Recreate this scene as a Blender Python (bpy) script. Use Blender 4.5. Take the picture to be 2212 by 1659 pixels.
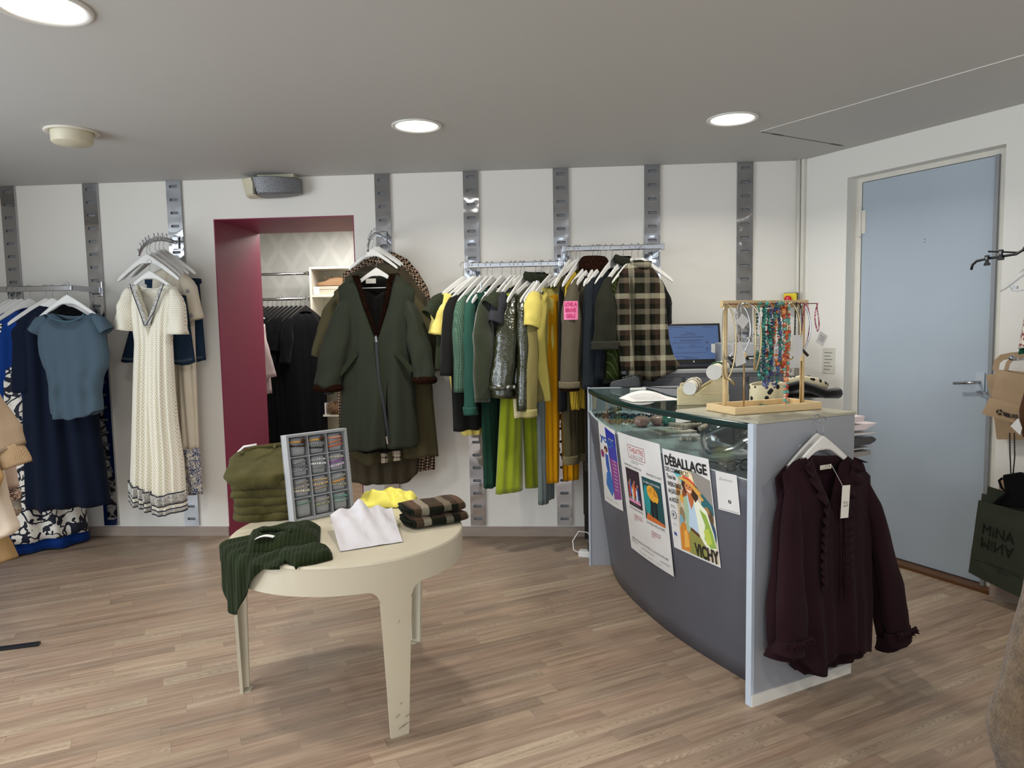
import bpy, bmesh, math, random
import numpy as np
from mathutils import Vector, Matrix, noise as mnoise
PI=math.pi
for o in list(bpy.data.objects): bpy.data.objects.remove(o)
SC=bpy.context.scene; COL=SC.collection
# ---------------------------------------------------------------- camera
FPX,PITCH,ROLL,CAMH=1547.3,0.0824,-0.0183,1.4679
CX,CY=1106.0,829.5
_f=np.array([0,math.cos(PITCH),-math.sin(PITCH)]); _u0=np.array([0,math.sin(PITCH),math.cos(PITCH)]); _r0=np.array([1.,0,0])
_r=math.cos(ROLL)*_r0+math.sin(ROLL)*_u0; _u=-math.sin(ROLL)*_r0+math.cos(ROLL)*_u0
cd=bpy.data.cameras.new('camera'); cam=bpy.data.objects.new('camera',cd); COL.objects.link(cam)
cd.sensor_width=36; cd.sensor_fit='HORIZONTAL'; cd.lens=36*FPX/2212; cd.clip_start=.05
cam.matrix_world=Matrix(((_r[0],_u[0],-_f[0],0),(_r[1],_u[1],-_f[1],0),(_r[2],_u[2],-_f[2],CAMH),(0,0,0,1)))
SC.camera=cam
# ---------------------------------------------------------------- world, exposure
w=bpy.data.worlds.new('world'); SC.world=w; w.use_nodes=True
w.node_tree.nodes['Background'].inputs[0].default_value=(.75,.86,1,1)
w.node_tree.nodes['Background'].inputs[1].default_value=1.2
SC.view_settings.view_transform='Standard'; SC.view_settings.look='None'
SC.view_settings.exposure=-0.55; SC.view_settings.gamma=1; SC.view_settings.use_curve_mapping=False
def area(name,loc,rot,sx,sy,power,col=(1,1,1),spread=PI):
    l=bpy.data.lights.new(name,'AREA'); l.shape='RECTANGLE'; l.size=sx; l.size_y=sy; l.energy=power; l.color=col; l.spread=spread
    o=bpy.data.objects.new(name,l); COL.objects.link(o); o.location=loc; o.rotation_euler=rot; return o
# daylight through the shop windows: left front and rear
area('daylight_left_window',(-4.15,1.2,1.35),(0,-PI/2,0),2.1,3.4,210,(.86,.94,1))
area('daylight_rear_window',(0.0,-2.75,1.3),(PI/2,0,0),5.0,2.1,95,(.9,.95,1))
# ---------------------------------------------------------------- helpers
def ray(x,y): return _f+(x-CX)/FPX*_r-(y-CY)/FPX*_u
OO=np.array([0,0,CAMH])
def gz(x,y,z=0.):
    D=ray(x,y); return OO+D*((z-CAMH)/D[2])
class Plane:
    def __init__(s,o,a): s.o=np.array([o[0],o[1],0.]); s.a=a; s.d=np.array([math.cos(a),math.sin(a),0]); s.n=np.array([math.sin(a),-math.cos(a),0])
    def uz(s,x,y,w=0.):
        D=ray(x,y); t=((s.o+w*s.n-OO)@s.n)/(D@s.n); q=OO+t*D-s.o; return float(q@s.d),float(q[2])
    def pt(s,u,w,z): q=s.o+u*s.d+w*s.n; return (float(q[0]),float(q[1]),z)
BW=Plane((-2.3059,5.0453),-0.0668)                # back wall
_c=BW.pt(4.2299,0,0); RW=Plane(_c,-1.087)          # right wall from the corner
PW=Plane((0.888,2.619),math.atan2(.251,.494))     # counter end panel
H=2.5
def tag(o,label=None,cat=None,group=None,kind=None):
    if label: o['label']=label
    if cat: o['category']=cat
    if group: o['group']=group
    if kind: o['kind']=kind
    return o
def thing(name,label,cat,loc=(0,0,0),rz=0,group=None,rot=None):
    o=bpy.data.objects.new(name,None); COL.objects.link(o); o.empty_display_size=.05
    o.location=loc; o.rotation_euler=rot if rot else (0,0,rz); return tag(o,label,cat,group)
KIDS={}
def kids(o): return KIDS.get(o.name,[])
def par(o,p):
    if p is not None:
        o.parent=p; KIDS.setdefault(p.name,[]).append(o)
def copytree(o,parent=None):
    c=o.copy(); COL.objects.link(c); par(c,parent)
    for k in kids(o): copytree(k,c)
    return c
def interp(pts,x):
    if x<=pts[0][0]: return pts[0][1]
    for (a,b),(c,d) in zip(pts,pts[1:]):
        if x<=c: return b+(d-b)*(x-a)/(c-a) if c>a else d
    return pts[-1][1]
def sm(t): t=max(0,min(1,t)); return t*t*(3-2*t)
class MB:
    def __init__(s): s.v=[]; s.f=[]; s.m=[]; s.mi=0; s.uv=None
    def add(s,vs,fs):
        b=len(s.v); s.v+= [tuple(map(float,v)) for v in vs]; s.f+=[tuple(b+i for i in f) for f in fs]; s.m+=[s.mi]*len(fs); return s
    def box(s,x0,x1,y0,y1,z0,z1,M=None):
        vs=[(x,y,z) for x in(x0,x1) for y in(y0,y1) for z in(z0,z1)]
        if M is not None: vs=[M@Vector(v) for v in vs]
        return s.add(vs,[(0,1,3,2),(4,6,7,5),(0,4,5,1),(2,3,7,6),(0,2,6,4),(1,5,7,3)])
    def rings(s,rs,close=True,cap=(False,False)):
        n=len(rs[0]); vs=[p for r in rs for p in r]; fs=[]
        for i in range(len(rs)-1):
            for j in range(n if close else n-1):
                k=(j+1)%n; fs.append((i*n+j,i*n+k,(i+1)*n+k,(i+1)*n+j))
        if cap[0]: fs.append(tuple(reversed(range(n))))
        if cap[1]: fs.append(tuple((len(rs)-1)*n+j for j in range(n)))
        return s.add(vs,fs)
    def prism(s,poly,y0,y1):      # polygon in x,z extruded along y
        n=len(poly); return s.rings([[(x,y0,z) for x,z in poly],[(x,y1,z) for x,z in poly]],cap=(True,True))
    def slab(s,poly,z0,z1):      # polygon in x,y extruded along z
        return s.rings([[(x,y,z0) for x,y in poly],[(x,y,z1) for x,y in poly]],cap=(True,True))
    def lathe(s,prof,seg=24,c=(0,0,0),cap=(False,False)):
        return s.rings([[(c[0]+r*math.cos(2*PI*i/seg),c[1]+r*math.sin(2*PI*i/seg),c[2]+z) for i in range(seg)] for r,z in prof],cap=cap)
    def tube(s,path,r,seg=8,cap=True,flat=1.0,closed=False):
        P=[Vector(p) for p in path]; n=len(P); rs=[]; prev=None
        for i,p in enumerate(P):
            if closed: t=P[(i+1)%n]-P[i-1]
            else: t=(P[min(i+1,n-1)]-P[max(i-1,0)])
            t=t.normalized() if t.length>1e-9 else Vector((0,0,1))
            if prev is None:
                a=Vector((0,1,0)) if abs(t.y)<.9 else Vector((1,0,0))
            else: a=prev
            a=(a-t*a.dot(t)).normalized(); b=t.cross(a); prev=a
            rr=r[i] if isinstance(r,(list,tuple)) else r
            rs.append([tuple(p+a*(rr*flat*math.cos(2*PI*k/seg))+b*(rr*math.sin(2*PI*k/seg))) for k in range(seg)])
        if closed: rs.append(rs[0])
        return s.rings(rs,cap=(cap and not closed,cap and not closed))
    def ball(s,c,r,seg=8,sc=(1,1,1)):
        k=seg//2+1
        return s.rings([[(c[0]+sc[0]*r*max(.02,math.sin(PI*j/k))*math.cos(2*PI*i/seg),c[1]+sc[1]*r*max(.02,math.sin(PI*j/k))*math.sin(2*PI*i/seg),c[2]+sc[2]*r*math.cos(PI*j/k)) for i in range(seg)] for j in range(k+1)])
    def grid(s,fn,nu,nv):
        vs=[fn(i/nu,j/nv) for i in range(nu+1) for j in range(nv+1)]
        return s.add(vs,[(i*(nv+1)+j,(i+1)*(nv+1)+j,(i+1)*(nv+1)+j+1,i*(nv+1)+j+1) for i in range(nu) for j in range(nv)])
    def build(s,name,mat,parent=None,smooth=False,solid=0,bevel=0,sub=0,loc=None,rz=0,rot=None,kind=None,weld=False):
        me=bpy.data.meshes.new(name); me.from_pydata(s.v,[],s.f)
        for m in (mat if isinstance(mat,(list,tuple)) else [mat]): me.materials.append(m)
        if isinstance(mat,(list,tuple)): me.polygons.foreach_set('material_index',s.m)
        bm=bmesh.new(); bm.from_mesh(me)
        if weld: bmesh.ops.remove_doubles(bm,verts=bm.verts,dist=1e-5)
        bmesh.ops.recalc_face_normals(bm,faces=bm.faces); bm.to_mesh(me); bm.free()
        if smooth: me.polygons.foreach_set('use_smooth',[True]*len(me.polygons))
        o=bpy.data.objects.new(name,me); COL.objects.link(o)
        if loc is not None: o.location=loc
        o.rotation_euler=rot if rot else (0,0,rz)
        par(o,parent)
        if solid: m=o.modifiers.new('s','SOLIDIFY'); m.thickness=solid; m.offset=0
        if bevel: m=o.modifiers.new('b','BEVEL'); m.width=bevel; m.segments=2; m.limit_method='ANGLE'; m.angle_limit=.6
        if sub: m=o.modifiers.new('u','SUBSURF'); m.levels=sub; m.render_levels=sub
        if kind: o['kind']=kind
        return o
def arc(cx,cz,r,a0,a1,n=12,y=0): return [(cx+r*math.cos(a0+(a1-a0)*i/n),y,cz+r*math.sin(a0+(a1-a0)*i/n)) for i in range(n+1)]
# ---------------------------------------------------------------- materials
def srgb(c):
    if isinstance(c,str): c=[int(c[i:i+2],16)/255 for i in (0,2,4)]
    elif max(c)>1: c=[x/255 for x in c]
    return tuple(x/12.92 if x<=.04045 else ((x+.055)/1.055)**2.4 for x in c)+(1,)
class NT:
    def __init__(s,name):
        s.mat=bpy.data.materials.new(name); s.mat.use_nodes=True; s.t=s.mat.node_tree; s.b=s.t.nodes['Principled BSDF']; s.out=s.t.nodes['Material Output']
    def n(s,typ,**kw):
        n=s.t.nodes.new('ShaderNode'+typ)
        for k,v in kw.items():
            if k.startswith('i_'): s.set(n.inputs[k[2:].replace('_',' ')] if not k[2:].isdigit() else n.inputs[int(k[2:])],v)
            else: setattr(n,k,v)
        return n
    def set(s,inp,v):
        if isinstance(v,bpy.types.NodeSocket): s.t.links.new(v,inp)
        elif isinstance(v,bpy.types.Node): s.t.links.new(v.outputs[0],inp)
        else: inp.default_value=v
    def math(s,op,a,b=0.,c=None):
        n=s.t.nodes.new('ShaderNodeMath'); n.operation=op; s.set(n.inputs[0],a); s.set(n.inputs[1],b)
        if c is not None: s.set(n.inputs[2],c)
        return n.outputs[0]
    def coord(s,scale=(1,1,1),rot=(0,0,0),which='Object',loc=(0,0,0)):
        tc=s.n('TexCoord'); mp=s.n('Mapping'); s.t.links.new(tc.outputs[which],mp.inputs[0]); mp.inputs['Scale'].default_value=scale; mp.inputs['Rotation'].default_value=rot; mp.inputs['Location'].default_value=loc
        return mp.outputs[0]
    def mix(s,f,a,b,typ='MIX'):
        n=s.t.nodes.new('ShaderNodeMix'); n.data_type='RGBA'; n.blend_type=typ
        s.set(n.inputs[0],f); s.set(n.inputs[6],a); s.set(n.inputs[7],b); return n.outputs[2]
    def noise(s,vec,scale,detail=3,rough=.5):
        n=s.n('TexNoise'); s.set(n.inputs['Vector'],vec); n.inputs['Scale'].default_value=scale; n.inputs['Detail'].default_value=detail; n.inputs['Roughness'].default_value=rough; return n.outputs[0]
    def ramp(s,f,stops,const=False):
        n=s.n('ValToRGB'); s.set(n.inputs[0],f); cr=n.color_ramp
        if const: cr.interpolation='CONSTANT'
        while len(cr.elements)>len(stops): cr.elements.remove(cr.elements[-1])
        while len(cr.elements)<len(stops): cr.elements.new(.5)
        for e,(p,c) in zip(cr.elements,stops): e.position=p; e.color=c if len(c)==4 else tuple(c)+(1,)
        return n.outputs[0]
    def bump(s,h,strength=.3,dist=.01):
        n=s.n('Bump'); n.inputs['Strength'].default_value=strength; n.inputs['Distance'].default_value=dist; s.set(n.inputs['Height'],h); s.t.links.new(n.outputs[0],s.b.inputs['Normal'])
    def p(s,**kw):
        M=dict(col='Base Color',rough='Roughness',metal='Metallic',sheen='Sheen Weight',trans='Transmission Weight',ior='IOR',coat='Coat Weight',spec='Specular IOR Level',alpha='Alpha',emit='Emission Color',es='Emission Strength',subs='Subsurface Weight')
        for k,v in kw.items(): s.set(s.b.inputs[M[k]],v)
        return s.mat
_mc={}
def plain(col,rough=.5,metal=0,name='paint',**kw):
    k=(str(col),rough,metal,name,str(kw))
    if k in _mc: return _mc[k]
    t=NT(name); v=t.coord(); nz=t.noise(v,9,3)
    c=srgb(col); d=tuple(x*.88 for x in c[:3])+(1,)
    t.p(col=t.mix(nz,d,tuple(min(1,x*1.08) for x in c[:3])+(1,)) if not metal else c,rough=rough,metal=metal,**kw)
    _mc[k]=t.mat; return t.mat
def fabric(col,rough=.9,var=.25,weave=900,bump=.15,name='cloth',sheen=.04,big=6):
    k=('f',str(col),rough,var,weave,bump,sheen)
    if k in _mc: return _mc[k]
    t=NT(name); v=t.coord(); nz=t.noise(v,big,4,.6); fine=t.noise(v,weave,2)
    c=srgb(col)
    a=tuple(x*(1-var) for x in c[:3])+(1,); b=tuple(min(1,x*(1+var)) for x in c[:3])+(1,)
    t.p(col=t.mix(nz,a,b),rough=rough,sheen=sheen,spec=.08 if rough>.6 else .4); t.b.inputs['Sheen Roughness'].default_value=.5; t.bump(fine,bump,.002)
    _mc[k]=t.mat; return t.mat
def knit(col,scale=110,rot=0,name='knit',amp=.5,var=.2):
    t=NT(name); v=t.coord(rot=(0,rot,0)); c=srgb(col)
    wv=t.n('TexWave',wave_type='BANDS',bands_direction='X'); t.set(wv.inputs['Vector'],v); wv.inputs['Scale'].default_value=scale/6.28; wv.inputs['Distortion'].default_value=1.2; wv.inputs['Detail'].default_value=2
    wz=t.n('TexWave',wave_type='BANDS',bands_direction='Z'); t.set(wz.inputs['Vector'],v); wz.inputs['Scale'].default_value=scale/5; wz.inputs['Distortion'].default_value=1
    h=t.math('ADD',wv.outputs[1],t.math('MULTIPLY',wz.outputs[1],.5))
    a=tuple(x*(1-var*1.6) for x in c[:3])+(1,); b=tuple(min(1,x*(1+var)) for x in c[:3])+(1,)
    t.p(col=t.mix(t.math('MULTIPLY',h,.66),a,b),rough=.95,sheen=.03,spec=.06); t.bump(h,amp,.006); return t.mat
def plaid(cols,cell=.05,name='plaid_cloth',rot=0):
    # overlapping bands in x and z
    t=NT(name); v=t.coord(scale=(1/cell,1/cell,1/cell),rot=(0,rot,0)); sp=t.n('SeparateXYZ'); t.set(sp.inputs[0],v)
    n=len(cols)
    def band(s,off):
        f=t.math('FRACT',t.math('ADD',t.math('DIVIDE',s,n),off)); return t.ramp(f,[(i/n,srgb(c)) for i,c in enumerate(cols)],True)
    a=band(sp.outputs[0],0.07); b=band(sp.outputs[2],.31)
    col=t.mix(.5,a,b); fine=t.noise(t.coord(),500,2)
    t.p(col=t.mix(t.math('MULTIPLY',fine,.35),col,(.01,.01,.008,1)),rough=.9,sheen=.03,spec=.06); t.bump(fine,.2,.002); return t.mat
METAL=plain('b9bbbf',.16,1,'chrome'); WIRE=plain('8f9194',.3,1,'steel_wire')
WHITE=plain('d9d8d4',.35,0,'white_lacquer'); BLACKP=plain('050506',.4,0,'black_plastic')
DARK=plain('060606',.8,0,'dark_void')
PAPER=plain('d6d5d4',.8,0,'white_paper')
# ================================================================ setting
def floor_mat():
    t=NT('plank_floor'); v=t.coord(rot=(0,0,-math.radians(26.1)),which='Object'); sp=t.n('SeparateXYZ'); t.set(sp.inputs[0],v)
    x,y=sp.outputs[0],sp.outputs[1]; RH=.067
    yr=t.math('DIVIDE',y,RH); row=t.math('FLOOR',yr)
    wn=t.n('TexWhiteNoise',noise_dimensions='1D'); t.set(wn.inputs['W'],row)
    ln=.62; xs=t.math('ADD',t.math('DIVIDE',x,ln),t.math('MULTIPLY',wn.outputs[0],7.3)); colm=t.math('FLOOR',xs)
    cv=t.n('CombineXYZ'); t.set(cv.inputs[0],row); t.set(cv.inputs[1],colm)
    w2=t.n('TexWhiteNoise',noise_dimensions='2D'); t.set(w2.inputs['Vector'],cv.outputs[0]); rnd=w2.outputs[0]
    # grain
    gv=t.n('CombineXYZ'); t.set(gv.inputs[0],t.math('ADD',t.math('MULTIPLY',x,1.4),t.math('MULTIPLY',rnd,37.))); t.set(gv.inputs[1],t.math('MULTIPLY',y,22.)); t.set(gv.inputs[2],t.math('MULTIPLY',rnd,11.))
    g=t.noise(gv.outputs[0],1.6,6,.65)
    gv2=t.n('CombineXYZ'); t.set(gv2.inputs[0],t.math('ADD',t.math('MULTIPLY',x,2.),t.math('MULTIPLY',rnd,17.))); t.set(gv2.inputs[1],t.math('MULTIPLY',y,95.)); g2=t.noise(gv2.outputs[0],1.3,4,.7)
    # cathedral figure on some boards
    cx=t.math('SUBTRACT',t.math('MULTIPLY',t.math('FRACT',xs),3.2),1.4); fy=t.math('SUBTRACT',t.math('FRACT',yr),.5)
    rad=t.math('ADD',cx,t.math('MULTIPLY',t.math('MULTIPLY',fy,fy),9.))
    rad=t.math('ADD',rad,t.math('MULTIPLY',g,1.1))
    fig=t.math('POWER',t.math('ABSOLUTE',t.math('SINE',t.math('MULTIPLY',rad,16.))),6.)
    sel=t.math('MULTIPLY',t.math('GREATER_THAN',rnd,.8),.4)
    big=t.noise(t.coord(),1.3,3)
    base=t.ramp(rnd,[(0,srgb('a9937f')),(.2,srgb('947e6c')),(.42,srgb('a08672')),(.6,srgb('ad9780')),(.8,srgb('857262')),(.92,srgb('c2b097')),(1,srgb('a78f7a'))])
    c=t.mix(t.ramp(g,[(.3,(0,0,0)),(.7,(1,1,1))]),t.mix(.62,base,srgb('655040')),t.mix(.25,base,srgb('c0b09c')))
    c=t.mix(t.ramp(g2,[(.52,(0,0,0)),(.8,(.5,.5,.5))]),c,srgb('5a4840'))
    c=t.mix(t.math('MULTIPLY',fig,sel),c,srgb('553f33'))
    ey=t.math('FRACT',yr); ex=t.math('FRACT',xs)
    seam=t.math('MAXIMUM',t.math('LESS_THAN',ey,.018),t.math('LESS_THAN',ex,.003))
    c=t.mix(t.math('MULTIPLY',seam,.35),c,srgb('3f342d'))
    r=t.math('ADD',.33,t.math('MULTIPLY',g,.25))
    t.p(col=c,rough=r,spec=.45); t.bump(t.math('ADD',g2,t.math('MULTIPLY',seam,-.6)),.08,.003); return t.mat
FLOOR=floor_mat()
def wall_mat(name,c,b=.05):
    t=NT(name); v=t.coord(); n=t.noise(v,1.1,4); f=t.noise(v,160,3); cc=srgb(c)
    t.p(col=t.mix(n,tuple(x*.955 for x in cc[:3])+(1,),cc),rough=.62,spec=.35); t.bump(f,b,.002); return t.mat
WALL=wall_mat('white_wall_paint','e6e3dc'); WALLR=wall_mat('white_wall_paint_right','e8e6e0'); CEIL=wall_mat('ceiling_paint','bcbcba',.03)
XMIN,XMAX,YMIN=-4.05,3.6,-2.65
def struct(o): o['kind']='structure'; return o
# floor reaches into the back room
struct(MB().box(-4.6,4.2,YMIN-.1,8.6,-.06,0).build('floor',FLOOR))
# ceiling (with a cut joint of a hatch)
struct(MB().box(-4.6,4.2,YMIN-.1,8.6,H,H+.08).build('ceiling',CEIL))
# back wall with the deep doorway (u .265..1.25, z 0..2.232)
T=.75
def wallbox(mb,pl,u0,u1,z0,z1,w0,w1):
    P=[pl.pt(u,w_,z) for u in(u0,u1) for w_ in(w0,w1) for z in(z0,z1)]
    mb.add(P,[(0,1,3,2),(4,6,7,5),(0,4,5,1),(2,3,7,6),(0,2,6,4),(1,5,7,3)]); return mb
DU0,DU1,DZ=.265,1.25,2.232
m=MB(); wallbox(m,BW,-2.2,DU0,0,H,-T,0); wallbox(m,BW,DU1,4.2299,0,H,-T,0); wallbox(m,BW,DU0,DU1,DZ,H,-T,0)
struct(m.build('wall_back',WALL))
MAG=plain('8a1f4c',.42,0,'magenta_paint')
m=MB(); e=.006
wallbox(m,BW,DU0,DU0+e,0,DZ,-T,.0015); wallbox(m,BW,DU1-e,DU1,0,DZ,-T,.0015); wallbox(m,BW,DU0+e,DU1-e,DZ-e,DZ,-T,.0015)
struct(m.build('trim_1',MAG))
# small pale chip on the magenta reveal
# right wall with door recess
R0,R1,RZ=.34,1.243,2.325
m=MB(); wallbox(m,RW,0,R0,0,H,-.3,0); wallbox(m,RW,R1,4.2,0,H,-.3,0); wallbox(m,RW,R0,R1,RZ,H,-.3,0)
struct(m.build('wall_right',WALLR))
FRM=plain('dcd9cf',.45,0,'door_frame_paint')
m=MB()
for (a,b,c_,d_) in ((R0,.378,0,RZ),(1.172,R1,0,RZ),(.378,1.172,2.297,RZ)): wallbox(m,RW,a,b,c_,d_,-.14,-.085)
struct(m.build('trim_2',FRM))
GREYF=plain('8d9196',.4,0,'grey_frame_edge')
DOOR=NT('pale_blue_door_paint'); v=DOOR.coord(); DOOR.p(col=DOOR.mix(DOOR.noise(v,2.2,4),srgb('a5b2bf'),srgb('b1bdc9')),rough=.38); DOOR=DOOR.mat
d=thing('door_1',None,None,RW.pt(.378,-.1,0),RW.a); d['kind']='structure'
MB().box(.004,.790,-.012,.04,.025,2.294).build('door_leaf',DOOR,d,bevel=.002)
MB().box(.776,.796,-.03,.0,0.0,2.297).build('door_edge',GREYF,d)
def hinge():
    m=MB(); m.lathe([(.002,-.09),(.011,-.088),(.011,-.07),(.0095,-.07),(.0095,.07),(.011,.07),(.011,.088),(.002,.09)],12,(-.004,-.022,0)); m.box(-.012,.03,-.018,-.012,-.07,.07); return m
u_,z_=RW.uz(1862,480,-.085)
hinge().build('door_hinge',FRM,d,loc=(0,0,z_))
hinge().build('door_hinge',FRM,d,loc=(0,0,.32))
u_,z_=RW.uz(2118,825,-.09)
hx=u_-.378
hd=MB(); hd.box(hx-.02,hx+.025,-.02,-.012,z_-.05,z_+.05).build('handle_plate',plain('b9c4cf',.4,0,'blue_plate'),d)
m=MB(); m.tube([(hx,-.015,z_),(hx,-.06,z_),(hx-.02,-.065,z_-.003),(hx-.11,-.065,z_-.012)],.008,8); m.build('door_handle',METAL,d,smooth=True)
m=MB(); m.tube([(hx,-.015,z_-.055),(hx,-.03,z_-.055),(hx+.03,-.035,z_-.06),(hx+.05,-.035,z_-.052)],.004,8); m.build('door_key',METAL,d,smooth=True)
for px,py in ((1998,517),(1998,523)):
    a,b=RW.uz(px,py,-.09); MB().lathe([(.0001,0),(.003,0)],8).build('screw_hole',DARK,d,loc=(a-.378,-.0125,b),rot=(PI/2,0,0))
# wooden threshold
m=MB(); wallbox(m,RW,R0,R1,0,.018,-.12,-.01); struct(m.build('trim_3',plain('5e3d20',.5,0,'brown_threshold')))
# baseboards
BB=NT('baseboard_wood'); v=BB.coord(scale=(3,3,40)); BB.p(col=BB.mix(BB.noise(v,2,4),srgb('8d7d72'),srgb('a3958a')),rough=.5); BB=BB.mat
m=MB(); wallbox(m,BW,-2.2,DU0,0,.068,0,.014); wallbox(m,BW,DU1,4.2,0,.068,0,.014); struct(m.build('baseboard_back',BB,bevel=.002))
m=MB(); wallbox(m,RW,0,R0,0,.1,0,.014); wallbox(m,RW,R1+.005,4.2,0,.1,0,.014); struct(m.build('baseboard_right',BB,bevel=.002))
# other walls of the shop with windows (unseen, they let the daylight in)
m=MB()
for (y0,y1,z0,z1) in ((YMIN,-.6,0,H),(3.0,6.0,0,H),(-.6,3.0,0,.25),(-.6,3.0,2.42,H)): m.box(XMIN-.15,XMIN,y0,y1,z0,z1)
struct(m.build('wall_left',WALL))
m=MB()
for (x0,x1,z0,z1) in ((XMIN,-2.6,0,H),(2.6,XMAX+.6,0,H),(-2.6,2.6,0,.2),(-2.6,2.6,2.42,H)): m.box(x0,x1,YMIN-.15,YMIN,z0,z1)
struct(m.build('wall_rear',WALL))
struct(MB().box(XMAX+.1,XMAX+.25,YMIN,1.6,0,H).build('wall_side',WALL))
FR=plain('3a3d40',.4,0,'window_frame_paint')
wn_=thing('window_1',None,None,(XMIN-.07,1.2,0)); wn_['kind']='structure'
m=MB()
for y in (-1.8,-.6,.6,1.8): m.box(-.03,.03,y-.03,y+.03,.25,2.42)
for z in (.25,2.39): m.box(-.03,.03,-1.8,1.8,z,z+.03)
m.build('window_frame',FR,wn_)
wn_=thing('window_2',None,None,(0,YMIN-.07,0)); wn_['kind']='structure'
m=MB()
for x in (-2.6,-.9,.9,2.6): m.box(x-.03,x+.03,-.03,.03,.2,2.42)
for z in (.2,2.39): m.box(-2.6,2.6,-.03,.03,z,z+.03)
m.build('window_frame',FR,wn_)
# corner conduit
m=MB(); m.tube([BW.pt(4.205,.02,.9),BW.pt(4.205,.02,H)],.011,10); struct(m.build('trim_4',FRM,smooth=True))
m=MB(); m.box(-.012,.012,-.012,.012,.9,H); o=struct(m.build('trim_5',FRM,loc=RW.pt(.028,.012,0),rz=RW.a))
# ceiling hatch joints
a=gz(1641,284,H); b=gz(1822,315,H); c=gz(2212,118,H)
def strip(mb,p,q,wd,z0,z1):
    p=Vector((p[0],p[1],0)); q=Vector((q[0],q[1],0)); n=Vector((-(q-p).y,(q-p).x,0)).normalized()*wd/2
    mb.slab([(v.x,v.y) for v in (p-n,q-n,q+n,p+n)],z0,z1)
m=MB(); strip(m,a,b,.006,H-.0015,H+.001); 
for f0,f1 in ((.14,.26),(.84,.97)): strip(m,a+(b-a)*f0,a+(b-a)*f1,.016,H-.002,H+.001)
struct(m.build('trim_6',plain('4a4945',.6,0,'hatch_gap')))
m=MB(); strip(m,a,a+(c-a)*1.6,.005,H-.002,H+.001); struct(m.build('trim_7',plain('f2f0ea',.5,0,'hatch_edge')))
# ---------------------------------------------------------------- back room
BR=1.75                                  # depth of the back room behind the thick wall
WP=NT('diamond_wallpaper'); v=WP.coord(scale=(1/.27,1,1/.42)); sp=WP.n('SeparateXYZ'); WP.set(sp.inputs[0],v)
d1=WP.math('ABSOLUTE',WP.math('SUBTRACT',WP.math('FRACT',WP.math('ADD',sp.outputs[0],sp.outputs[2])),.5)); d2=WP.math('ABSOLUTE',WP.math('SUBTRACT',WP.math('FRACT',WP.math('SUBTRACT',sp.outputs[0],sp.outputs[2])),.5))
mk=WP.math('MAXIMUM',WP.math('LESS_THAN',d1,.12),WP.math('LESS_THAN',d2,.12))
WP.p(col=WP.mix(mk,srgb('cdcfce'),srgb('d7d9d8')),rough=.6); WP=WP.mat
q=BW.pt(0,-T-BR,0)
struct(MB().box(-3.2,3.2,0,.1,0,H).build('wall_backroom',WP,loc=q,rz=BW.a))
q=BW.pt(-1.35,-T,0); struct(MB().box(-.1,0,0,BR,0,H).build('wall_backroom_left',WALL,loc=q,rz=BW.a))
q=BW.pt(2.3,-T,0); struct(MB().box(0,.1,0,BR,0,H).build('wall_backroom_right',WALL,loc=q,rz=BW.a))
# ================================================================ wall uprights
def upright_mesh():
    W2=.052; N=27; pitch=2.42/27; m=MB(); D=.018
    for k in range(N+1 if False else N):
        z0=k*pitch; zc=z0+pitch*.55; z1=z0+pitch
        # slot ring (stadium) 16 points and matching rectangle points
        ring=[]; rect=[]; hw=.028; hh=.0075
        for i in range(16):
            a=2*PI*(i+.5)/16; c_,s_=math.cos(a),math.sin(a)
            ring.append(((hw-hh)*(1 if c_>0 else -1)+hh*c_,zc+hh*s_))
            k_=1/max(abs(c_),abs(s_)); rx=c_*k_; rz_=s_*k_
            rect.append((W2*max(-1,min(1,rx)),(zc+(z1-zc)*rz_) if rz_>0 else (zc+(zc-z0)*rz_)))
        # snap nearest corners
        for ci,(sx,sz) in ((1,(1,1)),(6,(-1,1)),(9,(-1,-1)),(14,(1,-1))): rect[ci]=(sx*W2,z1 if sz>0 else z0)
        m.rings([[(x,-D,z) for x,z in rect],[(x*1.06,-D,zc+(z-zc)*1.25) for x,z in ring],[(x*1.04,-D+.002,zc+(z-zc)*1.1) for x,z in ring],[(x,-D+.005,z) for x,z in ring],[(x,-D+.012,z) for x,z in ring]])
    m.rings([[(-W2,0,0),(-W2,-D,0)],[(-W2,0,2.42),(-W2,-D,2.42)]],close=False); m.rings([[(W2,-D,0),(W2,0,0)],[(W2,-D,2.42),(W2,0,2.42)]],close=False)
    m.rings([[(-W2,0,2.42),(W2,0,2.42)],[(-W2,-D,2.42),(W2,-D,2.42)]],close=False)
    m.rings([[(-W2,0,0),(W2,0,0)],[(-W2,-D,0),(W2,-D,0)]],close=False)
    return m
CH=NT('polished_steel'); v=CH.coord(); CH.p(col=srgb('b4b6ba'),metal=1,rough=.07); CH.bump(CH.noise(v,4,2),.3,.04); CH=CH.mat
US=[-2*.6015,-.6015,0]+[1.4574+.6015*k for k in range(5)]
UL=['leftmost polished slotted wall upright, behind the end of the blue clothes rail','polished slotted wall upright that carries the rail of blue dresses','polished slotted wall upright carrying the curved arm of the white dress',
'polished slotted wall upright just right of the magenta doorway, above the green coats','polished slotted wall upright at the left end of the lower green rail','polished slotted wall upright where the lower rail meets the higher rail',
'polished slotted wall upright behind the plaid shirt, at the right end of the higher rail','rightmost polished slotted wall upright, above the necklace stand']
base=None
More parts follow.
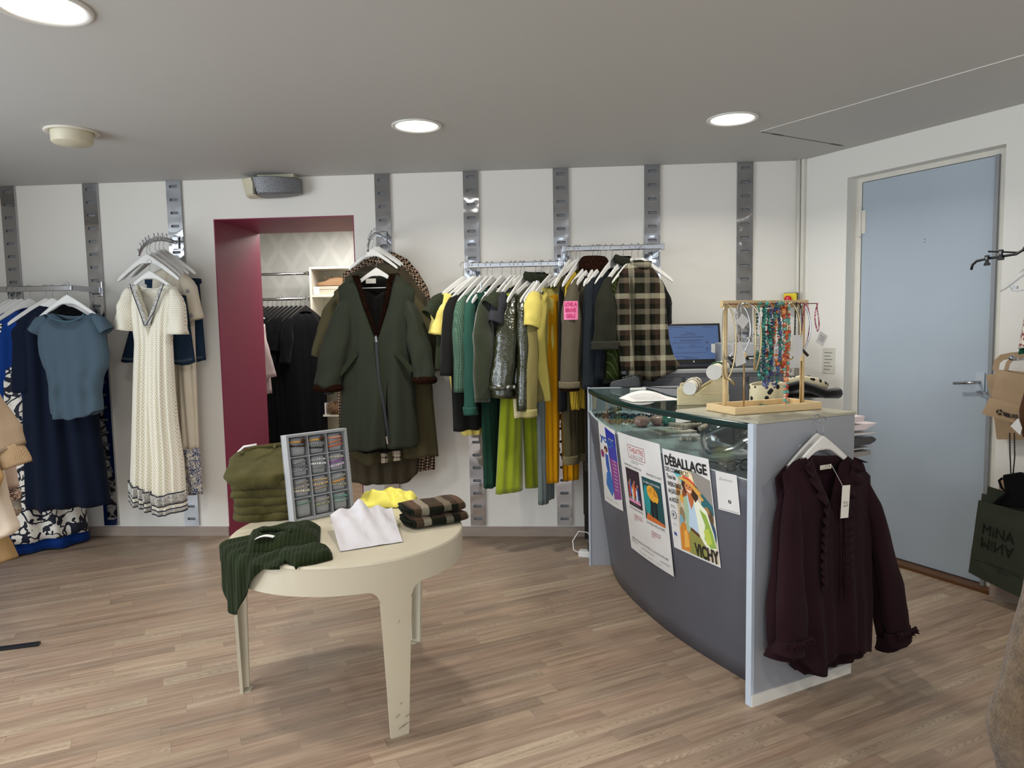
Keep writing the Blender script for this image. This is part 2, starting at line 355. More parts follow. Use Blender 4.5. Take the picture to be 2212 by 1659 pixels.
for u_,lb in zip(US,UL):
    if base is None:
        base=thing('slotted_upright',lb,'wall upright',BW.pt(u_,0,.079),BW.a,'slotted steel uprights on the back wall')
        upright_mesh().build('slotted_plate',CH,base,weld=True)
        MB().box(-.048,.048,-.006,-.001,.01,2.41).build('backing_strip',plain('77797c',.5,0,'grey_backing'),base); r_=base
    else: r_=copytree(base)
    r_.location=BW.pt(u_,0,.079); r_['label']=lb
# ================================================================ lamps in the ceiling
LENS=NT('lit_lens'); LENS.p(col=(1,1,1,1),emit=(1,.96,.88,1),es=7.0); LENS=LENS.mat
def downlight(x,y,lb,R=.115,power=21):
    t=thing('ceiling_light',lb,'ceiling light',(x,y,H),0,'round recessed ceiling lights')
    MB().lathe([(R*1.12,-.001),(R*1.12,-.006),(R*1.05,-.010),(R*.94,-.006),(R*.92,.0)],40).build('trim_ring',WHITE,t,smooth=True)
    MB().lathe([(.0001,-.0045),(R*.5,-.0045),(R*.93,-.003)],40).build('lens',LENS,t,smooth=True)
    l=bpy.data.lights.new('lamp_light','AREA'); l.shape='DISK'; l.size=R*1.7; l.energy=power; l.color=(1,.95,.86); l.spread=2.6
    o=bpy.data.objects.new('lamp_light',l); COL.objects.link(o); o.location=(x,y,H-.014)
a=gz(900,271,H); downlight(a[0],a[1],'lit round ceiling light in the middle, above the lower green rail')
a=gz(1582,256,H); downlight(a[0],a[1],'lit round ceiling light on the right, beside the ceiling hatch')
a=gz(90,14,H); downlight(a[0],a[1],'lit round ceiling light cut by the top left corner of the photo',.13)
for x,y in ((-1.5,.6),(.6,.6),(2.2,.9),(-1.5,-1.2),(.6,-1.2)): downlight(x,y,'lit round ceiling light behind the camera')
a=gz(155,284,H)
t=thing('ceiling_speaker','unlit beige drum sticking out of the ceiling, left of the photo','ceiling fitting',(a[0],a[1],H))
BEI=plain('cdc6ae',.45,0,'beige_plastic')
MB().lathe([(.125,0),(.127,-.006),(.118,-.010),(.105,-.006),(.1,0)],40).build('trim_ring',plain('d9d4c6',.45,0,'cream_ring'),t,smooth=True)
MB().lathe([(.098,0),(.096,-.055),(.09,-.062),(.0001,-.066)],40).build('drum',BEI,t,smooth=True)
# wall speaker
u0,z0=BW.uz(585,402,.12)
t=thing('wall_speaker','beige and grey rounded speaker mounted at the ceiling above the doorway','speaker',BW.pt(u0,.0,z0-.06),BW.a)
def spk(x0,x1,n,infl):
    m=MB(); rs=[]
    for i in range(n+1):
        s=x0+(x1-x0)*i/n; dpt=.105+.10*(1-((s+.02)/.2)**2)+infl; zt=.118; zb=-.005+.02*max(0,s/.19)**2
        rs.append([(s,-.03,zt),(s-.012,-dpt+.05,zt),(s-.008,-dpt,zt-.01),(s+.012*1,-dpt+.012,zb+.012),(s+.01,-dpt+.03,zb),(s,-.03,zb)])
    return m.rings(rs,cap=(True,True))
spk(-.185,-.095,6,0).build('beige_housing',BEI,t,bevel=.004)
GR=NT('speaker_mesh'); v=GR.coord(); vo=GR.n('TexVoronoi'); GR.set(vo.inputs['Vector'],v); vo.inputs['Scale'].default_value=190
GR.p(col=GR.mix(GR.math('LESS_THAN',vo.outputs[0],.35),srgb('85878b'),srgb('4c4e52')),rough=.5,metal=.3); GR=GR.mat
spk(-.083,.185,14,.004).build('grille',GR,t,bevel=.004)
MB().box(-.095,-.08,-.19,-.03,.0,.115).build('gap_strip',plain('6d6b5c',.6,0,'gap'),t)
MB().box(-.1,.15,-.1,0,.118,.15).build('mounting_plate',BEI,t)
# ================================================================ clothes rails and arms
def hook_bracket(m,x,z,dz=.09):
    m.tube([(x-.02,-.016,z+dz/2),(x+.02,-.016,z+dz/2),(x+.022,-.03,z+dz/2),(x+.022,-.03,z-dz/2),(x-.02,-.016,z-dz/2)],.0035,6)
RAILW=.34
def rail(name,lb,u0,u1,z,wr,arms,ext=0):
    t=thing(name,lb,'clothes rail',BW.pt(u0,0,z),BW.a); L=u1-u0
    m=MB(); m.box(-ext,L+ext,-wr-.008,-wr+.008,-.016,.016); m.build('bar',METAL,t,bevel=.005)
    for x in arms:
        x-=u0; m=MB(); m.box(x-.007,x+.007,-wr,-.02,-.016,.016); m.box(x-.012,x+.012,-wr-.012,-wr+.014,-.02,.02); m.build('arm',METAL,t,bevel=.003)
        m=MB(); hook_bracket(m,x,0); m.box(x-.02,x+.02,-.03,-.014,-.03,.03); m.build('bracket',METAL,t)
    return t
uA0,zA=BW.uz(1012,574,RAILW); uA1,_=BW.uz(1200,571,RAILW)
rail('clothes_rail','chrome lower rail full of green and yellow clothes',US[4],US[5]-.01,zA,RAILW,(US[4],US[5]-.01))
uB0,zB=BW.uz(1218,538,RAILW)
rail('clothes_rail','chrome higher rail on the right, with the plaid shirt at its end',US[5]+.015,US[6]+.02,zB,RAILW,(US[5]+.015,US[6]+.02))
# left rail: front bar and one arm back to the upright
uL,zL=BW.uz(150,622,.36)
t=thing('clothes_rail','chrome rail holding the blue, navy and floral dresses at the left','clothes rail',BW.pt(US[1],0,zL),BW.a)
WL=.36
MB().box(-1.6,uL-US[1]+.02,-WL-.012,-WL+.012,-.018,.018).build('bar',METAL,t,bevel=.005)
m=MB(); m.rings([[(uL-US[1]+.02+dx*.0,-WL+dy,dz) for dx,dy,dz in ((0,-.012,-.018),(0,.012,-.018),(0,.012,.018),(0,-.012,.018))],[(.04,-.02+dy,dz) for dy,dz in ((-.012,-.018),(.012,-.018),(.012,.018),(-.012,.018))]],cap=(True,True)); m.build('arm',METAL,t)
m=MB(); hook_bracket(m,.03,.01,.1); m.box(-.03,.05,-.035,-.014,-.02,.022); m.build('bracket',METAL,t)
# curved waterfall arms
def waterfall(lb,u,z,reach,drop,dx,spikes):
    t=thing('curved_arm',lb,'display arm',BW.pt(u,0,z),BW.a)
    P=[]; n=22
    for i in range(n+1):
        s=i/n; a=s*1.35; P.append((dx*s,-.02-reach*math.sin(a)/math.sin(1.35),-.0+.045*math.sin(s*PI*.55)-drop*(1-math.cos(a))/(1-math.cos(1.35))))
    m=MB(); m.tube(P,.013,8,flat=.45); m.build('arm',METAL,t,smooth=True)
    m=MB(); hook_bracket(m,0,0,.09); m.box(-.02,.02,-.03,-.014,-.04,.04); m.build('bracket',METAL,t)
    for i in range(spikes):
        k=int(4+i*(n-4)/(spikes-1)); p=P[k]; m=MB()
        m.tube([(p[0],p[1],p[2]+.01),(p[0],p[1]-.005,p[2]+.032)],.0028,6); m.ball((p[0],p[1]-.006,p[2]+.036),.006,8); m.build('peg',METAL,t,smooth=True)
    return t,P
u1_,z1_=BW.uz(378,515,.02); ARM1,P1=waterfall('chrome curved arm with pegs holding the white dress and denim skirts',0.0,z1_-.03,.42,.17,-.02,9)
u2_,z2_=BW.uz(829,505,.02); ARM2,P2=waterfall('chrome curved arm with pegs holding the green and brown coats',US[3],z2_-.03,.42,.17,-.0,9)
# ================================================================ garments: builders
def cloth(top_f,top_b,L,R,hem,depth,nx=44,nz=36,amp=.012,fr=(3,5,9),seed=0,ramp=.07,belly=.3,wr=.004,hemw=.004,yc=0,env=.6,front_only=False,gapx=0,twist=None):
    """closed front+back sheet. lists are [(x,z)] for tops/hem, [(z,x)] ascending z for sides"""
    rnd=random.Random(seed); K=[(f,rnd.random(),rnd.uniform(-1.2,1.2),rnd.uniform(.5,1)) for f in fr]; K2=[(f,rnd.random(),rnd.uniform(-1.2,1.2),rnd.uniform(.5,1)) for f in fr]
    L=sorted(L); R=sorted(R)
    def pt(s,t,sgn):
        top=top_f if sgn<0 else top_b
        zt=max(L[-1][0],R[-1][0]); xt=interp(L,zt)+(interp(R,zt)-interp(L,zt))*s; z0=interp(top,xt)
        zb=min(L[0][0],R[0][0]); xb=interp(L,zb)+(interp(R,zb)-interp(L,zb))*s; z1=interp(hem,xb)+hemw*math.sin(s*23+seed)
        z=z0+(z1-z0)*t; l=interp(L,z); r=interp(R,z); x=l+(r-l)*s
        rt=sm((z0-z)/ramp) if ramp else 1
        e=max(0,1-abs(2*s-1)**2.6)**.55
        d=depth if not callable(depth) else depth(t)
        y=sgn*d*e*(.12+.88*rt)
        A=amp*(t**belly if t>0 else 0)*(math.sin(PI*s)**env if 0<s<1 else 0)
        for f,ph,c,a in (K if sgn<0 else K2): y+=A*a*math.sin(2*PI*(f*s+ph)+c*t*2)
        y+=wr*mnoise.noise(Vector((x*9+seed,z*6,sgn*3.)))*(math.sin(PI*s)**.5 if 0<s<1 else 0)*min(1,t*6)
        if twist: y+=twist(x,z)
        return (x,y+yc,z)
    m=MB()
    rs=[]
    for j in range(nz+1):
        t=j/nz; rs.append([pt(i/nx,t,-1) for i in range(nx+1)]+([] if front_only else [pt(1-i/nx,t,1) for i in range(1,nx)]))
    m.rings(rs,close=not front_only); return m
def sleeve(path,rx,ry,n=20,seg=14,seed=0,wr=.006,flare=0,m=None):
    m=m or MB(); P=[Vector(p) for p in path]; L=[0]
    for a,b in zip(P,P[1:]): L.append(L[-1]+(b-a).length)
    ks=[l/L[-1] for l in L]; px=[(k,p.x) for k,p in zip(ks,P)]; py=[(k,p.y) for k,p in zip(ks,P)]; pz=[(k,p.z) for k,p in zip(ks,P)]
    rs=[]
    for i in range(n+1):
        t=i/n; c=Vector((interp(px,t),interp(py,t),interp(pz,t))); t2=min(1,t+.02); t1=max(0,t-.02)
        d=(Vector((interp(px,t2),0,interp(pz,t2)))-Vector((interp(px,t1),0,interp(pz,t1)))).normalized()
        nrm=Vector((-d.z,0,d.x)); a=interp(rx,t) if isinstance(rx,list) else rx; b=interp(ry,t) if isinstance(ry,list) else ry
        ring=[]
        for k in range(seg):
            an=2*PI*k/seg; w_=1+wr/.035*mnoise.noise(Vector((math.cos(an)*1.5+seed,t*5+seed,math.sin(an)*1.5)))
            w_+=(.05+.07*t)*math.sin(3*an+seed*1.7+2.2*math.sin(t*2.5+seed))*min(1,wr/.004); v=c+nrm*(a*math.cos(an)*w_)+Vector((0,1,0))*(b*math.sin(an)*w_)
            ring.append(tuple(v))
        rs.append(ring)
    return m.rings(rs)
def hanger_parts():
    m=MB(); rs=[]; n=26
    for i in range(n+1):
        s=-1+2*i/n; a=abs(s); x=.218*s
        zt=-.094-.15*(a**1.2); hh=.020-.007*a   # half height
        if a<.28: hh+=.012*(1-a/.28)**1.5
        zc=zt-hh*.6; th=.0065 if a<.93 else .0045
        if a>.97: hh*=.7
        rs.append([(x,-th,zc-hh*.8),(x,-th,zc+hh*.8),(x,-th*.6,zc+hh),(x,th*.6,zc+hh),(x,th,zc+hh*.8),(x,th,zc-hh*.8),(x,th*.6,zc-hh),(x,-th*.6,zc-hh)])
    m.rings(rs,cap=(True,True)); b=m
    P=[(0,0,-.05),(0,0,-.035)]+[(.0+.019*math.sin(a),0,-.016+.0-.019*math.cos(a)+.0) for a in [0.0]]
    P=[(0,0,-.105),(0,0,-.06),(.006,0,-.037),(.016,0,-.026)]+[(.018*math.cos(a),0,-.014+.018*math.sin(a)) for a in [x*PI/8 for x in range(0,9)]]+[(-.019,0,-.022)]
    h=MB().tube(P,.0019,6)
    return b,h
HB={}
def hanger(loc,rz,label,group,bar=False,mat=WHITE,tilt=0,hmat=WIRE,cat='hanger',s=1):
    key=(mat.name,bar)
    if key not in HB:
        t=thing('clothes_hanger',label,cat,loc,rz,group); b,h=hanger_parts()
        b.build('hanger_body',mat,t,smooth=False,bevel=0); h.build('hook',hmat,t,smooth=True)
        if bar: MB().tube([(-.17,0,-.235),(.17,0,-.235)],.0035,6).build('cross_bar',mat,t,smooth=True)
        HB[key]=t; t['category']=cat
    else:
        t=copytree(HB[key]); t.location=loc; tag(t,label,cat,group)
    t.rotation_euler=(0,tilt,rz); t.scale=(s,s,s); return t
HTOP=-.066   # hanger arm surface under the hook at the centre
def shoulder(x,half,drop=.155,neck=-.112): 
    a=min(1,abs(x)/half); return neck-drop*a**1.2
def garment(name,label,cat,group,mat,loc,yaw,fr=(1.6,2.7,4.3),half=.215,length=.65,hemw=None,sleevelen=.0,sl_w=(.06,.042),depth=.045,neck='crew',amp=.012,seed=0,collar=None,trim=None,cuff=None,splay=.05,nz=30,nx=36,front_open=False,solid=.002,sl_y=0,smat=None,vdepth=.12,hookhang=True,hlabel=None,hmat=WHITE,hgroup=None,strapw=None,s=1):
    t=thing(name,label,cat,loc,yaw,group); hw=hemw or half+.02
    zt=-.112-.155
    nw=.075
    sh=[(x/40*half*1.02,shoulder(x/40*half,half)) for x in range(-40,41)]
    def nk(x,dep,w_=nw):
        a=abs(x)
        return shoulder(x,half)-(dep*(1-(a/w_)**(2 if neck!='v' else 1)) if a<w_ else 0)
    fd={'crew':.05,'v':vdepth,'high':.0,'strap':.1,'zip':.05}[neck]; bd=.012 if neck!='high' else 0
    if neck=='strap': sh=[(x/40*half,-.2) for x in range(-40,41)]; tf=tb=sh
    else:
        tf=[(x/40*half*1.02,nk(x/40*half,fd)) for x in range(-40,41)]; tb=[(x/40*half*1.02,nk(x/40*half,bd)) for x in range(-40,41)]
    zb=-.07-length; arm=-.37
    L=[(zb,-hw),(arm-.12,-half-.005),(arm,-half+.005),(zt,-half)]; R=[(z,-x) for z,x in L]
    m=cloth(tf,tb,L,R,[(-1,zb),(1,zb)],depth,nx,nz,amp,fr=fr,seed=seed); m.build('body',mat,t,smooth=True,solid=solid)
    if sleevelen:
        for sg in (-1,1):
            P=[(sg*(half-.07),0,-.21),(sg*(half-.015),-.006,-.25),(sg*(half+.01+splay),-.01,-.25-sleevelen)] if sleevelen<.3 else [(sg*(half-.06),0,-.215),(sg*(half-.02),-.004,-.255),(sg*(half+.005),-.01,-.32),(sg*(half+splay*.6),-.018+sl_y,-.22-sleevelen*.5),(sg*(half+splay),-.01+sl_y,-.2-sleevelen)]
            sleeve(P,[(0,.02),(.12,.042),(.4,sl_w[0]),(1,sl_w[1])],[(0,.012),(.12,.03),(.4,sl_w[0]*.8),(1,sl_w[1]*.85)],seed=seed+sg).build('sleeve',smat or mat,t,smooth=True,solid=solid)
            if cuff:
                e=P[-1]; sleeve([(e[0],e[1],e[2]+.03),(e[0],e[1],e[2]-.02)],sl_w[1]*1.12,sl_w[1]*1.05,n=4,seed=seed,wr=.002).build('cuff',cuff,t,smooth=True,solid=.006)
    if collar:
        cm,ch,cr=collar
        m=MB(); rs=[]
        for j in range(5):
            q=j/4; r=[]
            for i in range(28):
                an=2*PI*i/28; r.append(((nw+.0+cr*math.sin(q*PI))*math.cos(an),(depth*.6+cr*math.sin(q*PI))*math.sin(an),-.115-fd*.6*max(0,-math.sin(an))*(1-q*.4)+ch*q))
            rs.append(r)
        m.rings(rs).build('collar',cm,t,smooth=True,solid=.004)
    if neck=='strap':
        for sg in (-1,1):
            MB().tube([(sg*half*.75,-.01,-.205),(sg*half*.8,0,shoulder(half*.8,half)-.003),(sg*half*.75,.015,-.21)],.003,6).build('strap',mat,t,smooth=True)
    if hlabel: hanger(loc,yaw,hlabel,hgroup,mat=hmat)
    if s!=1: t.scale=(s,s,s)
    return t
def trousers(label,group,mat,loc,yaw,half=.17,top=-.17,length=1.0,hemw=.11,fold=True,depth=.03,seed=0,name='trousers',waist=None,legs=2,hlabel=None,hgroup=None,cuff=None,flare=None,zoff=0):
    """trousers hung by the waistband from the hanger"""
    t=thing(name,label,'trousers',loc,yaw,group); w_=waist or half
    crotch=top-.28
    for k,sg in enumerate((-1,1)):
        xi=.0; L=[(top-length,sg*.02-(hemw if sg<0 else 0)),(crotch,-half if sg<0 else -.002),(top,-w_ if sg<0 else 0)]
        R=[(top-length,sg*.02+(hemw if sg>0 else 0)),(crotch,.002 if sg<0 else half),(top,0 if sg<0 else w_)]
        m=cloth([(-1,top),(1,top)],[(-1,top),(1,top)],L,R,[(-1,top-length),(1,top-length)],depth*(1.0 if k else .9),22,32,.008,fr=(2,3),seed=seed+k,ramp=0,yc=.012*(k*2-1),hemw=.002)
        m.build('leg',mat,t,smooth=True,solid=.002)
        if cuff:
            c_=(L[0][1]+R[0][1])/2; a_=(R[0][1]-L[0][1])/2+.006
            sleeve([(c_,.012*(k*2-1),top-length+.05),(c_,.012*(k*2-1),top-length-.004)],a_,depth*1.2,n=4,seed=seed,wr=.002).build('rolled_cuff',cuff,t,smooth=True,solid=.006)
    sleeve([(0,0,top+.005),(0,0,top-.04)],w_+.004,depth+.006,n=3,seg=24,wr=.001,seed=seed).build('waistband',mat,t,smooth=True,solid=.003)
    for sg in (-1,1):
        m=MB(); m.box(sg*w_*.75-.003,sg*w_*.75+.003,-depth-.010,.002,top-.003,top+.004); m.box(sg*w_*.75-.008,sg*w_*.75+.008,-depth-.012,-depth-.004,top-.035,top+.01); m.box(sg*w_*.75-.002,sg*w_*.75+.002,-.004,.002,top,top+.075); m.build('clip',METAL,t)
    if hlabel: hanger(loc,yaw,hlabel,hgroup)
    return t
WA=BW.a
def rloc(px,py,w): u,z=BW.uz(px,py,w); return BW.pt(u,w,z)
# ================================================================ lower and higher rails: green and yellow clothes
GA='clothes on the lower green rail'; GB='clothes on the higher rail'; HA='white hangers on the lower rail'; HBg='white hangers on the higher rail'
OL='2f3522'
def D(d): return math.radians(d)
def onA(px): u,_=BW.uz(px,574,RAILW); return BW.pt(u,RAILW,zA+.018)
def onB(px): u,_=BW.uz(px,534,RAILW); return BW.pt(u,RAILW,zB+.018)
KN=knit('33392a',170,amp=.7)
garment('knit_vest','dark olive knit vest at the left end of the lower rail, behind the yellow top','vest',GA,KN,onA(1000),WA+D(38),half=.20,length=.60,sleevelen=.08,sl_w=(.055,.05),depth=.05,seed=1,neck='crew',hlabel='white hanger holding the dark olive knit vest at the left end of the lower rail',hgroup=HA,splay=.05)
YS=fabric('e9d873',.38,.12,bump=.05,sheen=.1,name='satin')
garment('satin_top','pale yellow satin top with a loose sleeve, left end of the lower rail','top',GA,YS,onA(1020),WA+D(28),half=.21,length=1.02,hemw=.10,sleevelen=.2,sl_w=(.075,.06),depth=.035,seed=2,neck='crew',hlabel='white hanger holding the pale yellow satin top',hgroup=HA,splay=.02)
garment('jacket','long black jacket between the yellow satin top and the sage sweater','jacket',GA,fabric('1d1d1c'),onA(1024),WA+D(48),half=.2,length=.98,hemw=.20,sleevelen=.5,depth=.05,seed=3,hlabel='white hanger holding the long black jacket',hgroup=HA)
garment('sweater','sage green cable knit sweater with a ribbed shoulder','sweater',GA,knit('53705f',170,amp=.9),onA(1037),WA+D(56),half=.2,length=.62,sleevelen=.6,sl_w=(.062,.045),depth=.045,seed=4,hlabel='white hanger holding the sage green cable knit sweater',hgroup=HA,splay=.03)
garment('sweatshirt','teal green sweatshirt next to the sage cable knit','sweatshirt',GA,fabric('2a4f44',.85,.12),onA(1052),WA+D(60),half=.2,length=.66,sleevelen=.72,sl_w=(.055,.04),depth=.04,seed=5,hlabel='white hanger holding the teal green sweatshirt',hgroup=HA,splay=.02,cuff=fabric('2a4f44',.85,.12))
trousers('bottle green trousers hanging low under the olive sweater',GA,fabric('1c3a2e'),onA(1063),WA+D(60),length=1.22,top=-.2,hemw=.12,seed=6,hlabel='white hanger with a bare shoulder holding the bottle green trousers',hgroup=HA)
garment('sweater','dark olive fuzzy sweater with long sleeve, left of the ribbed vest','sweater',GA,fabric('2b3120',.98,.35,300,.6,sheen=.5),onA(1084),WA+D(58),half=.21,length=.72,sleevelen=.66,sl_w=(.075,.05),depth=.06,seed=7,hlabel='white hanger holding the dark olive fuzzy sweater',hgroup=HA,splay=.03)
garment('knit_vest','dark green knit vest with ribbed armhole beside the fuzzy olive sweater','vest',GA,KN,onA(1104),WA+D(58),half=.19,length=.52,sleevelen=.05,sl_w=(.06,.06),depth=.05,seed=8,hlabel='white hanger holding the dark green knit vest with ribbed armhole',hgroup=HA)
garment('t_shirt','charcoal t-shirt just left of the lime trousers','t-shirt',GA,fabric('34353a'),onA(1113),WA+D(60),half=.19,length=.55,sleevelen=.14,sl_w=(.055,.05),depth=.03,seed=9,hlabel='white hanger holding the charcoal t-shirt',hgroup=HA)
LIME=fabric('8c9a1e',.85,.18,700,.3,sheen=.4,name='lime_corduroy')
trousers('lime green flared corduroy trousers under the shiny olive jacket',GA,LIME,onA(1124),WA+D(36),half=.14,length=1.25,top=-.2,hemw=.2,seed=10,depth=.04,hlabel='white hanger clipped to the lime green flared trousers',hgroup=HA)
garment('blouse','cream blouse squeezed behind the shiny olive jacket','blouse',GA,fabric('e3d9ae',.6,.1),onA(1132),WA+D(64),half=.18,length=.9,hemw=.15,sleevelen=.0,depth=.03,seed=11,hlabel='white hanger holding the cream blouse',hgroup=HA)
VY=NT('olive_vinyl'); v=VY.coord(); VY.p(col=srgb('2c2f1c'),rough=.2,coat=.6,spec=.7); VY.bump(VY.noise(v,9,4,.6),.7,.03); VY=VY.mat
vj=garment('vinyl_jacket','shiny olive vinyl jacket with buckled cuffs in the middle of the lower rail','jacket',GA,VY,onA(1156),WA+D(42),half=.21,length=.70,sleevelen=.64,sl_w=(.075,.085),depth=.07,seed=12,collar=(fabric('22271a'),.05,.012),hlabel='white hanger holding the shiny olive vinyl jacket',hgroup=HA,splay=.08)
for sg in (-1,):
    e=(sg*(.21+.075),-.012,-.2-.64+.07); m=MB(); sleeve([(e[0],e[1],e[2]+.014),(e[0],e[1],e[2]-.014)],.090,.08,n=2,wr=.0).build('cuff_strap',VY,vj,smooth=True,solid=.005)
    MB().ball((e[0]+.03,e[1]-.08,e[2]),.013,10,(1,.5,1)).build('cuff_button',METAL,vj,smooth=True)
    MB().ball((e[0]-.02,e[1]-.083,e[2]),.012,10,(1,.5,1)).build('cuff_button',METAL,vj,smooth=True)
vj2=garment('vinyl_jacket','second shiny olive vinyl jacket, right behind the first one','jacket',GA,VY,onA(1168),WA+D(56),half=.19,length=.76,sleevelen=.72,sl_w=(.055,.05),depth=.05,seed=13,collar=(fabric('22271a'),.04,.012),hlabel='white hanger holding the second shiny olive jacket',hgroup=HA,splay=.03)
garment('sweatshirt','khaki tan sweatshirt with ribbed cuff right of the shiny jackets','sweatshirt',GA,fabric('847a4c',.9,.1),onA(1172),WA+D(60),half=.17,length=.8,sleevelen=.74,sl_w=(.055,.045),depth=.05,seed=14,cuff=fabric('9c9260'),hlabel='white hanger holding the khaki tan sweatshirt',hgroup=HA,splay=.03)
garment('sweatshirt','soft yellow short sleeved sweatshirt right of the khaki one','sweatshirt',GA,fabric('d3c468',.85,.1),onA(1188),WA+D(56),half=.2,length=.80,hemw=.12,sleevelen=.16,sl_w=(.062,.055),depth=.045,seed=15,hlabel='white hanger holding the soft yellow sweatshirt',hgroup=HA,splay=.02)
trousers('mustard yellow straight trousers on the lower rail',GA,fabric('c38a10',.85,.12,name='mustard_corduroy'),onA(1206),WA+D(24),half=.15,length=1.18,top=-.22,hemw=.11,seed=16,hlabel='white hanger with a long bare arm holding the mustard trousers',hgroup=HA)
garment('cardigan','black cardigan between the mustard trousers and the brown jeans','cardigan',GA,fabric('17171a'),onB(1230),WA+D(64),half=.15,length=.95,sleevelen=.0,sl_w=(.045,.04),depth=.03,seed=17,hlabel='white hanger holding the black cardigan',hgroup=HBg)
trousers('brown olive jeans with rolled cuffs below the taupe coat',GB,fabric('4a4430',.9,.15),onB(1244),WA+D(44),half=.165,length=1.16,top=-.2,hemw=.11,seed=18,cuff=fabric('6a6248'),hlabel='white hanger holding the brown olive jeans',hgroup=HBg)
garment('knit_dress','mustard knit top with a keyhole shoulder at the left end of the higher rail','top',GB,knit('cfae3e',150,amp=.5),onB(1252),WA+D(60),half=.19,length=.95,hemw=.12,sleevelen=.0,depth=.03,seed=19,hlabel='white hanger holding the mustard knit top',hgroup=HBg)
FURM=NT('brown_fur'); v=FURM.coord(); wv=FURM.noise(v,60,6,.8); FURM.p(col=FURM.mix(FURM.ramp(wv,[(.35,(0,0,0)),(.7,(1,1,1))]),srgb('120a07'),srgb('43261a')),rough=.9,sheen=.0,spec=.05); FURM.bump(wv,1.,.02); FURM=FURM.mat
def furry(t,name,fn,nu,nv,n_hair,length,seed,mat=FURM,base=True):
    """fur: dense little tapered strands on a base shape"""
    rnd=random.Random(seed); m=MB()
    if base: m.grid(fn,nu,nv)
    for _ in range(n_hair):
        a,b=rnd.random(),rnd.random(); p=Vector(fn(a,b)); e=1e-2; du=Vector(fn(min(1,a+e),b))-p; dv=Vector(fn(a,min(1,b+e)))-p; n=du.cross(dv)
        if n.length<1e-9: continue
        n.normalize(); d=(n+Vector((rnd.uniform(-.5,.5),rnd.uniform(-.5,.5),rnd.uniform(-.7,.2)))).normalized()
        sdir=n.cross(d+Vector((.01,.02,.03))).normalized()*.0016; q=p+d*length*rnd.uniform(.5,1.1)
        m.add([p-sdir,p+sdir,q],[(0,1,2)])
    return m.build(name,mat,t,smooth=False)
TP=fabric('565042',.9,.1)
tc=garment('taupe_coat','taupe coat with brown fur collar and a pink patch on the sleeve','coat',GB,TP,onB(1280),WA+D(50),half=.21,length=.74,sleevelen=.66,sl_w=(.078,.06),depth=.07,seed=20,hlabel='white hanger holding the taupe coat with the fur collar',hgroup=HBg,splay=.04)
def ringfn(c,R1,R2,r,zr=1): 
    return lambda a,b:(c[0]+(R1+r*math.cos(2*PI*b))*math.cos(2*PI*a),c[1]+(R2+r*math.cos(2*PI*b))*math.sin(2*PI*a),c[2]-r*zr*math.sin(2*PI*b))
furry(tc,'fur_collar',ringfn((0,-.01,-.125),.07,.05,.038,1.5),28,14,5200,.026,1)
e=(-(.21+.04),-.01,-.2-.66)
sleeve([(e[0],e[1],e[2]+.03),(e[0],e[1],e[2]-.01)],.068,.062,n=3,wr=.001).build('turned_cuff',fabric('655d4a'),tc,smooth=True,solid=.008)
furry(tc,'fur_cuff',ringfn((e[0],e[1],e[2]-.018),.05,.045,.012),24,8,1500,.014,2)
pk=plain('ef7fae',.7,0,'pink_patch'); PKT=plain('c22c6c',.7,0,'pink_lettering')
def text_mesh(txt,size,mat,xs=1.0,align='CENTER',extr=0.0,bold=0.0,shear=0,space=1.0,lsp=1.0):
    c=bpy.data.curves.new('t','FONT'); c.body=txt; c.size=size; c.align_x=align; c.align_y='CENTER'; c.extrude=extr; c.offset=bold; c.shear=shear; c.space_character=space; c.space_line=lsp; c.resolution_u=3
    o=bpy.data.objects.new('t',c); COL.objects.link(o); dg=bpy.context.evaluated_depsgraph_get(); me=bpy.data.meshes.new_from_object(o.evaluated_get(dg)); bpy.data.objects.remove(o)
    vs=[(v.co.x*xs,v.co.y) for v in me.vertices]; fs=[tuple(p.vertices) for p in me.polygons]; bpy.data.meshes.remove(me); return vs,fs
def text_on(parent,name,txt,size,mat,fn,xs=1.,align='CENTER',bold=0.,shear=0,x=0,y=0,rot=0,lsp=1.0):
    """fn maps flat (x,y) to 3D"""
    vs,fs=text_mesh(txt,size,mat,xs,align,0,bold,shear,lsp=lsp); ca,sa=math.cos(rot),math.sin(rot)
    m=MB(); m.add([fn(x+a*ca-b*sa,y+a*sa+b*ca) for a,b in vs],fs); return m.build(name,mat,parent)
def patch(x,z): 
    # on the outside of the near sleeve, slightly wrapped
    a=x/.08; return (-.228-.084*math.cos(a+.6), -.018-.074*math.sin(a+.6), z)
m=MB(); m.grid(lambda a,b:patch(-.045+.09*a,-.46+.11*b),8,1); m.build('pink_patch',pk,tc,solid=.003)
for i,tx in enumerate(('LOVE A','BRAVE','GIRLS')): text_on(tc,'patch_lettering',tx,.034,PKT,lambda x,y:(lambda q:(q[0]-.004,q[1]-.003,q[2]))(patch(x,y)),xs=.7,x=0,y=-.37-i*.034,bold=.001)
trousers('dark brown jeans with the hem showing under the taupe coat',GB,fabric('1f1a17'),onB(1290),WA+D(50),half=.14,length=1.2,top=-.2,hemw=.12,seed=21,cuff=fabric('2a2420'),hlabel='white hanger holding the dark brown jeans',hgroup=HBg)
garment('top','black strappy top hanging right of the taupe coat','top',GB,fabric('141416'),onB(1296),WA+D(60),half=.19,length=.7,depth=.03,neck='strap',seed=22,hlabel='white hanger with a bare white tip holding the black strappy top',hgroup=HBg)
garment('sweatshirt','slate navy sweatshirt right of the fur collared coat','sweatshirt',GB,fabric('1f2429',.85,.1),onB(1308),WA+D(56),half=.2,length=.84,sleevelen=.68,sl_w=(.06,.05),depth=.05,seed=23,hlabel='white hanger holding the slate navy sweatshirt',hgroup=HBg,splay=.03)
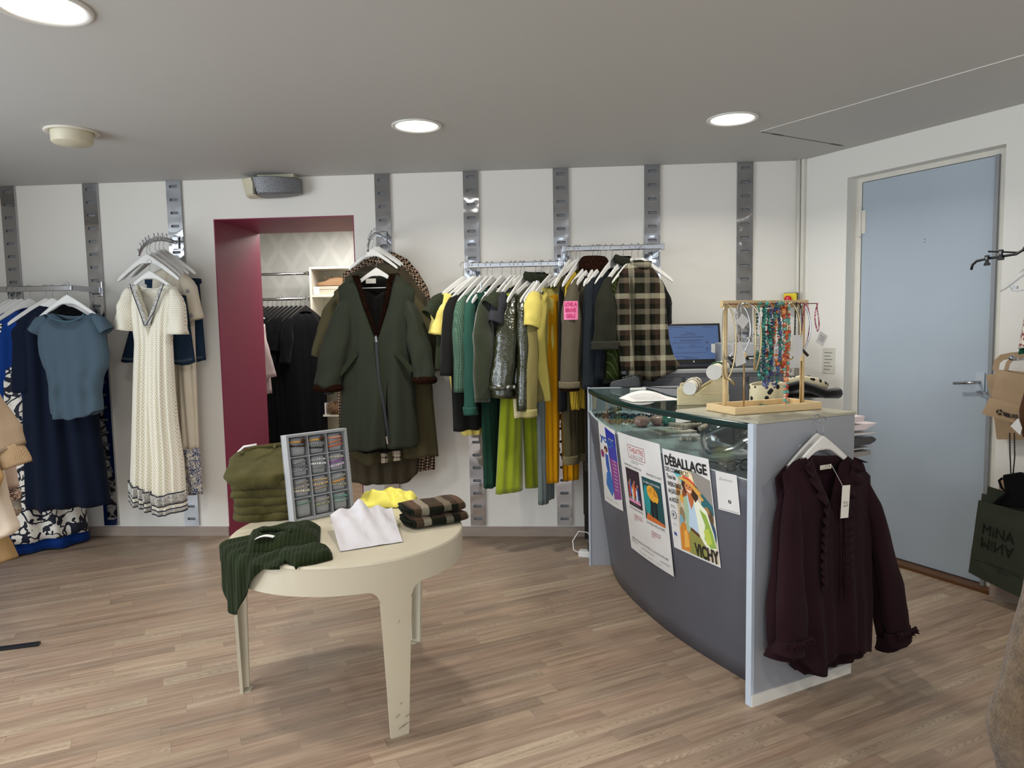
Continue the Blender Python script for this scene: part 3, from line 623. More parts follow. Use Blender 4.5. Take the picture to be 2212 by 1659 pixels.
garment('blouse','midnight blue blouse behind the charcoal jacket','blouse',GB,fabric('161a20'),onB(1322),WA+D(58),half=.2,length=.8,sleevelen=.62,sl_w=(.05,.045),depth=.04,seed=24,hlabel='white hanger holding the midnight blue blouse',hgroup=HBg,splay=.02)
garment('jacket','charcoal jacket with a wide turned cuff on the higher rail','jacket',GB,fabric('26271f',.9,.1),onB(1346),WA+D(54),half=.21,length=.78,sleevelen=.42,sl_w=(.085,.08),depth=.06,seed=25,collar=(fabric('24251e'),.05,.012),cuff=fabric('2c2d25'),hlabel='white hanger with thin straps at its tip, beside the charcoal jacket',hgroup=HBg,splay=.03)
STR=NT('olive_pinstripe'); v=STR.coord(scale=(1,1,1),rot=(0,.35,0)); sp=STR.n('SeparateXYZ'); STR.set(sp.inputs[0],v)
STR.p(col=STR.mix(STR.math('LESS_THAN',STR.math('FRACT',STR.math('DIVIDE',sp.outputs[0],.021)),.1),srgb('20270f'),srgb('4b5535')),rough=.9,spec=.06); STR=STR.mat
garment('shirt','dark olive pinstriped shirt just left of the plaid shirt','shirt',GB,STR,onB(1364),WA+D(52),half=.2,length=.82,sleevelen=.62,sl_w=(.05,.045),depth=.04,seed=26,hlabel='white hanger holding the dark olive pinstriped shirt',hgroup=HBg,splay=.03)
garment('top','black top hidden between the pinstriped and the plaid shirt','top',GB,fabric('121213'),onB(1378),WA+D(40),half=.19,length=.8,sleevelen=.3,depth=.04,seed=27,hlabel='white hanger holding the black top beside the plaid shirt',hgroup=HBg)
GREY=fabric('66706f',.85,.1)
trousers('grey trousers hanging lowest, behind the mustard trousers',GA,GREY,onA(1172),WA+D(66),half=.12,length=1.33,top=-.2,hemw=.09,seed=28,hlabel='white hanger holding the grey trousers',hgroup=HA)
# plaid shirt facing the room
PLC=['101209','6b6455','11130b','3b2c23','a8a28b','1c1e14']
PLAID=plaid(PLC,.031)
def facing(name,label,cat,px,w,rzoff=0,group=None,mat=None):
    """frame parallel to the back wall at distance w, local x,z measured from the hook point px"""
    u0,z0=BW.uz(px[0],px[1],w); t=thing(name,label,cat,BW.pt(u0,w,z0),WA,group)
    def l(x,y,dw=0): u,z=BW.uz(x,y,w+dw); return (u-u0,z-z0)
    return t,l
def prof(l,pts): return sorted((l(x,y)[1],l(x,y)[0]) for x,y in pts)
def line(l,pts): return [l(x,y) for x,y in pts]
t,l=facing('plaid_shirt','dark green and cream plaid shirt facing the room, right end of the higher rail','shirt',(1383,536),.46,group=GB)
m=cloth(line(l,[(1337,592),(1352,573),(1368,566),(1385,572),(1402,572),(1420,592),(1436,620)]),line(l,[(1337,592),(1352,573),(1368,562),(1385,561),(1402,566),(1420,592),(1436,620)]),
 prof(l,[(1337,594),(1340,640),(1341,720),(1343,780),(1345,803)]),prof(l,[(1436,622),(1440,680),(1446,735),(1456,770),(1472,792)]),line(l,[(1345,803),(1362,815),(1385,822),(1410,820),(1440,806),(1472,792)]),.07,50,40,.016,fr=(2,3,5),seed=31)
m.build('body',PLAID,t,smooth=True,solid=.002)
sleeve([l(1348,600)[:1]+(-.05,)+l(1348,600)[1:],l(1341,640)[:1]+(-.08,)+l(1341,640)[1:],l(1345,720)[:1]+(-.09,)+l(1345,720)[1:],l(1352,798)[:1]+(-.085,)+l(1352,798)[1:]],[(0,.03),(.2,.045),(1,.035)],[(0,.04),(1,.035)],seed=3).build('sleeve',PLAID,t,smooth=True,solid=.002)
m=MB(); c0=l(1385,570); m.rings([[(c0[0]+(.055+.004*q)*math.cos(a),(.04+.004*q)*math.sin(a),c0[1]-.03+.022*q) for a in [2*PI*i/24 for i in range(24)]] for q in range(3)]).build('collar',PLAID,t,smooth=True,solid=.004)
hanger(BW.pt(BW.uz(1386,534,.36)[0],.40,zB-.0),WA+D(4),'white hanger holding the plaid shirt at the right end of the higher rail',HBg,s=.86)
# ================================================================ left rail
GL='clothes on the left rail'; HL='white hangers on the left rail'
def onL(px): u,_=BW.uz(px,622,.36); return BW.pt(u,.36,zL+.02)
BLUE=fabric('10367c',.75,.15,name='royal_blue'); NAVY=fabric('141c2e',.85,.12,name='navy')
def floral(name,a='eceae2',b='10142a',sc=5,fill=.30,ring=True):
    t=NT(name); v=t.coord(); nz=t.n('TexNoise'); t.set(nz.inputs['Vector'],v); nz.inputs['Scale'].default_value=sc*1.3
    mx=t.n('VectorMath',operation='ADD'); t.set(mx.inputs[0],v)
    sc_=t.n('VectorMath',operation='SCALE'); t.set(sc_.inputs[0],nz.outputs[1]); sc_.inputs['Scale'].default_value=.09; t.set(mx.inputs[1],sc_.outputs[0])
    vo=t.n('TexVoronoi'); t.set(vo.inputs['Vector'],mx.outputs[0]); vo.inputs['Scale'].default_value=sc
    f=t.math('FRACT',t.math('MULTIPLY',vo.outputs[0],4.6))
    petals=t.math('LESS_THAN',t.math('ABSOLUTE',t.math('SUBTRACT',f,.45)),.13)
    n2=t.noise(mx.outputs[0],sc*2.3,2,.4); curl=t.math('LESS_THAN',t.math('ABSOLUTE',t.math('SUBTRACT',n2,.5)),.035)
    m2=t.math('GREATER_THAN',t.noise(v,sc*3.4,2),.62)
    near=t.math('LESS_THAN',vo.outputs[0],.55)
    mk=t.math('MAXIMUM',t.math('MAXIMUM',t.math('MULTIPLY',petals,near),curl),m2)
    t.p(col=t.mix(mk,srgb(a),srgb(b)),rough=.7); t.bump(t.noise(v,400,2),.1,.002); return t.mat
FLOR=floral('black_white_floral')
for i,px in enumerate((-60,-35,-8)):
    garment('dress',['plain blue dress at the far left end of the rail, cut by the photo edge','second blue dress from the left photo edge','bright blue dress left of the floral dress, sleeve showing'][i],'dress',GL,BLUE,onL(px+28),WA+D(56),half=.21,length=1.2,hemw=.25,sleevelen=.3,sl_w=(.09,.07),depth=.08,seed=40+i,amp=.02,hlabel='white hanger holding the '+['blue dress at the far left end','second blue dress from the left photo edge','bright blue dress left of the floral dress'][i],hgroup=HL)
garment('maxi_dress','long royal blue dress whose hem almost reaches the floor','dress',GL,BLUE,onL(32),WA+D(50),half=.2,length=1.70,hemw=.34,depth=.09,seed=44,amp=.025,neck='v',hlabel='white hanger holding the long royal blue dress',hgroup=HL)
garment('floral_dress','long white dress with black floral print and thin straps','dress',GL,FLOR,onL(44),WA+D(46),half=.19,length=1.62,hemw=.30,depth=.09,seed=45,amp=.022,neck='strap',hlabel='white hanger holding the floral dress, its straps tied at the tip',hgroup=HL)
garment('dress','blue dress seen as a bright strip between the floral and the navy dress','dress',GL,BLUE,onL(62),WA+D(48),half=.2,length=1.36,hemw=.22,depth=.06,seed=46,amp=.015,hlabel='white hanger holding the blue dress seen as a strip',hgroup=HL)
garment('sleeveless_top','navy sleeveless top behind the grey blue t-shirt','top',GL,NAVY,onL(98),WA+D(34),half=.21,length=.62,depth=.05,seed=47,neck='high',hlabel='white hanger holding the navy sleeveless top',hgroup=HL)
garment('navy_dress','long plain navy dress under the grey blue t-shirt','dress',GL,NAVY,onL(112),WA+D(16),half=.2,length=1.40,hemw=.27,depth=.10,seed=48,amp=.02,hlabel='white hanger holding the long navy dress',hgroup=HL)
garment('sleeveless_top','black top peeking out above the neckline of the grey blue t-shirt','top',GL,fabric('0f1114'),onL(140),WA+D(12),half=.19,length=.5,depth=.03,seed=49,neck='high',hlabel='white hanger holding the black top',hgroup=HL)
# grey-blue t-shirt facing the room
TSM=fabric('4b5c69',.85,.06,name='grey_blue_jersey')
t,l=facing('t_shirt','grey blue t-shirt facing the room at the right end of the left rail','t-shirt',(153,618),.52,group=GL)
sh=[(96,683),(110,677),(118,678),(140,692),(158,694),(176,692),(190,682),(198,676),(212,682)]
shb=[(96,683),(110,677),(118,678),(140,682),(158,683),(176,682),(190,680),(198,676),(212,682)]
Lp=[(92,690),(84,715),(83,740),(86,765),(94,790),(100,800),(106,830),(108,868),(111,893)]
Rp=[(214,690),(224,715),(231,740),(236,765),(234,790),(222,815),(220,850),(221,880),(222,885)]
m=cloth(line(l,sh),line(l,shb),prof(l,Lp),prof(l,Rp),line(l,[(111,893),(130,900),(155,905),(185,900),(205,893),(222,884)]),.07,56,60,.010,fr=(1.5,2.5,4),seed=50,belly=.6,twist=lambda x,z:-.007*math.sin(34*(z+1.1*abs(x-.01)))*sm((-z-.42)/.25)*sm((abs(x)-.02)/.08)*sm((.2-abs(x))/.08))
m.build('body',TSM,t,smooth=True,solid=.002)
for sg,P in ((-1,[(104,684),(90,700),(78,716)]),(1,[(206,682),(222,700),(234,716)])):
    sleeve([(l(x,y)[0],-.01,l(x,y)[1]) for x,y in P],[(0,.02),(.4,.045),(1,.04)],[(0,.02),(1,.045)],n=8,seed=sg+3,wr=.003).build('sleeve',TSM,t,smooth=True,solid=.002)
P=[(l(x,y)[0],-.058-.002*(1-abs(i-4)/4),l(x,y)[1]) for i,(x,y) in enumerate([(116,678),(124,686),(134,691),(146,693.5),(158,694.5),(170,693.5),(180,690),(188,685),(196,677)])]
MB().tube(P,.0055,6,flat=.5).build('neckband',fabric('46606f',.85,.05),t,smooth=True)
hanger(BW.pt(BW.uz(153,618,.40)[0],.44,zL+.03),WA+D(4),'white hanger holding the grey blue t-shirt at the end of the left rail',HL,s=.94)
# ================================================================ white dress arm
GW='clothes on the curved arm left of the doorway'; HW='white hangers on the curved arm left of the doorway'
def onP(P,u,z,k,dz=.02): p=P[k]; return BW.pt(u+p[0],-p[1],z+p[2]+dz)
zz1=ARM1.location.z; hangs=[]
DEN=NT('denim'); v=DEN.coord(); DEN.p(col=DEN.mix(DEN.noise(v,7,4,.6),srgb('131d2c'),srgb('2a3f56')),rough=.9,spec=.1); DEN.bump(DEN.noise(v,700,2),.2,.002); DEN=DEN.mat
CREAM=fabric('d8cfbc',.85,.06,name='cream_cotton')
def dskirt(lb,px,w,tl,tr,bl,br,hem,seed,mat=DEN,name='denim_skirt',cat='skirt'):
    t,l=facing(name,lb,cat,px,w,group=GW); top=[l(*tl),l(*tr)]
    m=cloth(top,top,prof(l,[tl,bl]),prof(l,[tr,br]),line(l,hem),.03,30,24,.006,fr=(2,3),seed=seed,ramp=0); m.build('body',mat,t,smooth=True,solid=.003)
    ST=plain('8f9aa6',.8,0,'pale_stitch')
    for dz in (.022,.03):
        P=[(l(x,y)[0]*.985,-.034-.002*0,l(x,y)[1]+dz) for x,y in hem]; MB().tube(P,.0009,4).build('hem_stitch',ST,t)
    a,b=l(*tl),l(*tr); MB().box(a[0]-.002,b[0]+.002,-.034,.034,a[1]-.035,a[1]).build('waistband',mat,t,bevel=.006)
    x=(a[0]*.3+b[0]*.7); MB().lathe([(.0001,0),(.008,0)],10).build('button',plain('b58a55',.3,1,'brass'),t,loc=(x,-.0355,a[1]-.017),rot=(PI/2,0,0))
    return t
dskirt('dark denim skirt furthest right on the curved arm, behind the cream shirt sleeve',(395,535),.10,(318,604),(430,604),(308,780),(445,778),[(308,780),(350,783),(400,783),(445,779)],61)
t,l=facing('trousers','cream trousers hanging low behind the white dress','trousers',(392,540),.14,group=GW)
CT=fabric('c9bda6',.85,.08,name='beige_linen')
for k,(a,b,c,d) in enumerate((((345,700),(385,700),(368,1060),(398,1060)),((385,700),(415,700),(398,1058),(436,1066)))):
    top=[l(*a),l(*b)]; m=cloth(top,top,prof(l,[a,c]),prof(l,[b,d]),[l(*c),l(*d)],.03,18,30,.01,fr=(1,2),seed=62+k,ramp=0,yc=-.01*k); m.build('leg',CT,t,smooth=True,solid=.002)
BT=floral('blue_toile','d9d4c8','3a4a78',16)
t,l=facing('skirt','cream long skirt with a blue printed hem behind the white dress','skirt',(392,545),.17,group=GW)
m=cloth([l(380,690),l(420,690)],[l(380,690),l(420,690)],prof(l,[(380,690),(395,970)]),prof(l,[(420,690),(430,970)]),[l(395,970),l(430,970)],.03,20,24,.012,fr=(1,2),seed=64,ramp=0); m.build('body',CREAM,t,smooth=True,solid=.002)
m=cloth([l(394,968),l(431,968)],[l(394,968),l(431,968)],prof(l,[(394,968),(400,1068)]),prof(l,[(431,968),(438,1066)]),[l(400,1068),l(438,1066)],.031,20,10,.012,fr=(1,2),seed=64,ramp=0); m.build('printed_hem',BT,t,smooth=True,solid=.003)
# cream shirt with embroidered sleeve
t,l=facing('shirt','cream shirt with a small blue sun embroidered on its short sleeve','shirt',(388,545),.2,group=GW)
tp=line(l,[(330,590),(350,580),(380,576),(402,590)])
m=cloth(tp,tp,prof(l,[(330,592),(328,700)]),prof(l,[(402,592),(405,690)]),[l(328,700),l(405,690)],.04,24,16,.006,seed=65); m.build('body',CREAM,t,smooth=True,solid=.002)
P=[(395,592),(412,620),(428,690)]; sleeve([(l(x,y)[0],-.02,l(x,y)[1]) for x,y in P],[(0,.02),(.3,.05),(1,.052)],[(0,.02),(.3,.04),(1,.045)],n=12,seed=5,wr=.003).build('sleeve',CREAM,t,smooth=True,solid=.002)
EMB=plain('5b6f94',.8,0,'blue_embroidery')
m=MB(); c=l(416,630)
for i in range(10):
    a=2*PI*i/10; m.box(-.0015,.0015,-.001,.001,.009,.018,Matrix.Translation((c[0],-.064,c[1]))@Matrix.Rotation(a,4,'Y'))
m.lathe([(.0001,0),(.009,0)],10); 
m2=MB(); 
for i in range(12):
    a=2*PI*i/12; b=a+.26; m2.add([(c[0],-.0655,c[1]),(c[0]+.009*math.cos(a),-.0655,c[1]+.009*math.sin(a)),(c[0]+.019*math.cos((a+b)/2),-.0655,c[1]+.019*math.sin((a+b)/2)),(c[0]+.009*math.cos(b),-.0655,c[1]+.009*math.sin(b))],[(0,1,2,3)])
m2.build('sun_embroidery',EMB,t)
c=l(424,682); m=MB()
for r in (.014,.008): m.tube([(c[0]+r*math.cos(PI/2*i),-.068,c[1]+r*math.sin(PI/2*i)) for i in range(4)],.0014,4,closed=True)
m.build('square_embroidery',EMB,t)
dskirt('blue denim skirt with pale stitching spread behind the white dress',(375,570),.26,(300,640),(402,640),(261,783),(422,783),[(261,781),(300,785),(350,787),(400,788),(422,783)],66)
# the white dress
DRS=NT('cream_dot_print'); v=DRS.coord(scale=(85,1,85)); sp=DRS.n('SeparateXYZ'); DRS.set(sp.inputs[0],v)
rowi=DRS.math('FLOOR',sp.outputs[2]); fx=DRS.math('SUBTRACT',DRS.math('FRACT',DRS.math('ADD',sp.outputs[0],DRS.math('MULTIPLY',rowi,.5))),.5); fz=DRS.math('SUBTRACT',DRS.math('FRACT',sp.outputs[2]),.5)
dd=DRS.math('ADD',DRS.math('MULTIPLY',fx,fx),DRS.math('MULTIPLY',fz,fz))
DRS.p(col=DRS.mix(DRS.math('LESS_THAN',dd,.035),srgb('ece8d8'),srgb('a89a78')),rough=.8,sheen=.2); DRS.bump(DRS.noise(DRS.coord(),300,2),.15,.002); DRS=DRS.mat
NV=plain('141a33',.8,0,'navy_trim')
t,l=facing('white_dress','long white dotted dress with navy embroidered neck and hem bands','dress',(322,562),.42,group=GW)
tf=line(l,[(272,620),(285,617),(298,614),(306,640),(318,672),(330,704),(342,672),(353,640),(362,614),(372,617),(384,622)])
tb=line(l,[(272,620),(285,617),(298,614),(306,618),(318,622),(330,623),(342,622),(353,618),(362,614),(372,617),(384,622)])
m=cloth(tf,tb,prof(l,[(272,622),(285,690),(292,740),(290,800),(288,915),(286,1000),(284,1082)]),prof(l,[(384,624),(374,690),(372,740),(378,850),(384,915),(396,1000),(402,1100)]),
  line(l,[(284,1079),(300,1084),(325,1090),(345,1098),(362,1106),(380,1104),(402,1100)]),lambda t:.045+.06*t,90,60,.016,fr=(5,7,9),seed=70,belly=.8,wr=.004,ramp=.08,hemw=.004)
m.build('body',DRS,t,smooth=True,solid=.002)
for sg,P in ((-1,[(284,622),(276,660),(270,712)]),(1,[(376,624),(386,660),(388,722)])):
    sleeve([(l(x,y)[0],-.015,l(x,y)[1]) for x,y in P],[(0,.02),(.25,.045),(1,.062)],[(0,.02),(.3,.05),(1,.055)],n=16,seed=sg+9,wr=.008).build('sleeve',DRS,t,smooth=True,solid=.002)
def band_on(pts,wd,yy,name,mat,par_,th=.0015):
    m=MB(); rs=[]
    for i,(x,z) in enumerate(pts):
        j=min(i+1,len(pts)-1); k=max(i-1,0); dx,dz=pts[j][0]-pts[k][0],pts[j][1]-pts[k][1]; n_=math.hypot(dx,dz) or 1; nx_,nz_=-dz/n_*wd/2,dx/n_*wd/2
        y=yy(x,z) if callable(yy) else yy
        rs.append([(x-nx_,y,z-nz_),(x+nx_,y,z+nz_),(x+nx_,y+th,z+nz_),(x-nx_,y+th,z-nz_)])
    m.rings(rs,cap=(True,True)); return m.build(name,mat,par_)
BANDM=floral('embroidered_band','e8e5da','1a2140',60)
for pts in ([(298,614),(306,640),(318,672),(329,704)],[(362,614),(353,640),(342,672),(331,704)]):
    q=line(l,pts); band_on(q,.022,-.066,'neck_band',BANDM,t); band_on([(x+(-.013 if x<0.01 else .013),z) for x,z in q],.0045,-.068,'neck_piping',NV,t)
# hem bands follow the folds: copies of the body cloth slightly outside
def hemband(z0,z1,mat,name,off):
    P0=line(l,[(284,1079),(300,1084),(325,1090),(345,1098),(362,1106),(380,1104),(402,1100)])
    tp=[(x,z+z0) for x,z in P0]; bt=[(x,z+z1) for x,z in P0]
    rnd=random.Random(70); K=[(f,rnd.random(),rnd.uniform(-1.2,1.2),rnd.uniform(.5,1)) for f in (5,7,9)]; K2=[(f,rnd.random(),rnd.uniform(-1.2,1.2),rnd.uniform(.5,1)) for f in (5,7,9)]
    m=MB(); rs=[]
    for j in range(5):
        q=j/4; r=[]
        for i in range(180):
            sg=-1 if i<=90 else 1; s=i/90 if i<=90 else (180-i)/90; xl=P0[0][0]; xr=P0[-1][0]
            x=xl+(xr-xl)*s; zh=interp(P0,x)+.004*math.sin(s*23+70); z=zh+z0+(z1-z0)*q; tt=1+z0*.7
            e=max(0,1-abs(2*s-1)**2.6)**.55; y=sg*(.045+.06*tt)*e; A=.016*(tt**.8)*(math.sin(PI*s)**.6 if 0<s<1 else 0)
            for f,ph,c_,a in (K if sg<0 else K2): y+=A*a*math.sin(2*PI*(f*s+ph)+c_*tt*2)
            y+=.004*mnoise.noise(Vector((x*9+70,z*6,sg*3.)))*(math.sin(PI*s)**.5 if 0<s<1 else 0)
            # narrow with the skirt
            x=x-(z-zh)*(0.03)*(2*s-1)-(z-zh)*.0
            r.append((x+off*(2*s-1)*abs(2*s-1)**6,y+sg*off,z))
        rs.append(r)
    m.rings(rs).build(name,mat,t,smooth=True,solid=.001)
hemband(.125,.065,BANDM,'hem_band',.0035)
for z in (.132,.063,.034): hemband(z,z-.007,NV,'hem_stripe',.004)
hemband(.026,.006,BANDM,'hem_band',.0035); hemband(.004,-.003,NV,'hem_stripe',.004)
u_h,z_h=BW.uz(322,562,.42)
hanger(BW.pt(u_h,.42,z_h-.0),WA,'white hanger with cross bar holding the white dotted dress',HW,bar=True,s=.8)
for i,(k,lb) in enumerate(((8,'cream trousers'),(6,'cream shirt with the sun embroidery'),(11,'blue denim skirt'),(13,'cream long skirt'),(4,'dark denim skirt'))):
    q=onP(P1,0,zz1,k+2); hanger(q,WA+D(-14+3*i),'bare white hanger on the curved arm, for the '+lb,HW)
# ================================================================ green coat arm
GC='coats on the curved arm right of the doorway'; HC='white hangers on the curved arm right of the doorway'
HT=NT('houndstooth'); v=HT.coord(scale=(70,70,70),rot=(0,.7,0)); ck=HT.n('TexChecker'); HT.set(ck.inputs[0],v); ck.inputs['Scale'].default_value=1; HT.p(col=HT.mix(ck.outputs[1],srgb('1b1714'),srgb('a58c76')),rough=.9,spec=.06); HT=HT.mat
TAU=fabric('453e31',.9,.1); OLV=fabric('4a4530',.85,.1); GRN=fabric('2d3127',.72,.08,name='green_coat_shell'); BLK=fabric('0c0a09',1,.1,name='dark_lining')
CHK=plaid(['cdbfae','1c1916','d8c9b8','b9a58f'],.012,'beige_check')
def coat(name,lb,px,w,mat,tf,tb,Lp,Rp,hem,dep,seed,sl=(),neckx=None,cat='coat'):
    t,l=facing(name,lb,cat,px,w,group=GC)
    m=cloth(line(l,tf),line(l,tb),prof(l,Lp),prof(l,Rp),line(l,hem),dep,52,44,.016,fr=(2,3,5),seed=seed,belly=.7); m.build('body',mat,t,smooth=True,solid=.003)
    for i,(P,rx) in enumerate(sl): sleeve([(l(x,y)[0],yy,l(x,y)[1]) for x,y,yy in P],rx,[(0,.02),(.25,.05),(1,.055)],n=24,seed=seed+i,wr=.006,seg=18).build('sleeve',mat,t,smooth=True,solid=.003)
    return t,l
coat('houndstooth_coat','brown houndstooth coat at the very back of the coats','coat' and (826,512),.10,HT,[(742,590),(770,570),(800,556),(850,545),(880,560),(905,590)],[(742,590),(770,570),(800,556),(850,545),(880,560),(905,590)],[(742,592),(736,700),(730,850)],[(905,592),(922,700),(935,850)],[(730,1015),(935,1015)],.04,80,sl=[([(895,585,-.02),(920,660,-.02),(945,800,-.02)],[(0,.02),(.2,.05),(1,.045)])])
coat('brown_coat','taupe brown coat second from the back, its long hem showing lowest','' or (822,530),.18,TAU,[(745,600),(780,578),(805,572),(840,565),(870,575),(900,612)],[(745,600),(780,578),(805,572),(840,565),(870,575),(900,612)],[(745,602),(740,700),(760,1040)],[(900,614),(912,700),(902,1020)],[(762,1040),(800,1045),(850,1042),(885,1040),(902,1022)],.05,81,sl=[([(890,610,-.02),(915,690,-.02),(936,790,-.03)],[(0,.02),(.2,.06),(1,.05)])])
t,l=coat('brown_coat','olive brown coat just behind the green one, with a check lining at its hem',(820,540),.27,OLV,[(722,630),(760,600),(785,594),(830,590),(870,600),(900,640)],[(722,630),(760,600),(785,594),(830,590),(870,600),(900,640)],[(722,632),(715,750),(760,985)],[(900,642),(925,760),(947,985)],[(760,985),(800,1002),(860,990),(900,986),(947,984)],.06,82,sl=[([(728,640,-.0),(712,700,-.01),(692,770,-.02)],[(0,.02),(.3,.06),(1,.05)]),([(890,640,-.01),(925,720,-.02),(948,800,-.03)],[(0,.02),(.2,.06),(1,.05)])])
a,b=l(829,975),l(871,996); MB().grid(lambda p,q:(a[0]+(b[0]-a[0])*p,-.07-.003*math.sin(p*9),a[1]+(b[1]-a[1])*q+.02*p),10,3).build('check_lining',CHK,t,solid=.003)
# front green coat
u_h,z_h=BW.uz(812,555,.40)
t,l=facing('green_coat','dark green zipped coat with brown fur cuffs, in front of the other coats','coat',(812,555),.40,group=GC)
tf=line(l,[(731,620),(757,600),(768,592),(776,602),(790,650),(806,690),(820,724),(830,690),(842,650),(850,606),(856,592),(872,604),(896,628)])
tb=line(l,[(731,620),(757,600),(768,592),(785,594),(812,596),(840,594),(856,592),(872,604),(896,628)])
m=cloth(tf,tb,prof(l,[(731,622),(741,700),(740,800),(736,900),(733,968)]),prof(l,[(896,630),(890,700),(893,800),(900,900),(903,960)]),line(l,[(733,968),(760,974),(800,968),(845,962),(875,966),(903,962)]),lambda t:.06+.05*t,70,50,.02,fr=(1.5,2.5,4),seed=90,belly=.9,wr=.006)
m.build('body',GRN,t,smooth=True,solid=.004)
# dark lining inside the open neck and below the hem
m=cloth(line(l,[(760,612),(812,640),(860,612)]),line(l,[(760,604),(812,606),(860,604)]),prof(l,[(760,640),(745,800),(745,962)]),prof(l,[(860,640),(890,800),(892,958)]),line(l,[(745,966),(800,975),(850,972),(892,962)]),lambda t:.03+.05*t,30,30,.01,seed=91)
m.build('dark_lining',BLK,t,smooth=True,solid=.002)
for i,(P,rx) in enumerate(((((760,630,0.),(744,680,-.02),(728,760,-.05),(715,834,-.07)),[(0,.02),(.2,.05),(.5,.072),(1,.080)]),(((876,640,0.),(894,690,-.02),(912,760,-.05),(921,817,-.06)),[(0,.02),(.2,.05),(.5,.066),(1,.064)]))):
    sleeve([(l(x,y)[0],yy,l(x,y)[1]) for x,y,yy in P],rx,[(0,.02),(.2,.055),(1,.06)],n=28,seed=92+i,wr=.008,seg=22).build('sleeve',GRN,t,smooth=True,solid=.003)
    x,z=l(P[-1][0],P[-1][1]+2); r=rx[-1][1]
    furry(t,'fur_cuff',ringfn((x,P[-1][2],z),r-.008,.052,.024),30,10,3600,.016,100+i)
for pts in ([(768,596),(776,610),(790,652),(806,692),(819,724)],[(856,594),(849,612),(842,652),(830,692),(821,724)]):
    q=line(l,pts)
    P=[(x+(-.004 if i_<0 else 0),-.05-.01*min(1,k_*.5),z) for k_,(x,z) in enumerate(q) for i_ in (1,)]
    m=MB(); furry(t,'fur_facing',(lambda P:(lambda a,b:tuple(Vector((interp([(k/(len(P)-1),p[0]) for k,p in enumerate(P)],a),interp([(k/(len(P)-1),p[1]) for k,p in enumerate(P)],a),interp([(k/(len(P)-1),p[2]) for k,p in enumerate(P)],a)))+Vector((.017*(1-a*.75)*math.cos(2*PI*b)+(.012*(1-a) if P[0][0]<0 else -.012*(1-a)),.013*math.sin(2*PI*b),0)))))(P),24,8,2200,.010,105)
furry(t,'fur_collar',lambda a,b:(l(812,600)[0]+(.125+.016*math.cos(2*PI*b))*math.cos(PI*a),.03+.03*math.sin(PI*a)+.016*math.sin(2*PI*b),l(812,598)[1]-.0+.018*math.sin(2*PI*b)),26,8,2600,.012,107)
ZP=plain('24262a',.4,.3,'dark_zip')
q=line(l,[(820.5,724),(822,760),(827,820),(838,880),(845,930),(846,942)])
band_on(q,.016,-.098,'zip',ZP,t,.004); q2=line(l,[(820.5,726),(822,738)]); band_on(q2,.012,-.103,'zip_slider',METAL,t,.006)
q2=line(l,[(845,936),(847,952)]); band_on(q2,.010,-.125,'zip_slider',METAL,t,.006)
for pts in ([(778,762),(742,808)],[(862,760),(898,800)]):
    q=line(l,pts); band_on(q,.030,-.088,'pocket_welt',fabric('272e20',.72,.06),t,.012)
a_,b_=l(790,602),l(812,612); MB().box(a_[0],b_[0],.0,.002,b_[1],a_[1]).build('neck_label',plain('b9b7ad',.6,0,'label_cloth'),t)
hanger(BW.pt(u_h,.40,z_h-.0),WA,'front white hanger holding the dark green coat',HC,bar=True,s=.82)
zz2=ARM2.location.z
for i,(k,lb) in enumerate(((6,'houndstooth coat'),(9,'taupe brown coat'),(13,'olive brown coat'))):
    q=onP(P2,US[3],zz2,k,-.015); hanger(q,WA+D(4-4*i),'white hanger holding the '+lb,HC,s=.74)
# ================================================================ back room furniture
QP=Plane(BW.pt(0,-T-BR+.02,0)[:2],BW.a)           # plane just in front of the back room wall
area('backroom_lamp',BW.pt(.6,-T-.7,H-.03),(0,0,0),.9,.9,52,(1,.95,.86))
def backrail(px0,px1,py,w,lb):
    u0,z=QP.uz(px0,py,w); u1,z1=QP.uz(px1,py,w); z=(z+z1)/2
    t=thing('clothes_rail',lb,'clothes rail',QP.pt(u0-.5,w,z),BW.a)
    MB().tube([(0,0,0),(u1-u0+.5,0,0)],.014,10).build('bar',METAL,t,smooth=True)
    m=MB(); 
    for x in (.1,): m.box(x-.01,x+.01,0,w-.02,-.01,.01)
    m.build('arm',METAL,t); MB().box(u1-u0+.48,u1-u0+.5,-.025,.025,-.02,.02).build('end_socket',METAL,t); return u0,u1,z
backrail(565,667,592,.3,'bare chrome rail high up in the back room')
ua,ub,zr=backrail(570,667,646,.42,'chrome rail in the back room holding the black clothes')
BKM=fabric('0b0c10',.9,.2,name='black_cloth'); BH=plain('1a1a1c',.4,0,'black_lacquer')
GK='black clothes in the back room'; HK='black hangers in the back room'
hm={}
def bhanger(loc,rz,lb):
    hanger(loc,rz,lb,HK,mat=BH)
nb=11
for i in range(nb):
    u=ua-.06+(ub-ua+.02)*i/(nb-1); q=QP.pt(u,.42,zr+.02)
    garment('black_dress' if i%3 else 'black_jacket','long black garment on the back room rail, one of a tight row','clothes',GK,BKM,q,BW.a+D(50),half=.2,length=1.42+.05*(i%3),hemw=.2,sleevelen=(.0,.45,.28)[i%3],sl_w=(.06,.05),depth=.05,seed=200+i,nx=20,nz=16)
    bhanger(q,BW.a+D(50),'black hanger on the back room rail, one of a tight row')
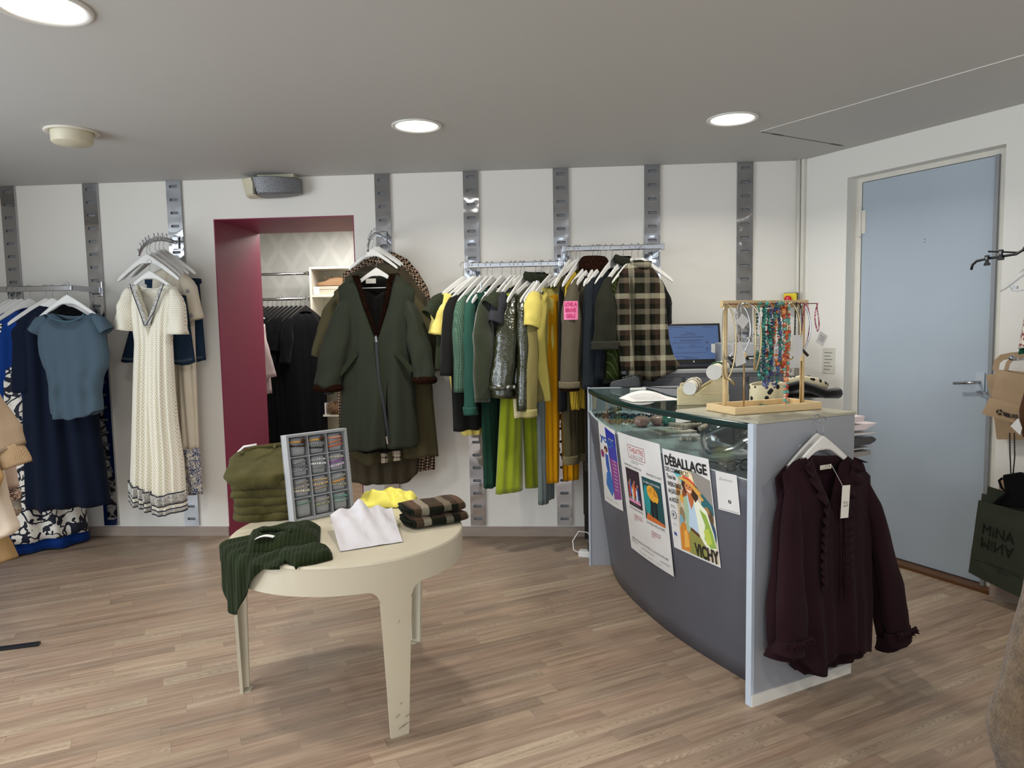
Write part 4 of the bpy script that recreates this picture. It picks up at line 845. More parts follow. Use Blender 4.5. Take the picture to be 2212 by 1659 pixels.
# lilac grey jacket poking out from the left jamb
t=thing('lilac_jacket','pinkish grey jacket sleeve poking out behind the magenta jamb','jacket',QP.pt(QP.uz(575,760,1.25)[0],1.25,0),BW.a)
u_,z1=QP.uz(572,700,1.25); _,z2=QP.uz(590,815,1.25)
GRP=fabric('a8999b',.9,.1)
m=cloth([(-.35,z1+.02),(0,z1)],[(-.35,z1+.02),(0,z1)],[(z2-.2,-.35),(z1+.02,-.35)],[(z2-.2,.04),(z1,0)],[(-.35,z2-.2),(.04,z2-.14)],.05,16,16,.01,seed=5); m.build('body',GRP,t,smooth=True,solid=.003)
sleeve([(-.05,-.04,z1-.02),(.0,-.05,(z1+z2)/2),(.045,-.06,z2)],[(0,.03),(.4,.05),(1,.055)],.05,n=12,seed=2).build('sleeve',GRP,t,smooth=True,solid=.004)
MB().tube([(-.30,0,z1+.06),(.0,0,z1+.05)],.008,6).build('hanger_bar',WHITE,t); MB().tube([(-.15,0,z1+.05),(-.15,0,H)],.004,6).build('hanging_wire',WIRE,t)
# bookcase
w0=.36; u0,zt=QP.uz(667,577,w0); u1,_=QP.uz(745,577,w0)
CRM=plain('dcd8cc',.5,0,'cream_shelf')
t=thing('bookcase','white open bookcase with shoes and boxes in the back room','bookcase',QP.pt(u0,0,0),BW.a); Wd=.84
for x in (0,Wd-.02): MB().box(x,x+.02,-w0,-.0,0,zt).build('side_panel',CRM,t,bevel=.001)
MB().box(.02,Wd-.02,-w0,0,zt-.02,zt).build('top_panel',CRM,t)
MB().box(.02,Wd-.02,-.012,0,0,zt-.02).build('back_panel',plain('cfcbb8',.6,0,'back_panel'),t)
SZ=[]
for py in (637,703,775,829,842,896,965):
    _,z=QP.uz(700,py,w0); SZ.append(z); 
    if py!=842: MB().box(.02,Wd-.02,-w0+.004,-.012,z-.02,z).build('shelf',CRM,t,bevel=.001)
tx,_=QP.uz(680,600,w0)
def bl(px,py,w): u,z=QP.uz(px,py,w); return QP.pt(u,w,z)
# shoe box with shoes on top (first shelf)
z=SZ[0]; u_=QP.uz(678,630,.32)[0]; BXM=plain('b9b2a4',.7,0,'grey_cardboard')
t=thing('shoe_box','grey beige shoe box with white end label on the top bookcase shelf','box',QP.pt(u_,.33,z),BW.a)
MB().box(0,.34,.0,.2,0,.062).build('box_base',BXM,t,bevel=.002); MB().box(-.004,.344,-.004,.204,.055,.085).build('lid',BXM,t,bevel=.002)
MB().box(-.001,.06,-.0045,-.001,.004,.08).build('end_label',PAPER,t)
TAN=plain('8a6a4c',.7,0,'tan_suede')
def shoe(loc,rz,lb):
    t=thing('shoe',lb,'shoe',loc,rz,'tan shoes on the shoe box'); m=MB(); rs=[]
    for i in range(15):
        s=i/14; x=.27*s; hh=interp([(0,.028),(.12,.04),(.3,.045),(.5,.075),(.75,.085),(1,.078)],s); ww=interp([(0,.012),(.1,.034),(.3,.044),(.6,.033),(.9,.033),(1,.022)],s)
        rs.append([(x,ww*math.cos(a),.008+hh*max(0,math.sin(a))**.7) for a in [PI*k/10 for k in range(11)]])
    m.rings(rs,close=False,cap=(True,True)).build('upper',TAN,t,smooth=True)
    m=MB(); m.slab([(.27*s,sg*interp([(0,.014),(.1,.036),(.3,.046),(.6,.035),(.9,.035),(1,.024)],s)) for sg,ss in ((1,range(11)),(-1,range(10,-1,-1))) for s in [k/10 for k in ss]],0,.01); m.build('sole',plain('4a3524',.6,0,'brown_sole'),t)
    m=MB()
    for k in range(4): x=.085+.02*k; m.tube([(x,-.02,.06+.012*k),(x,0,.07+.012*k),(x,.02,.06+.012*k)],.002,5)
    m.tube([(.09,0,.075),(.08,-.02,.1),(.1,-.03,.085)],.002,5); m.build('laces',TAN,t)
shoe(QP.pt(u_+.02,.27,z+.0855),BW.a,'tan lace-up shoe nearest, on the shoe box'); shoe(QP.pt(u_-.0,.17,z+.0855),BW.a,'tan lace-up shoe further back on the shoe box')
# lower shelves
z=SZ[2]; q=bl(700,770,.25); t=thing('flower','small pink fabric flower on a bookcase shelf','ornament',(q[0]-.02,q[1],z+.0)); m=MB()
for i in range(7): m.ball((.022*math.cos(i*.9),.02*math.sin(i*.9),.03+.014*(i%3)),.016,8)
m.build('petals',plain('d8326e',.7,0,'pink_petals'),t,smooth=True)
q=bl(683,820,.3); t=thing('check_pouch','beige and black check pouch on a bookcase shelf','pouch',(q[0],q[1],SZ[3]),BW.a); MB().box(-.01,.16,-.02,.1,0,.12).build('pouch_body',CHK,t,bevel=.015)
q=bl(683,850,.3); _,zz=QP.uz(690,845,w0)
t=thing('box','navy box with a red sale sticker on a bookcase shelf','box',(q[0]-.01,q[1],SZ[4]-.0+.0),BW.a)
zb_=SZ[4]-.0; t.location.z=QP.uz(690,842,w0)[1]-.0
MB().box(0,.16,-.03,.12,-.055,.028).build('box_body',plain('141822',.5,0,'navy_card'),t,bevel=.002); MB().box(-.01,.05,-.034,-.031,-.05,.01).build('price_sticker',plain('d21f2b',.6,0,'red_sticker'),t)
RED=plain('d81b4c',.6,0,'pink_red_sticker')
q=bl(683,890,.32); t=thing('box','white shoe box with a pink fifteen euro sticker','box',(q[0],q[1],SZ[5]),BW.a)
MB().box(0,.11,-.02,.22,0,.115).build('box_body',PAPER,t,bevel=.002)
MB().box(.005,.085,-.024,-.021,.07,.108).build('price_sticker',RED,t); text_on(t,'price_lettering','15€',.032,PAPER,lambda x,y:(x,-.0255,y),x=.045,y=.089,bold=.001)
t2=thing('fur_bundle','tuft of brown fur beside the white shoe box','fur',(q[0]+.2,q[1]-.01,SZ[5]),BW.a)
furry(t2,'fur',lambda a,b:(.075*math.cos(2*PI*a)*math.sin(PI*b),.05*math.sin(2*PI*a)*math.sin(PI*b),.06-.055*math.cos(PI*b)),20,10,1500,.03,9,mat=plain('7d6048',.9,0,'tawny_fur'))
# ================================================================ round table
TC=(-.673,2.847); TZ=.655; TR=.46
TM=NT('ivory_lacquer'); v=TM.coord(); TM.p(col=TM.mix(TM.noise(v,3,4),srgb('b9b19c'),srgb('c5bda9')),rough=.32,coat=.1); TM=TM.mat
t=thing('round_table','round ivory display table with three flat tapered legs','table',(TC[0],TC[1],0))
MB().lathe([(.0001,TZ-.03),(TR-.02,TZ-.03),(TR-.006,TZ-.03),(TR,TZ-.008),(TR-.004,TZ),(.0001,TZ)],96).build('table_top',TM,t,smooth=False)
# apron with three legs: a bent plate following the rim
legs=[math.atan2(y-TC[1],x-TC[0]) for x,y in ((-.43,2.475),(-1.112,2.82),(-.480,3.25))]
RIMH=.105; 
def lower(th):     # lower edge of apron/leg plate at angle th
    d=min(abs((th-a+PI)%(2*PI)-PI) for a in legs)*TR
    hw_top=.062; 
    # fillet between apron and leg
    r=.045; e=d-hw_top
    if e>r: return TZ-RIMH
    if e>0: return TZ-RIMH-(r-math.sqrt(max(0,r*r-(r-e)**2)))
    return None
m=MB(); n=360
vs=[];fs=[]
for i in range(n):
    th=2*PI*i/n; lo=lower(th); lo=TZ-RIMH-.045 if lo is None else lo
    for R_,z in ((TR-.001,TZ-.006),(TR-.001,lo),(TR-.013,lo),(TR-.013,TZ-.02)): vs.append((R_*math.cos(th),R_*math.sin(th),z))
for i in range(n):
    j=(i+1)%n
    for k in range(3): fs.append((i*4+k,i*4+k+1,j*4+k+1,j*4+k))
m.add(vs,fs); m.build('apron',TM,t,smooth=False)
for a in legs:
    m=MB(); rs=[]
    for j in range(16):
        q=j/15; z=TZ-RIMH-.045+(0-(TZ-RIMH-.045))*q; hw=.062-.026*q**.9; hw*=1 if q>0 else 1
        ring=[]; Rr=TR-.001-.006*q
        for s in range(9): ang=a+(-1+2*s/8)*hw/TR; ring.append((Rr*math.cos(ang),Rr*math.sin(ang),z))
        for s in range(8,-1,-1): ang=a+(-1+2*s/8)*hw/TR*.97; ring.append(((Rr-.012)*math.cos(ang),(Rr-.012)*math.sin(ang),z))
        rs.append(ring)
    m.rings(rs,cap=(True,True)); g=m.build('leg',TM,t)
    # stiffening rib behind the leg
    m=MB(); rs=[]
    for j in range(2):
        z=(TZ-.03) if j==0 else .012; w_=.02 if j==0 else .012; R1=TR-.013; R2=R1-.035+.012*j
        rs.append([(R1*math.cos(a)-s*w_*math.sin(a)*.3,R1*math.sin(a)+s*w_*math.cos(a)*.3,z) for s in (-1,1)]+[(R2*math.cos(a)-s*w_*math.sin(a)*.3,R2*math.sin(a)+s*w_*math.cos(a)*.3,z) for s in (1,-1)])
    m.rings(rs,cap=(True,True)).build('leg_rib',TM,g)
    m=MB(); m.slab([((TR-.004)*math.cos(a+s*.075),(TR-.004)*math.sin(a+s*.075)) for s in (-1,-.5,0,.5,1)]+[((TR-.045)*math.cos(a+s*.05),(TR-.045)*math.sin(a+s*.05)) for s in (1,0,-1)],0,.004); m.build('leg_foot',plain('b9b39f',.4,0,'foot'),g)
# scuffs on the front leg
a=legs[0]; m=MB()
for k,(s,z,ln,sl) in enumerate(((-.5,.075,.02,.01),(.55,.065,.028,.012),(-.2,.03,.04,.012),(.2,.034,.03,.01),(.0,.12,.012,.006),(.1,.42,.008,.01))):
    R_=TR+.0006; a0=a+s*.036/TR; a1=a0+ln*.8/TR; z0,z1=z,z+sl
    m.add([(R_*math.cos(a0),R_*math.sin(a0),z0),(R_*math.cos(a1),R_*math.sin(a1),z1),(R_*math.cos(a1),R_*math.sin(a1),z1+.002),(R_*math.cos(a0),R_*math.sin(a0),z0+.003)],[(0,1,2,3)])
m.build('scuff_marks',plain('6d675a',.8,0,'scuff'),t)
def tz(px,py,z=TZ): q=gz(px,py,z); return (float(q[0]),float(q[1]),z)
# ---- stack of folded corduroy trousers
CORD=NT('olive_corduroy'); v=CORD.coord(); wv=CORD.n('TexWave',wave_type='BANDS',bands_direction='X'); CORD.set(wv.inputs['Vector'],v); wv.inputs['Scale'].default_value=70; wv.inputs['Distortion'].default_value=.6
nn=CORD.noise(v,9,4,.6); CORD.p(col=CORD.mix(nn,srgb('2e2c16'),srgb('5c5634')),rough=.95,sheen=.05,spec=.06); CORD.bump(CORD.math('ADD',wv.outputs[1],CORD.math('MULTIPLY',nn,2.)),.35,.004); CORD=CORD.mat
def folded(name,lb,cat,loc,rz,sx,sy,hgt,mat,seed,group=None,rolls=2,rough=.006,tilt=(0,0)):
    """folded garment: flat pillow with stacked fold layers at its edges"""
    t=thing(name,lb,cat,loc,rz,group,rot=(tilt[0],tilt[1],rz))
    lay=rolls; h=hgt/lay
    m=MB(); rs=[]
    N=64; prof_=[]
    for k in range(lay):
        for q in range(5):
            a=-PI/2+PI*q/4*1.0; prof_.append((1-.045*(1-math.cos(a))*1.0, h*k+h*.5+h*.5*math.sin(a)))
    for (sc,z) in prof_:
        r=[]
        for i in range(N):
            an=2*PI*i/N; c_,s_=math.cos(an),math.sin(an); p=5
            rr=(abs(c_)**p+abs(s_)**p)**(-1/p); x=c_*rr*sx/2*sc; y=s_*rr*sy/2*sc
            nz_=mnoise.noise(Vector((c_*2.2+seed,s_*2.2,z*18+seed)))*rough*2+mnoise.noise(Vector((c_*7+seed,s_*7,z*40)))*rough*.8
            r.append((x*(1+nz_/sx*2),y*(1+nz_/sy*2),z+rough*.5*mnoise.noise(Vector((x*14,y*14,seed)))))
        rs.append(r)
    # bottom & top caps as concentric rings with wrinkles
    top=rs[-1]; zt=hgt
    for f in (.85,.6,.3,.02):
        rs.append([(x*f,y*f,zt+rough*.9*mnoise.noise(Vector((x*f*13+seed,y*f*13,seed)))+(1-f)*.004) for x,y,z in top])
    bot=rs[0]; rs.insert(0,[(x*.02,y*.02,0.0) for x,y,z in bot])
    m.rings(rs); m.build('folded_cloth',mat,t,smooth=True); return t
cst=tz(560,1125); zc=TZ
base_=gz(566,1112,TZ); hs=[.030,.026,.025,.026,.028,.028]
GS='stack of folded olive corduroy trousers'
names=['bottom','second from the bottom','third from the bottom','fourth from the bottom','fifth from the bottom']
z=TZ+.001; bx_,by_=float(base_[0])+.03,float(base_[1])+.015
for i in range(5):
    folded('folded_trousers','folded olive corduroy trousers, %s of the stack on the round table'%names[i],'trousers',(bx_+.003*((i*7)%3-1)-.008*(i>3),by_-.0,z),D(12),  .28,.28,.036,CORD,300+i,GS,rolls=1,rough=.007); z+=.0345
t=folded('folded_trousers','folded olive corduroy trousers with waistband and pocket showing, top of the stack','trousers',(bx_-.012,by_-.0,z+.012),D(12),.30,.30,.055,CORD,310,GS,rolls=1,rough=.011,tilt=(.26,-.02))
m=MB(); m.tube([(-.13,.10,.048),(-.05,.13,.062),(.06,.14,.066),(.11,.13,.062)],.012,8,flat=.5); m.build('waistband',CORD,t,smooth=True)
m=MB(); m.tube([(-.04,.02,.0605),(.02,.06,.066),(.06,.11,.068)],.0022,6); m.tube([(-.09,.0,.053),(-.07,-.05,.055),(-.02,-.075,.056)],.002,6); m.build('pocket_seam',fabric('55502f'),t,smooth=True)
for x,y in ((-.10,.085),(.035,.125)): MB().box(x-.006,x+.006,y-.022,y+.018,.064,.072).build('belt_loop',CORD,t,bevel=.002)
MB().tube([(-.125,.12,.05),(-.1,.14,.068),(-.045,.145,.072)],.006,8).build('inner_label',PAPER,t,smooth=True)
# ---- striped shirt crumpled over the near left rim
STM=NT('forest_pinstripe'); v=STM.coord(rot=(0,0,.15)); sp=STM.n('SeparateXYZ'); STM.set(sp.inputs[0],v); 
STM.p(col=STM.mix(STM.math('LESS_THAN',STM.math('FRACT',STM.math('DIVIDE',STM.math('ADD',sp.outputs[0],STM.math('MULTIPLY',sp.outputs[1],.35)),.0155)),.09),STM.mix(STM.noise(STM.coord(),8,4),srgb('10150a'),srgb('222b16')),srgb('323d24')),rough=.9,sheen=.03,spec=.06); STM=STM.mat
def drape(t,name,outline_px,mat,base,amp,seed,nu=56,nv=30,thick=.0,z0=TZ,over=True,solid=.004,xyf=None):
    """cloth lying on the table top, outline given as two side curves (near edge, far edge), sliding over the rim"""
    A,B=outline_px; o=t.location
    def f(a,b):
        pa=Vector(interp2(A,a)); pb=Vector(interp2(B,a)); x,y=pa.lerp(pb,b)
        ed=min(b,1-b)*2; ea=min(a,1-a)*2
        hgt=base*(min(1,ed*2.5)**.5)*(min(1,ea*4)**.5)
        w_=amp*(mnoise.noise(Vector((x*9+seed,y*9,seed)))+.5*mnoise.noise(Vector((x*22+seed,y*22,seed))))
        z=z0+.003+hgt+w_*min(1,ed*3)*min(1,ea*5)
        z=max(z,z0+.003)
        r=math.hypot(x-TC[0],y-TC[1])
        if over and r>TR:
            k=(r-TR); z-=k*2.1+.0; s=(TR+min(k,.2)*.35+.006)/r; x=TC[0]+(x-TC[0])*s; y=TC[1]+(y-TC[1])*s
        return (x-o[0],y-o[1],z-o[2])
    m=MB(); m.grid(f,nu,nv); return m.build(name,mat,t,smooth=True,solid=solid)
def interp2(P,a):
    k=a*(len(P)-1); i=min(int(k),len(P)-2); f=k-i; return (P[i][0]+(P[i+1][0]-P[i][0])*f,P[i][1]+(P[i+1][1]-P[i][1])*f)
def tp(L,z=TZ): return [tuple(gz(x,y,z)[:2]) for x,y in L]
t=thing('striped_shirt','dark green pinstriped shirt heaped at the near left rim of the table','shirt',tz(600,1180))
drape(t,'shirt_body',(tp([(530,1205),(560,1203),(600,1200),(640,1192),(690,1180)]),tp([(540,1165),(560,1160),(600,1150),(640,1145),(692,1140)])),STM,.045,.02,1)
drape(t,'sleeve',(tp([(600,1212),(640,1226),(680,1220),(718,1210)]),tp([(600,1190),(640,1190),(680,1190),(716,1196)])),STM,.03,.012,2,nu=30,nv=20)
# tail hanging over the rim on the left
m=MB(); o=t.location
aL=math.atan2(gz(497,1200,TZ)[1]-TC[1],gz(497,1200,TZ)[0]-TC[0]); a2=math.atan2(gz(560,1222,TZ)[1]-TC[1],gz(560,1222,TZ)[0]-TC[0])
def tail(a,b):
    an=aL-.38+(a2-aL+.55)*a if True else 0
    inn=.10; 
    s=b*.30
    pleat=.006*math.sin(a*34+b*2)
    if s<inn: r=TR-inn+s; z=TZ+.02-.012*(s/inn)+pleat*.6
    else: r=TR+.008+min(.012,(s-inn)*.4)+pleat; z=TZ+.006-(s-inn)*(.62+.5*math.sin(PI*min(1,a*1.15)))*(1-sm((a-.42)/.5)*.9)*(.6+.4*sm(a/.3))
    return (TC[0]+r*math.cos(an)-o[0],TC[1]+r*math.sin(an)-o[1],z-o[2])
m.grid(tail,48,24); m.build('pleated_tail',STM,t,smooth=True,solid=.003)
c=gz(592,1152,TZ+.05); m=MB(); m.tube([(c[0]-o[0]+.06*math.cos(x),c[1]-o[1]+.028*math.sin(x),TZ+.052-o[2]+.006*math.sin(x)) for x in [2*PI*i/20 for i in range(20)]],.010,8,closed=True); m.build('collar',STM,t,smooth=True)
c=gz(570,1164,TZ+.055); m=MB(); m.grid(lambda a,b:(c[0]-o[0]-.03+.06*a,c[1]-o[1]-.012+.024*b+.02*a,TZ+.056-o[2]+.008*math.sin(PI*a)),6,2); m.build('neck_label',PAPER,t,solid=.001)
# ---- crumpled white tissue paper
TP_=NT('white_tissue_paper'); v=TP_.coord(); TP_.p(col=srgb('bdbabf'),rough=.8); TP_.bump(TP_.noise(v,16,5,.6),.5,.02); TP_=TP_.mat
t=thing('tissue_paper','creased white sheet of tissue paper in the middle of the table','paper',tz(795,1150)); o=t.location
Ca=[gz(735,1193,TZ),gz(870,1172,TZ)]; Cb=[gz(712,1118,TZ+.05),gz(848,1094,TZ+.06)]; tipc=gz(768,1078,TZ+.09)
def paper(a,b):
    p=Vector(Ca[0]).lerp(Vector(Ca[1]),a); q=Vector(Cb[0]).lerp(Vector(Cb[1]),a); x,y,_z=p.lerp(q,b)
    y+=.045*b*(1-abs(2*a-.8))*1.0
    z=TZ+.004+.062*(b**1.4)+.024*b*max(0,1-abs(a-.42)/.3)+.008*b*math.sin(a*21+b*5)*(1 if b>.2 else b*5)+.004*math.sin(a*9+b*3)*b+.012*mnoise.noise(Vector((a*4,b*4,7)))*(.2+b)
    if b>.6: z-=.03*max(0,a-.75)*4*(b-.6)
    return (x-o[0],y-o[1],max(z,TZ+.003)-o[2])
MB().grid(paper,40,34).build('paper_sheet',TP_,t,solid=.0008)
t=thing('paper_roll','end of a rolled white paper lying under the tissue sheet','paper',tz(722,1128)); 
MB().tube([(0,0,.019),(.04,.055,.019)],.019,16).build('roll',PAPER,t,smooth=True)
# ---- yellow cloth heap
t=thing('yellow_knit','bright yellow garment heaped at the far side of the table','garment',tz(835,1090)); o=t.location
YM=fabric('e6dc62',.6,.08,name='lemon_cloth')
fx0,fx1=gz(772,1092,TZ),gz(896,1084,TZ)
def heap(a,b):
    cx_=(fx0[0]+fx1[0])/2; hw=(fx1[0]-fx0[0])/2*1.02; cy_=(fx0[1]+fx1[1])/2
    x=cx_+hw*(2*a-1); y=cy_-.09+.19*b; e=max(0,1-(2*a-1)**2)**.5*max(0,1-(2*b-1)**2)**.5
    z=TZ+.004+.045*e+e*(.028*abs(mnoise.noise(Vector((x*11,y*11,3))))*2+.012*mnoise.noise(Vector((x*30,y*30,5)))+.016*math.sin(x*60+y*30+3*mnoise.noise(Vector((x*8,y*8,1)))))
    return (x-o[0],y-o[1],max(z,TZ+.003)-o[2])
MB().grid(heap,70,40).build('cloth',YM,t,smooth=True,solid=.004)
# ---- folded plaid shirts
PL2=plaid(['12160d','857d6c','12160d','5c4737','b3ab98','181c12'],.032,'folded_plaid')
def roll(loc,rz,L_,W_,h,seed,lb,gr):
    t=thing('folded_plaid_shirt',lb,'shirt',loc,rz,gr)
    m=MB(); rs=[]; n=26
    for i in range(n+1):
        s=i/n; x=-L_/2+L_*s; ring=[]
        e=(1-abs(2*s-1)**6)**.5 if 0<s<1 else .05
        for k in range(22):
            a=2*PI*k/22; c_,s_=math.cos(a),math.sin(a); p=3
            rr=(abs(c_)**p+abs(s_)**p)**(-1/p)
            y=W_/2*c_*rr*(.93+.07*e); z=h/2+h/2*s_*rr*(.8+.2*e)
            z+=.006*mnoise.noise(Vector((x*14+seed,y*14,s_*2)))
            ring.append((x,y+.008*mnoise.noise(Vector((x*10,s_*3,seed))),max(0,z)))
        rs.append(ring)
    m.rings(rs,cap=(True,True)); m.build('folded_cloth',PL2,t,smooth=True)
    for k in range(2): MB().tube([(-L_/2-.002,-W_*.38+.0*k,h*(.35+.3*k)),(-L_/2-.012,0,h*(.3+.3*k)),(-L_/2-.004,W_*.4,h*(.38+.3*k))],h*.13,8,flat=1.2).build('inner_fold',PL2,t,smooth=True)
    return t
q=gz(938,1130,TZ); rzp=D(28)
roll((q[0]-.0,q[1]+.02,TZ+.001),rzp,.24,.17,.043,1,'lower of the two folded plaid shirts at the right rim of the table','folded plaid shirts on the table')
roll((q[0]-.008,q[1]+.025,TZ+.046),rzp,.235,.165,.046,2,'upper of the two folded plaid shirts at the right rim of the table','folded plaid shirts on the table')
# ---- bracelet tray standing upright
GV=fabric('8f9194',.95,.06,700,.2,name='grey_velvet',sheen=.6)
p0=gz(636,1132,TZ); p1=gz(706,1122,TZ)
u0=Vector((float(p0[0]),float(p0[1]),0)); tang=.74
t=thing('bracelet_tray','upright grey velvet tray with twelve cushions of bracelets','jewelry tray',(u0.x,u0.y,TZ+.002),0,rot=(D(-7),0,tang))
def tl(x,y,z): return (x,y,z)
TW,TH,TD=.285,.37,.052; E_=.012
for (a,b,c,d) in ((0,E_,0,TH),(TW-E_,TW,0,TH),(E_,TW-E_,0,E_),(E_,TW-E_,TH-E_,TH)): MB().box(a,b,0,TD,c,d).build('tray_frame',GV,t,bevel=.002)
MB().box(0,TW,TD-.006,TD,0,TH).build('tray_back',GV,t)
cw=(TW-2*E_)/3; chh=(TH-2*E_)/4
for i in (1,2): MB().box(E_+cw*i-.002,E_+cw*i+.002,.006,TD-.006,E_,TH-E_).build('divider',GV,t)
for j in (1,2,3): MB().box(E_,TW-E_,.008,TD-.006,E_+chh*j-.002,E_+chh*j+.002).build('divider',GV,t)
cols=[['b98a3e','2a1d16'],['b98a3e','8c8f90','1c1c1c'],['c98468','a56a4c','b4573a'],['77797b','5f6163','8a8c8e'],['a7a9aa','cfd0d0','6e7072'],['a9a39a','7d4a8c','c9b7cf'],['77706a','9d8f80','c9bda8'],['a58f6a','c0a47a','8c7a66'],['8d8a84','bd8540','9d9482'],['5f7d6a'],['8f8878','8c8f70'],['5a8a7a','7a9a8c']]
rb=random.Random(4)
for k in range(12):
    i,j=k%3,3-k//3; cx_=E_+cw*(i+.5); cz_=E_+chh*(j+.5)
    cu=thing('cushion',None,None,(0,0,0)) if False else None
    m=MB(); rs=[]
    for a in range(13):
        s=a/12; zz=-chh*.43+chh*.86*s; e=(1-abs(2*s-1)**4)**.5 if 0<s<1 else .15
        rs.append([(cw*.36*math.cos(q_)*(.8+.2*e),.024+.017*math.sin(q_)*e*1.0,zz) for q_ in [2*PI*x/14 for x in range(14)]])
    m.rings(rs,cap=(True,True)); cu=m.build('cushion',GV,t,smooth=True,loc=(cx_,0,cz_))
    for n_,c_ in enumerate(cols[k]):
        zz=chh*(.2-.2*n_)+.004
        bt=tag(bpy.data.objects.new('bracelet',None),'bracelet in column %s of row %s of the grey tray, %s'%(('left','middle','right')[i],('top','second','third','bottom')[k//3],('highest','middle','lowest')[n_]),'bracelet','bracelets on the tray cushions')
        COL.objects.link(bt); Mx=Matrix.Translation(t.location)@Matrix.Rotation(tang,4,'Z')@Matrix.Rotation(D(-7),4,'X')@Matrix.Translation((cx_,.0225,cz_+zz)); bt.matrix_world=Mx
        m=MB(); tilt=rb.uniform(-.12,.2)
        smoothb=(n_+k)%3==0 or k<3 and n_==0
        if smoothb: m.tube([((cw*.385)*math.cos(a),.0205*math.sin(a),tilt*cw*.36*math.cos(a)) for a in [2*PI*x/20 for x in range(20)]],.0042,6,closed=True)
        else:
            for x in range(20):
                a=2*PI*x/20
                if math.sin(a)<.35: m.ball(((cw*.385)*math.cos(a),.0205*math.sin(a),tilt*cw*.36*math.cos(a)),.0045 if x%3 else .0058,6)
        m.build('beads' if not smoothb else 'cord',plain(c_,.3,.35 if c_ in('8c8f90','77797b','a7a9aa','8a8c8e') else 0,'bead_'+c_),bt,smooth=True)
        if k in (0,1) and n_==0: MB().ball((cw*.2,-.026,.002),.012,10,(1,.45,1)).build('medallion',plain('3a2616',.3,.6,'dark_bronze'),bt,smooth=True)
# ================================================================ counter
CG=[(.457,4.249),(.468,4.04),(.505,3.68),(.56,3.43),(.627,3.232),(.70,3.055),(.797,2.848),(.901,2.657)]
CB=[(.589,4.258),(.585,3.99),(.618,3.74),(.668,3.517),(.73,3.3),(.8,3.116),(.885,2.93),(1.0,2.70)]
def smoothcurve(P,n=48):
    out=[]
    for i in range(n+1):
        a=i/n*(len(P)-1); k=min(int(a),len(P)-2); f=a-k; p0=P[max(k-1,0)];p1=P[k];p2=P[k+1];p3=P[min(k+2,len(P)-1)]
        out.append(tuple(.5*((2*p1[j])+(-p0[j]+p2[j])*f+(2*p0[j]-5*p1[j]+4*p2[j]-p3[j])*f*f+(-p0[j]+3*p1[j]-3*p2[j]+p3[j])*f**3) for j in (0,1)))
    return out
def sc(P,a): return interp2(P,a)
CGs=smoothcurve(CG); CBs=smoothcurve(CB); CT_=1.083
def zs(a): return .945-.085*a**.8
def FS(a,z,off=0.):
    t=z/zs(a); g=sc(CGs,a); b=sc(CBs,a); x=b[0]+(g[0]-b[0])*t; y=b[1]+(g[1]-b[1])*t
    e=.01; g1=sc(CGs,min(1,a+e)); g0=sc(CGs,max(0,a-e)); dx,dy=g1[0]-g0[0],g1[1]-g0[1]; l_=math.hypot(dx,dy); nx_,ny_=dy/l_,-dx/l_
    if nx_>0: nx_,ny_=-nx_,-ny_
    return (x+nx_*off,y+ny_*off,z)
def proj(p):
    d=np.array(p)-OO; z=d@_f; return CX+FPX*(d@_r)/z, CY-FPX*(d@_u)/z
def FSinv(px,py):
    a,z=.5,.6
    for _ in range(25):
        x0,y0=proj(FS(a,z)); xa,ya=proj(FS(a+.004,z)); xz,yz=proj(FS(a,z+.004)); J=np.array([[(xa-x0)/.004,(xz-x0)/.004],[(ya-y0)/.004,(yz-y0)/.004]])
        da,dz=np.linalg.solve(J,[px-x0,py-y0]); a=min(.99,max(.01,a+da*.7)); z=min(.93,max(.05,z+dz*.7))
    return a,z
ct=thing('shop_counter','grey curved shop counter with glass display case and posters on its front','counter',(.9,3.2,0)); CO=Vector((.9,3.2,0))
def C(p): return (p[0]-CO.x,p[1]-CO.y,p[2])
SLT=NT('slate_paint'); v=SLT.coord(); SLT.p(col=SLT.mix(SLT.noise(v,3,5,.6),srgb('4a4c54'),srgb('5a5c66')),rough=.42,spec=.5); SLT.bump(SLT.noise(v,60,4),.05,.003); SLT=SLT.mat
LGR=NT('light_grey_paint'); v=LGR.coord(); nzz=LGR.noise(v,3,5,.6); sp_=LGR.noise(v,18,2,.5)
LGR.p(col=LGR.mix(LGR.math('GREATER_THAN',sp_,.745),LGR.mix(nzz,srgb('8b8d94'),srgb('9b9ea5')),srgb('d6d6d4')),rough=.5); LGR.bump(LGR.noise(v,30,4),.08,.004); LGR=LGR.mat
LBL=plain('b9c3d0',.45,0,'pale_blue_edge')
m=MB(); m.grid(lambda a,b:C(FS(a,b*zs(a))),60,10); m.build('front_panel',SLT,ct,smooth=True,solid=.012)
def loopslab(curve_out,inner,z0f,z1f,name,mat,n=48):
    m=MB(); A=[sc(curve_out,i/n) for i in range(n+1)]; B=[inner(i/n) for i in range(n+1)]
    rs=[[C((A[i][0],A[i][1],z0f(i/n))),C((A[i][0],A[i][1],z1f(i/n))),C((B[i][0],B[i][1],z1f(i/n))),C((B[i][0],B[i][1],z0f(i/n)))] for i in range(n+1)]
    m.rings(rs,cap=(True,True)); return m.build(name,mat,ct)
def inn(d):
    def f(a):
        p=FS(a,zs(a)*1.0,-d*(1-.0*a)); return (p[0],p[1])
    return f
loopslab(CGs,inn(.40),lambda a:zs(a)-.02,lambda a:zs(a),'display_shelf',plain('a7acb0',.4,0,'grey_shelf'))
loopslab(CGs,inn(.012),lambda a:zs(a)-.022,lambda a:zs(a)+.004,'shelf_edge',plain('c3c7ca',.4,0,'pale_shelf_edge'))
GT=NT('green_tinted_glass'); 
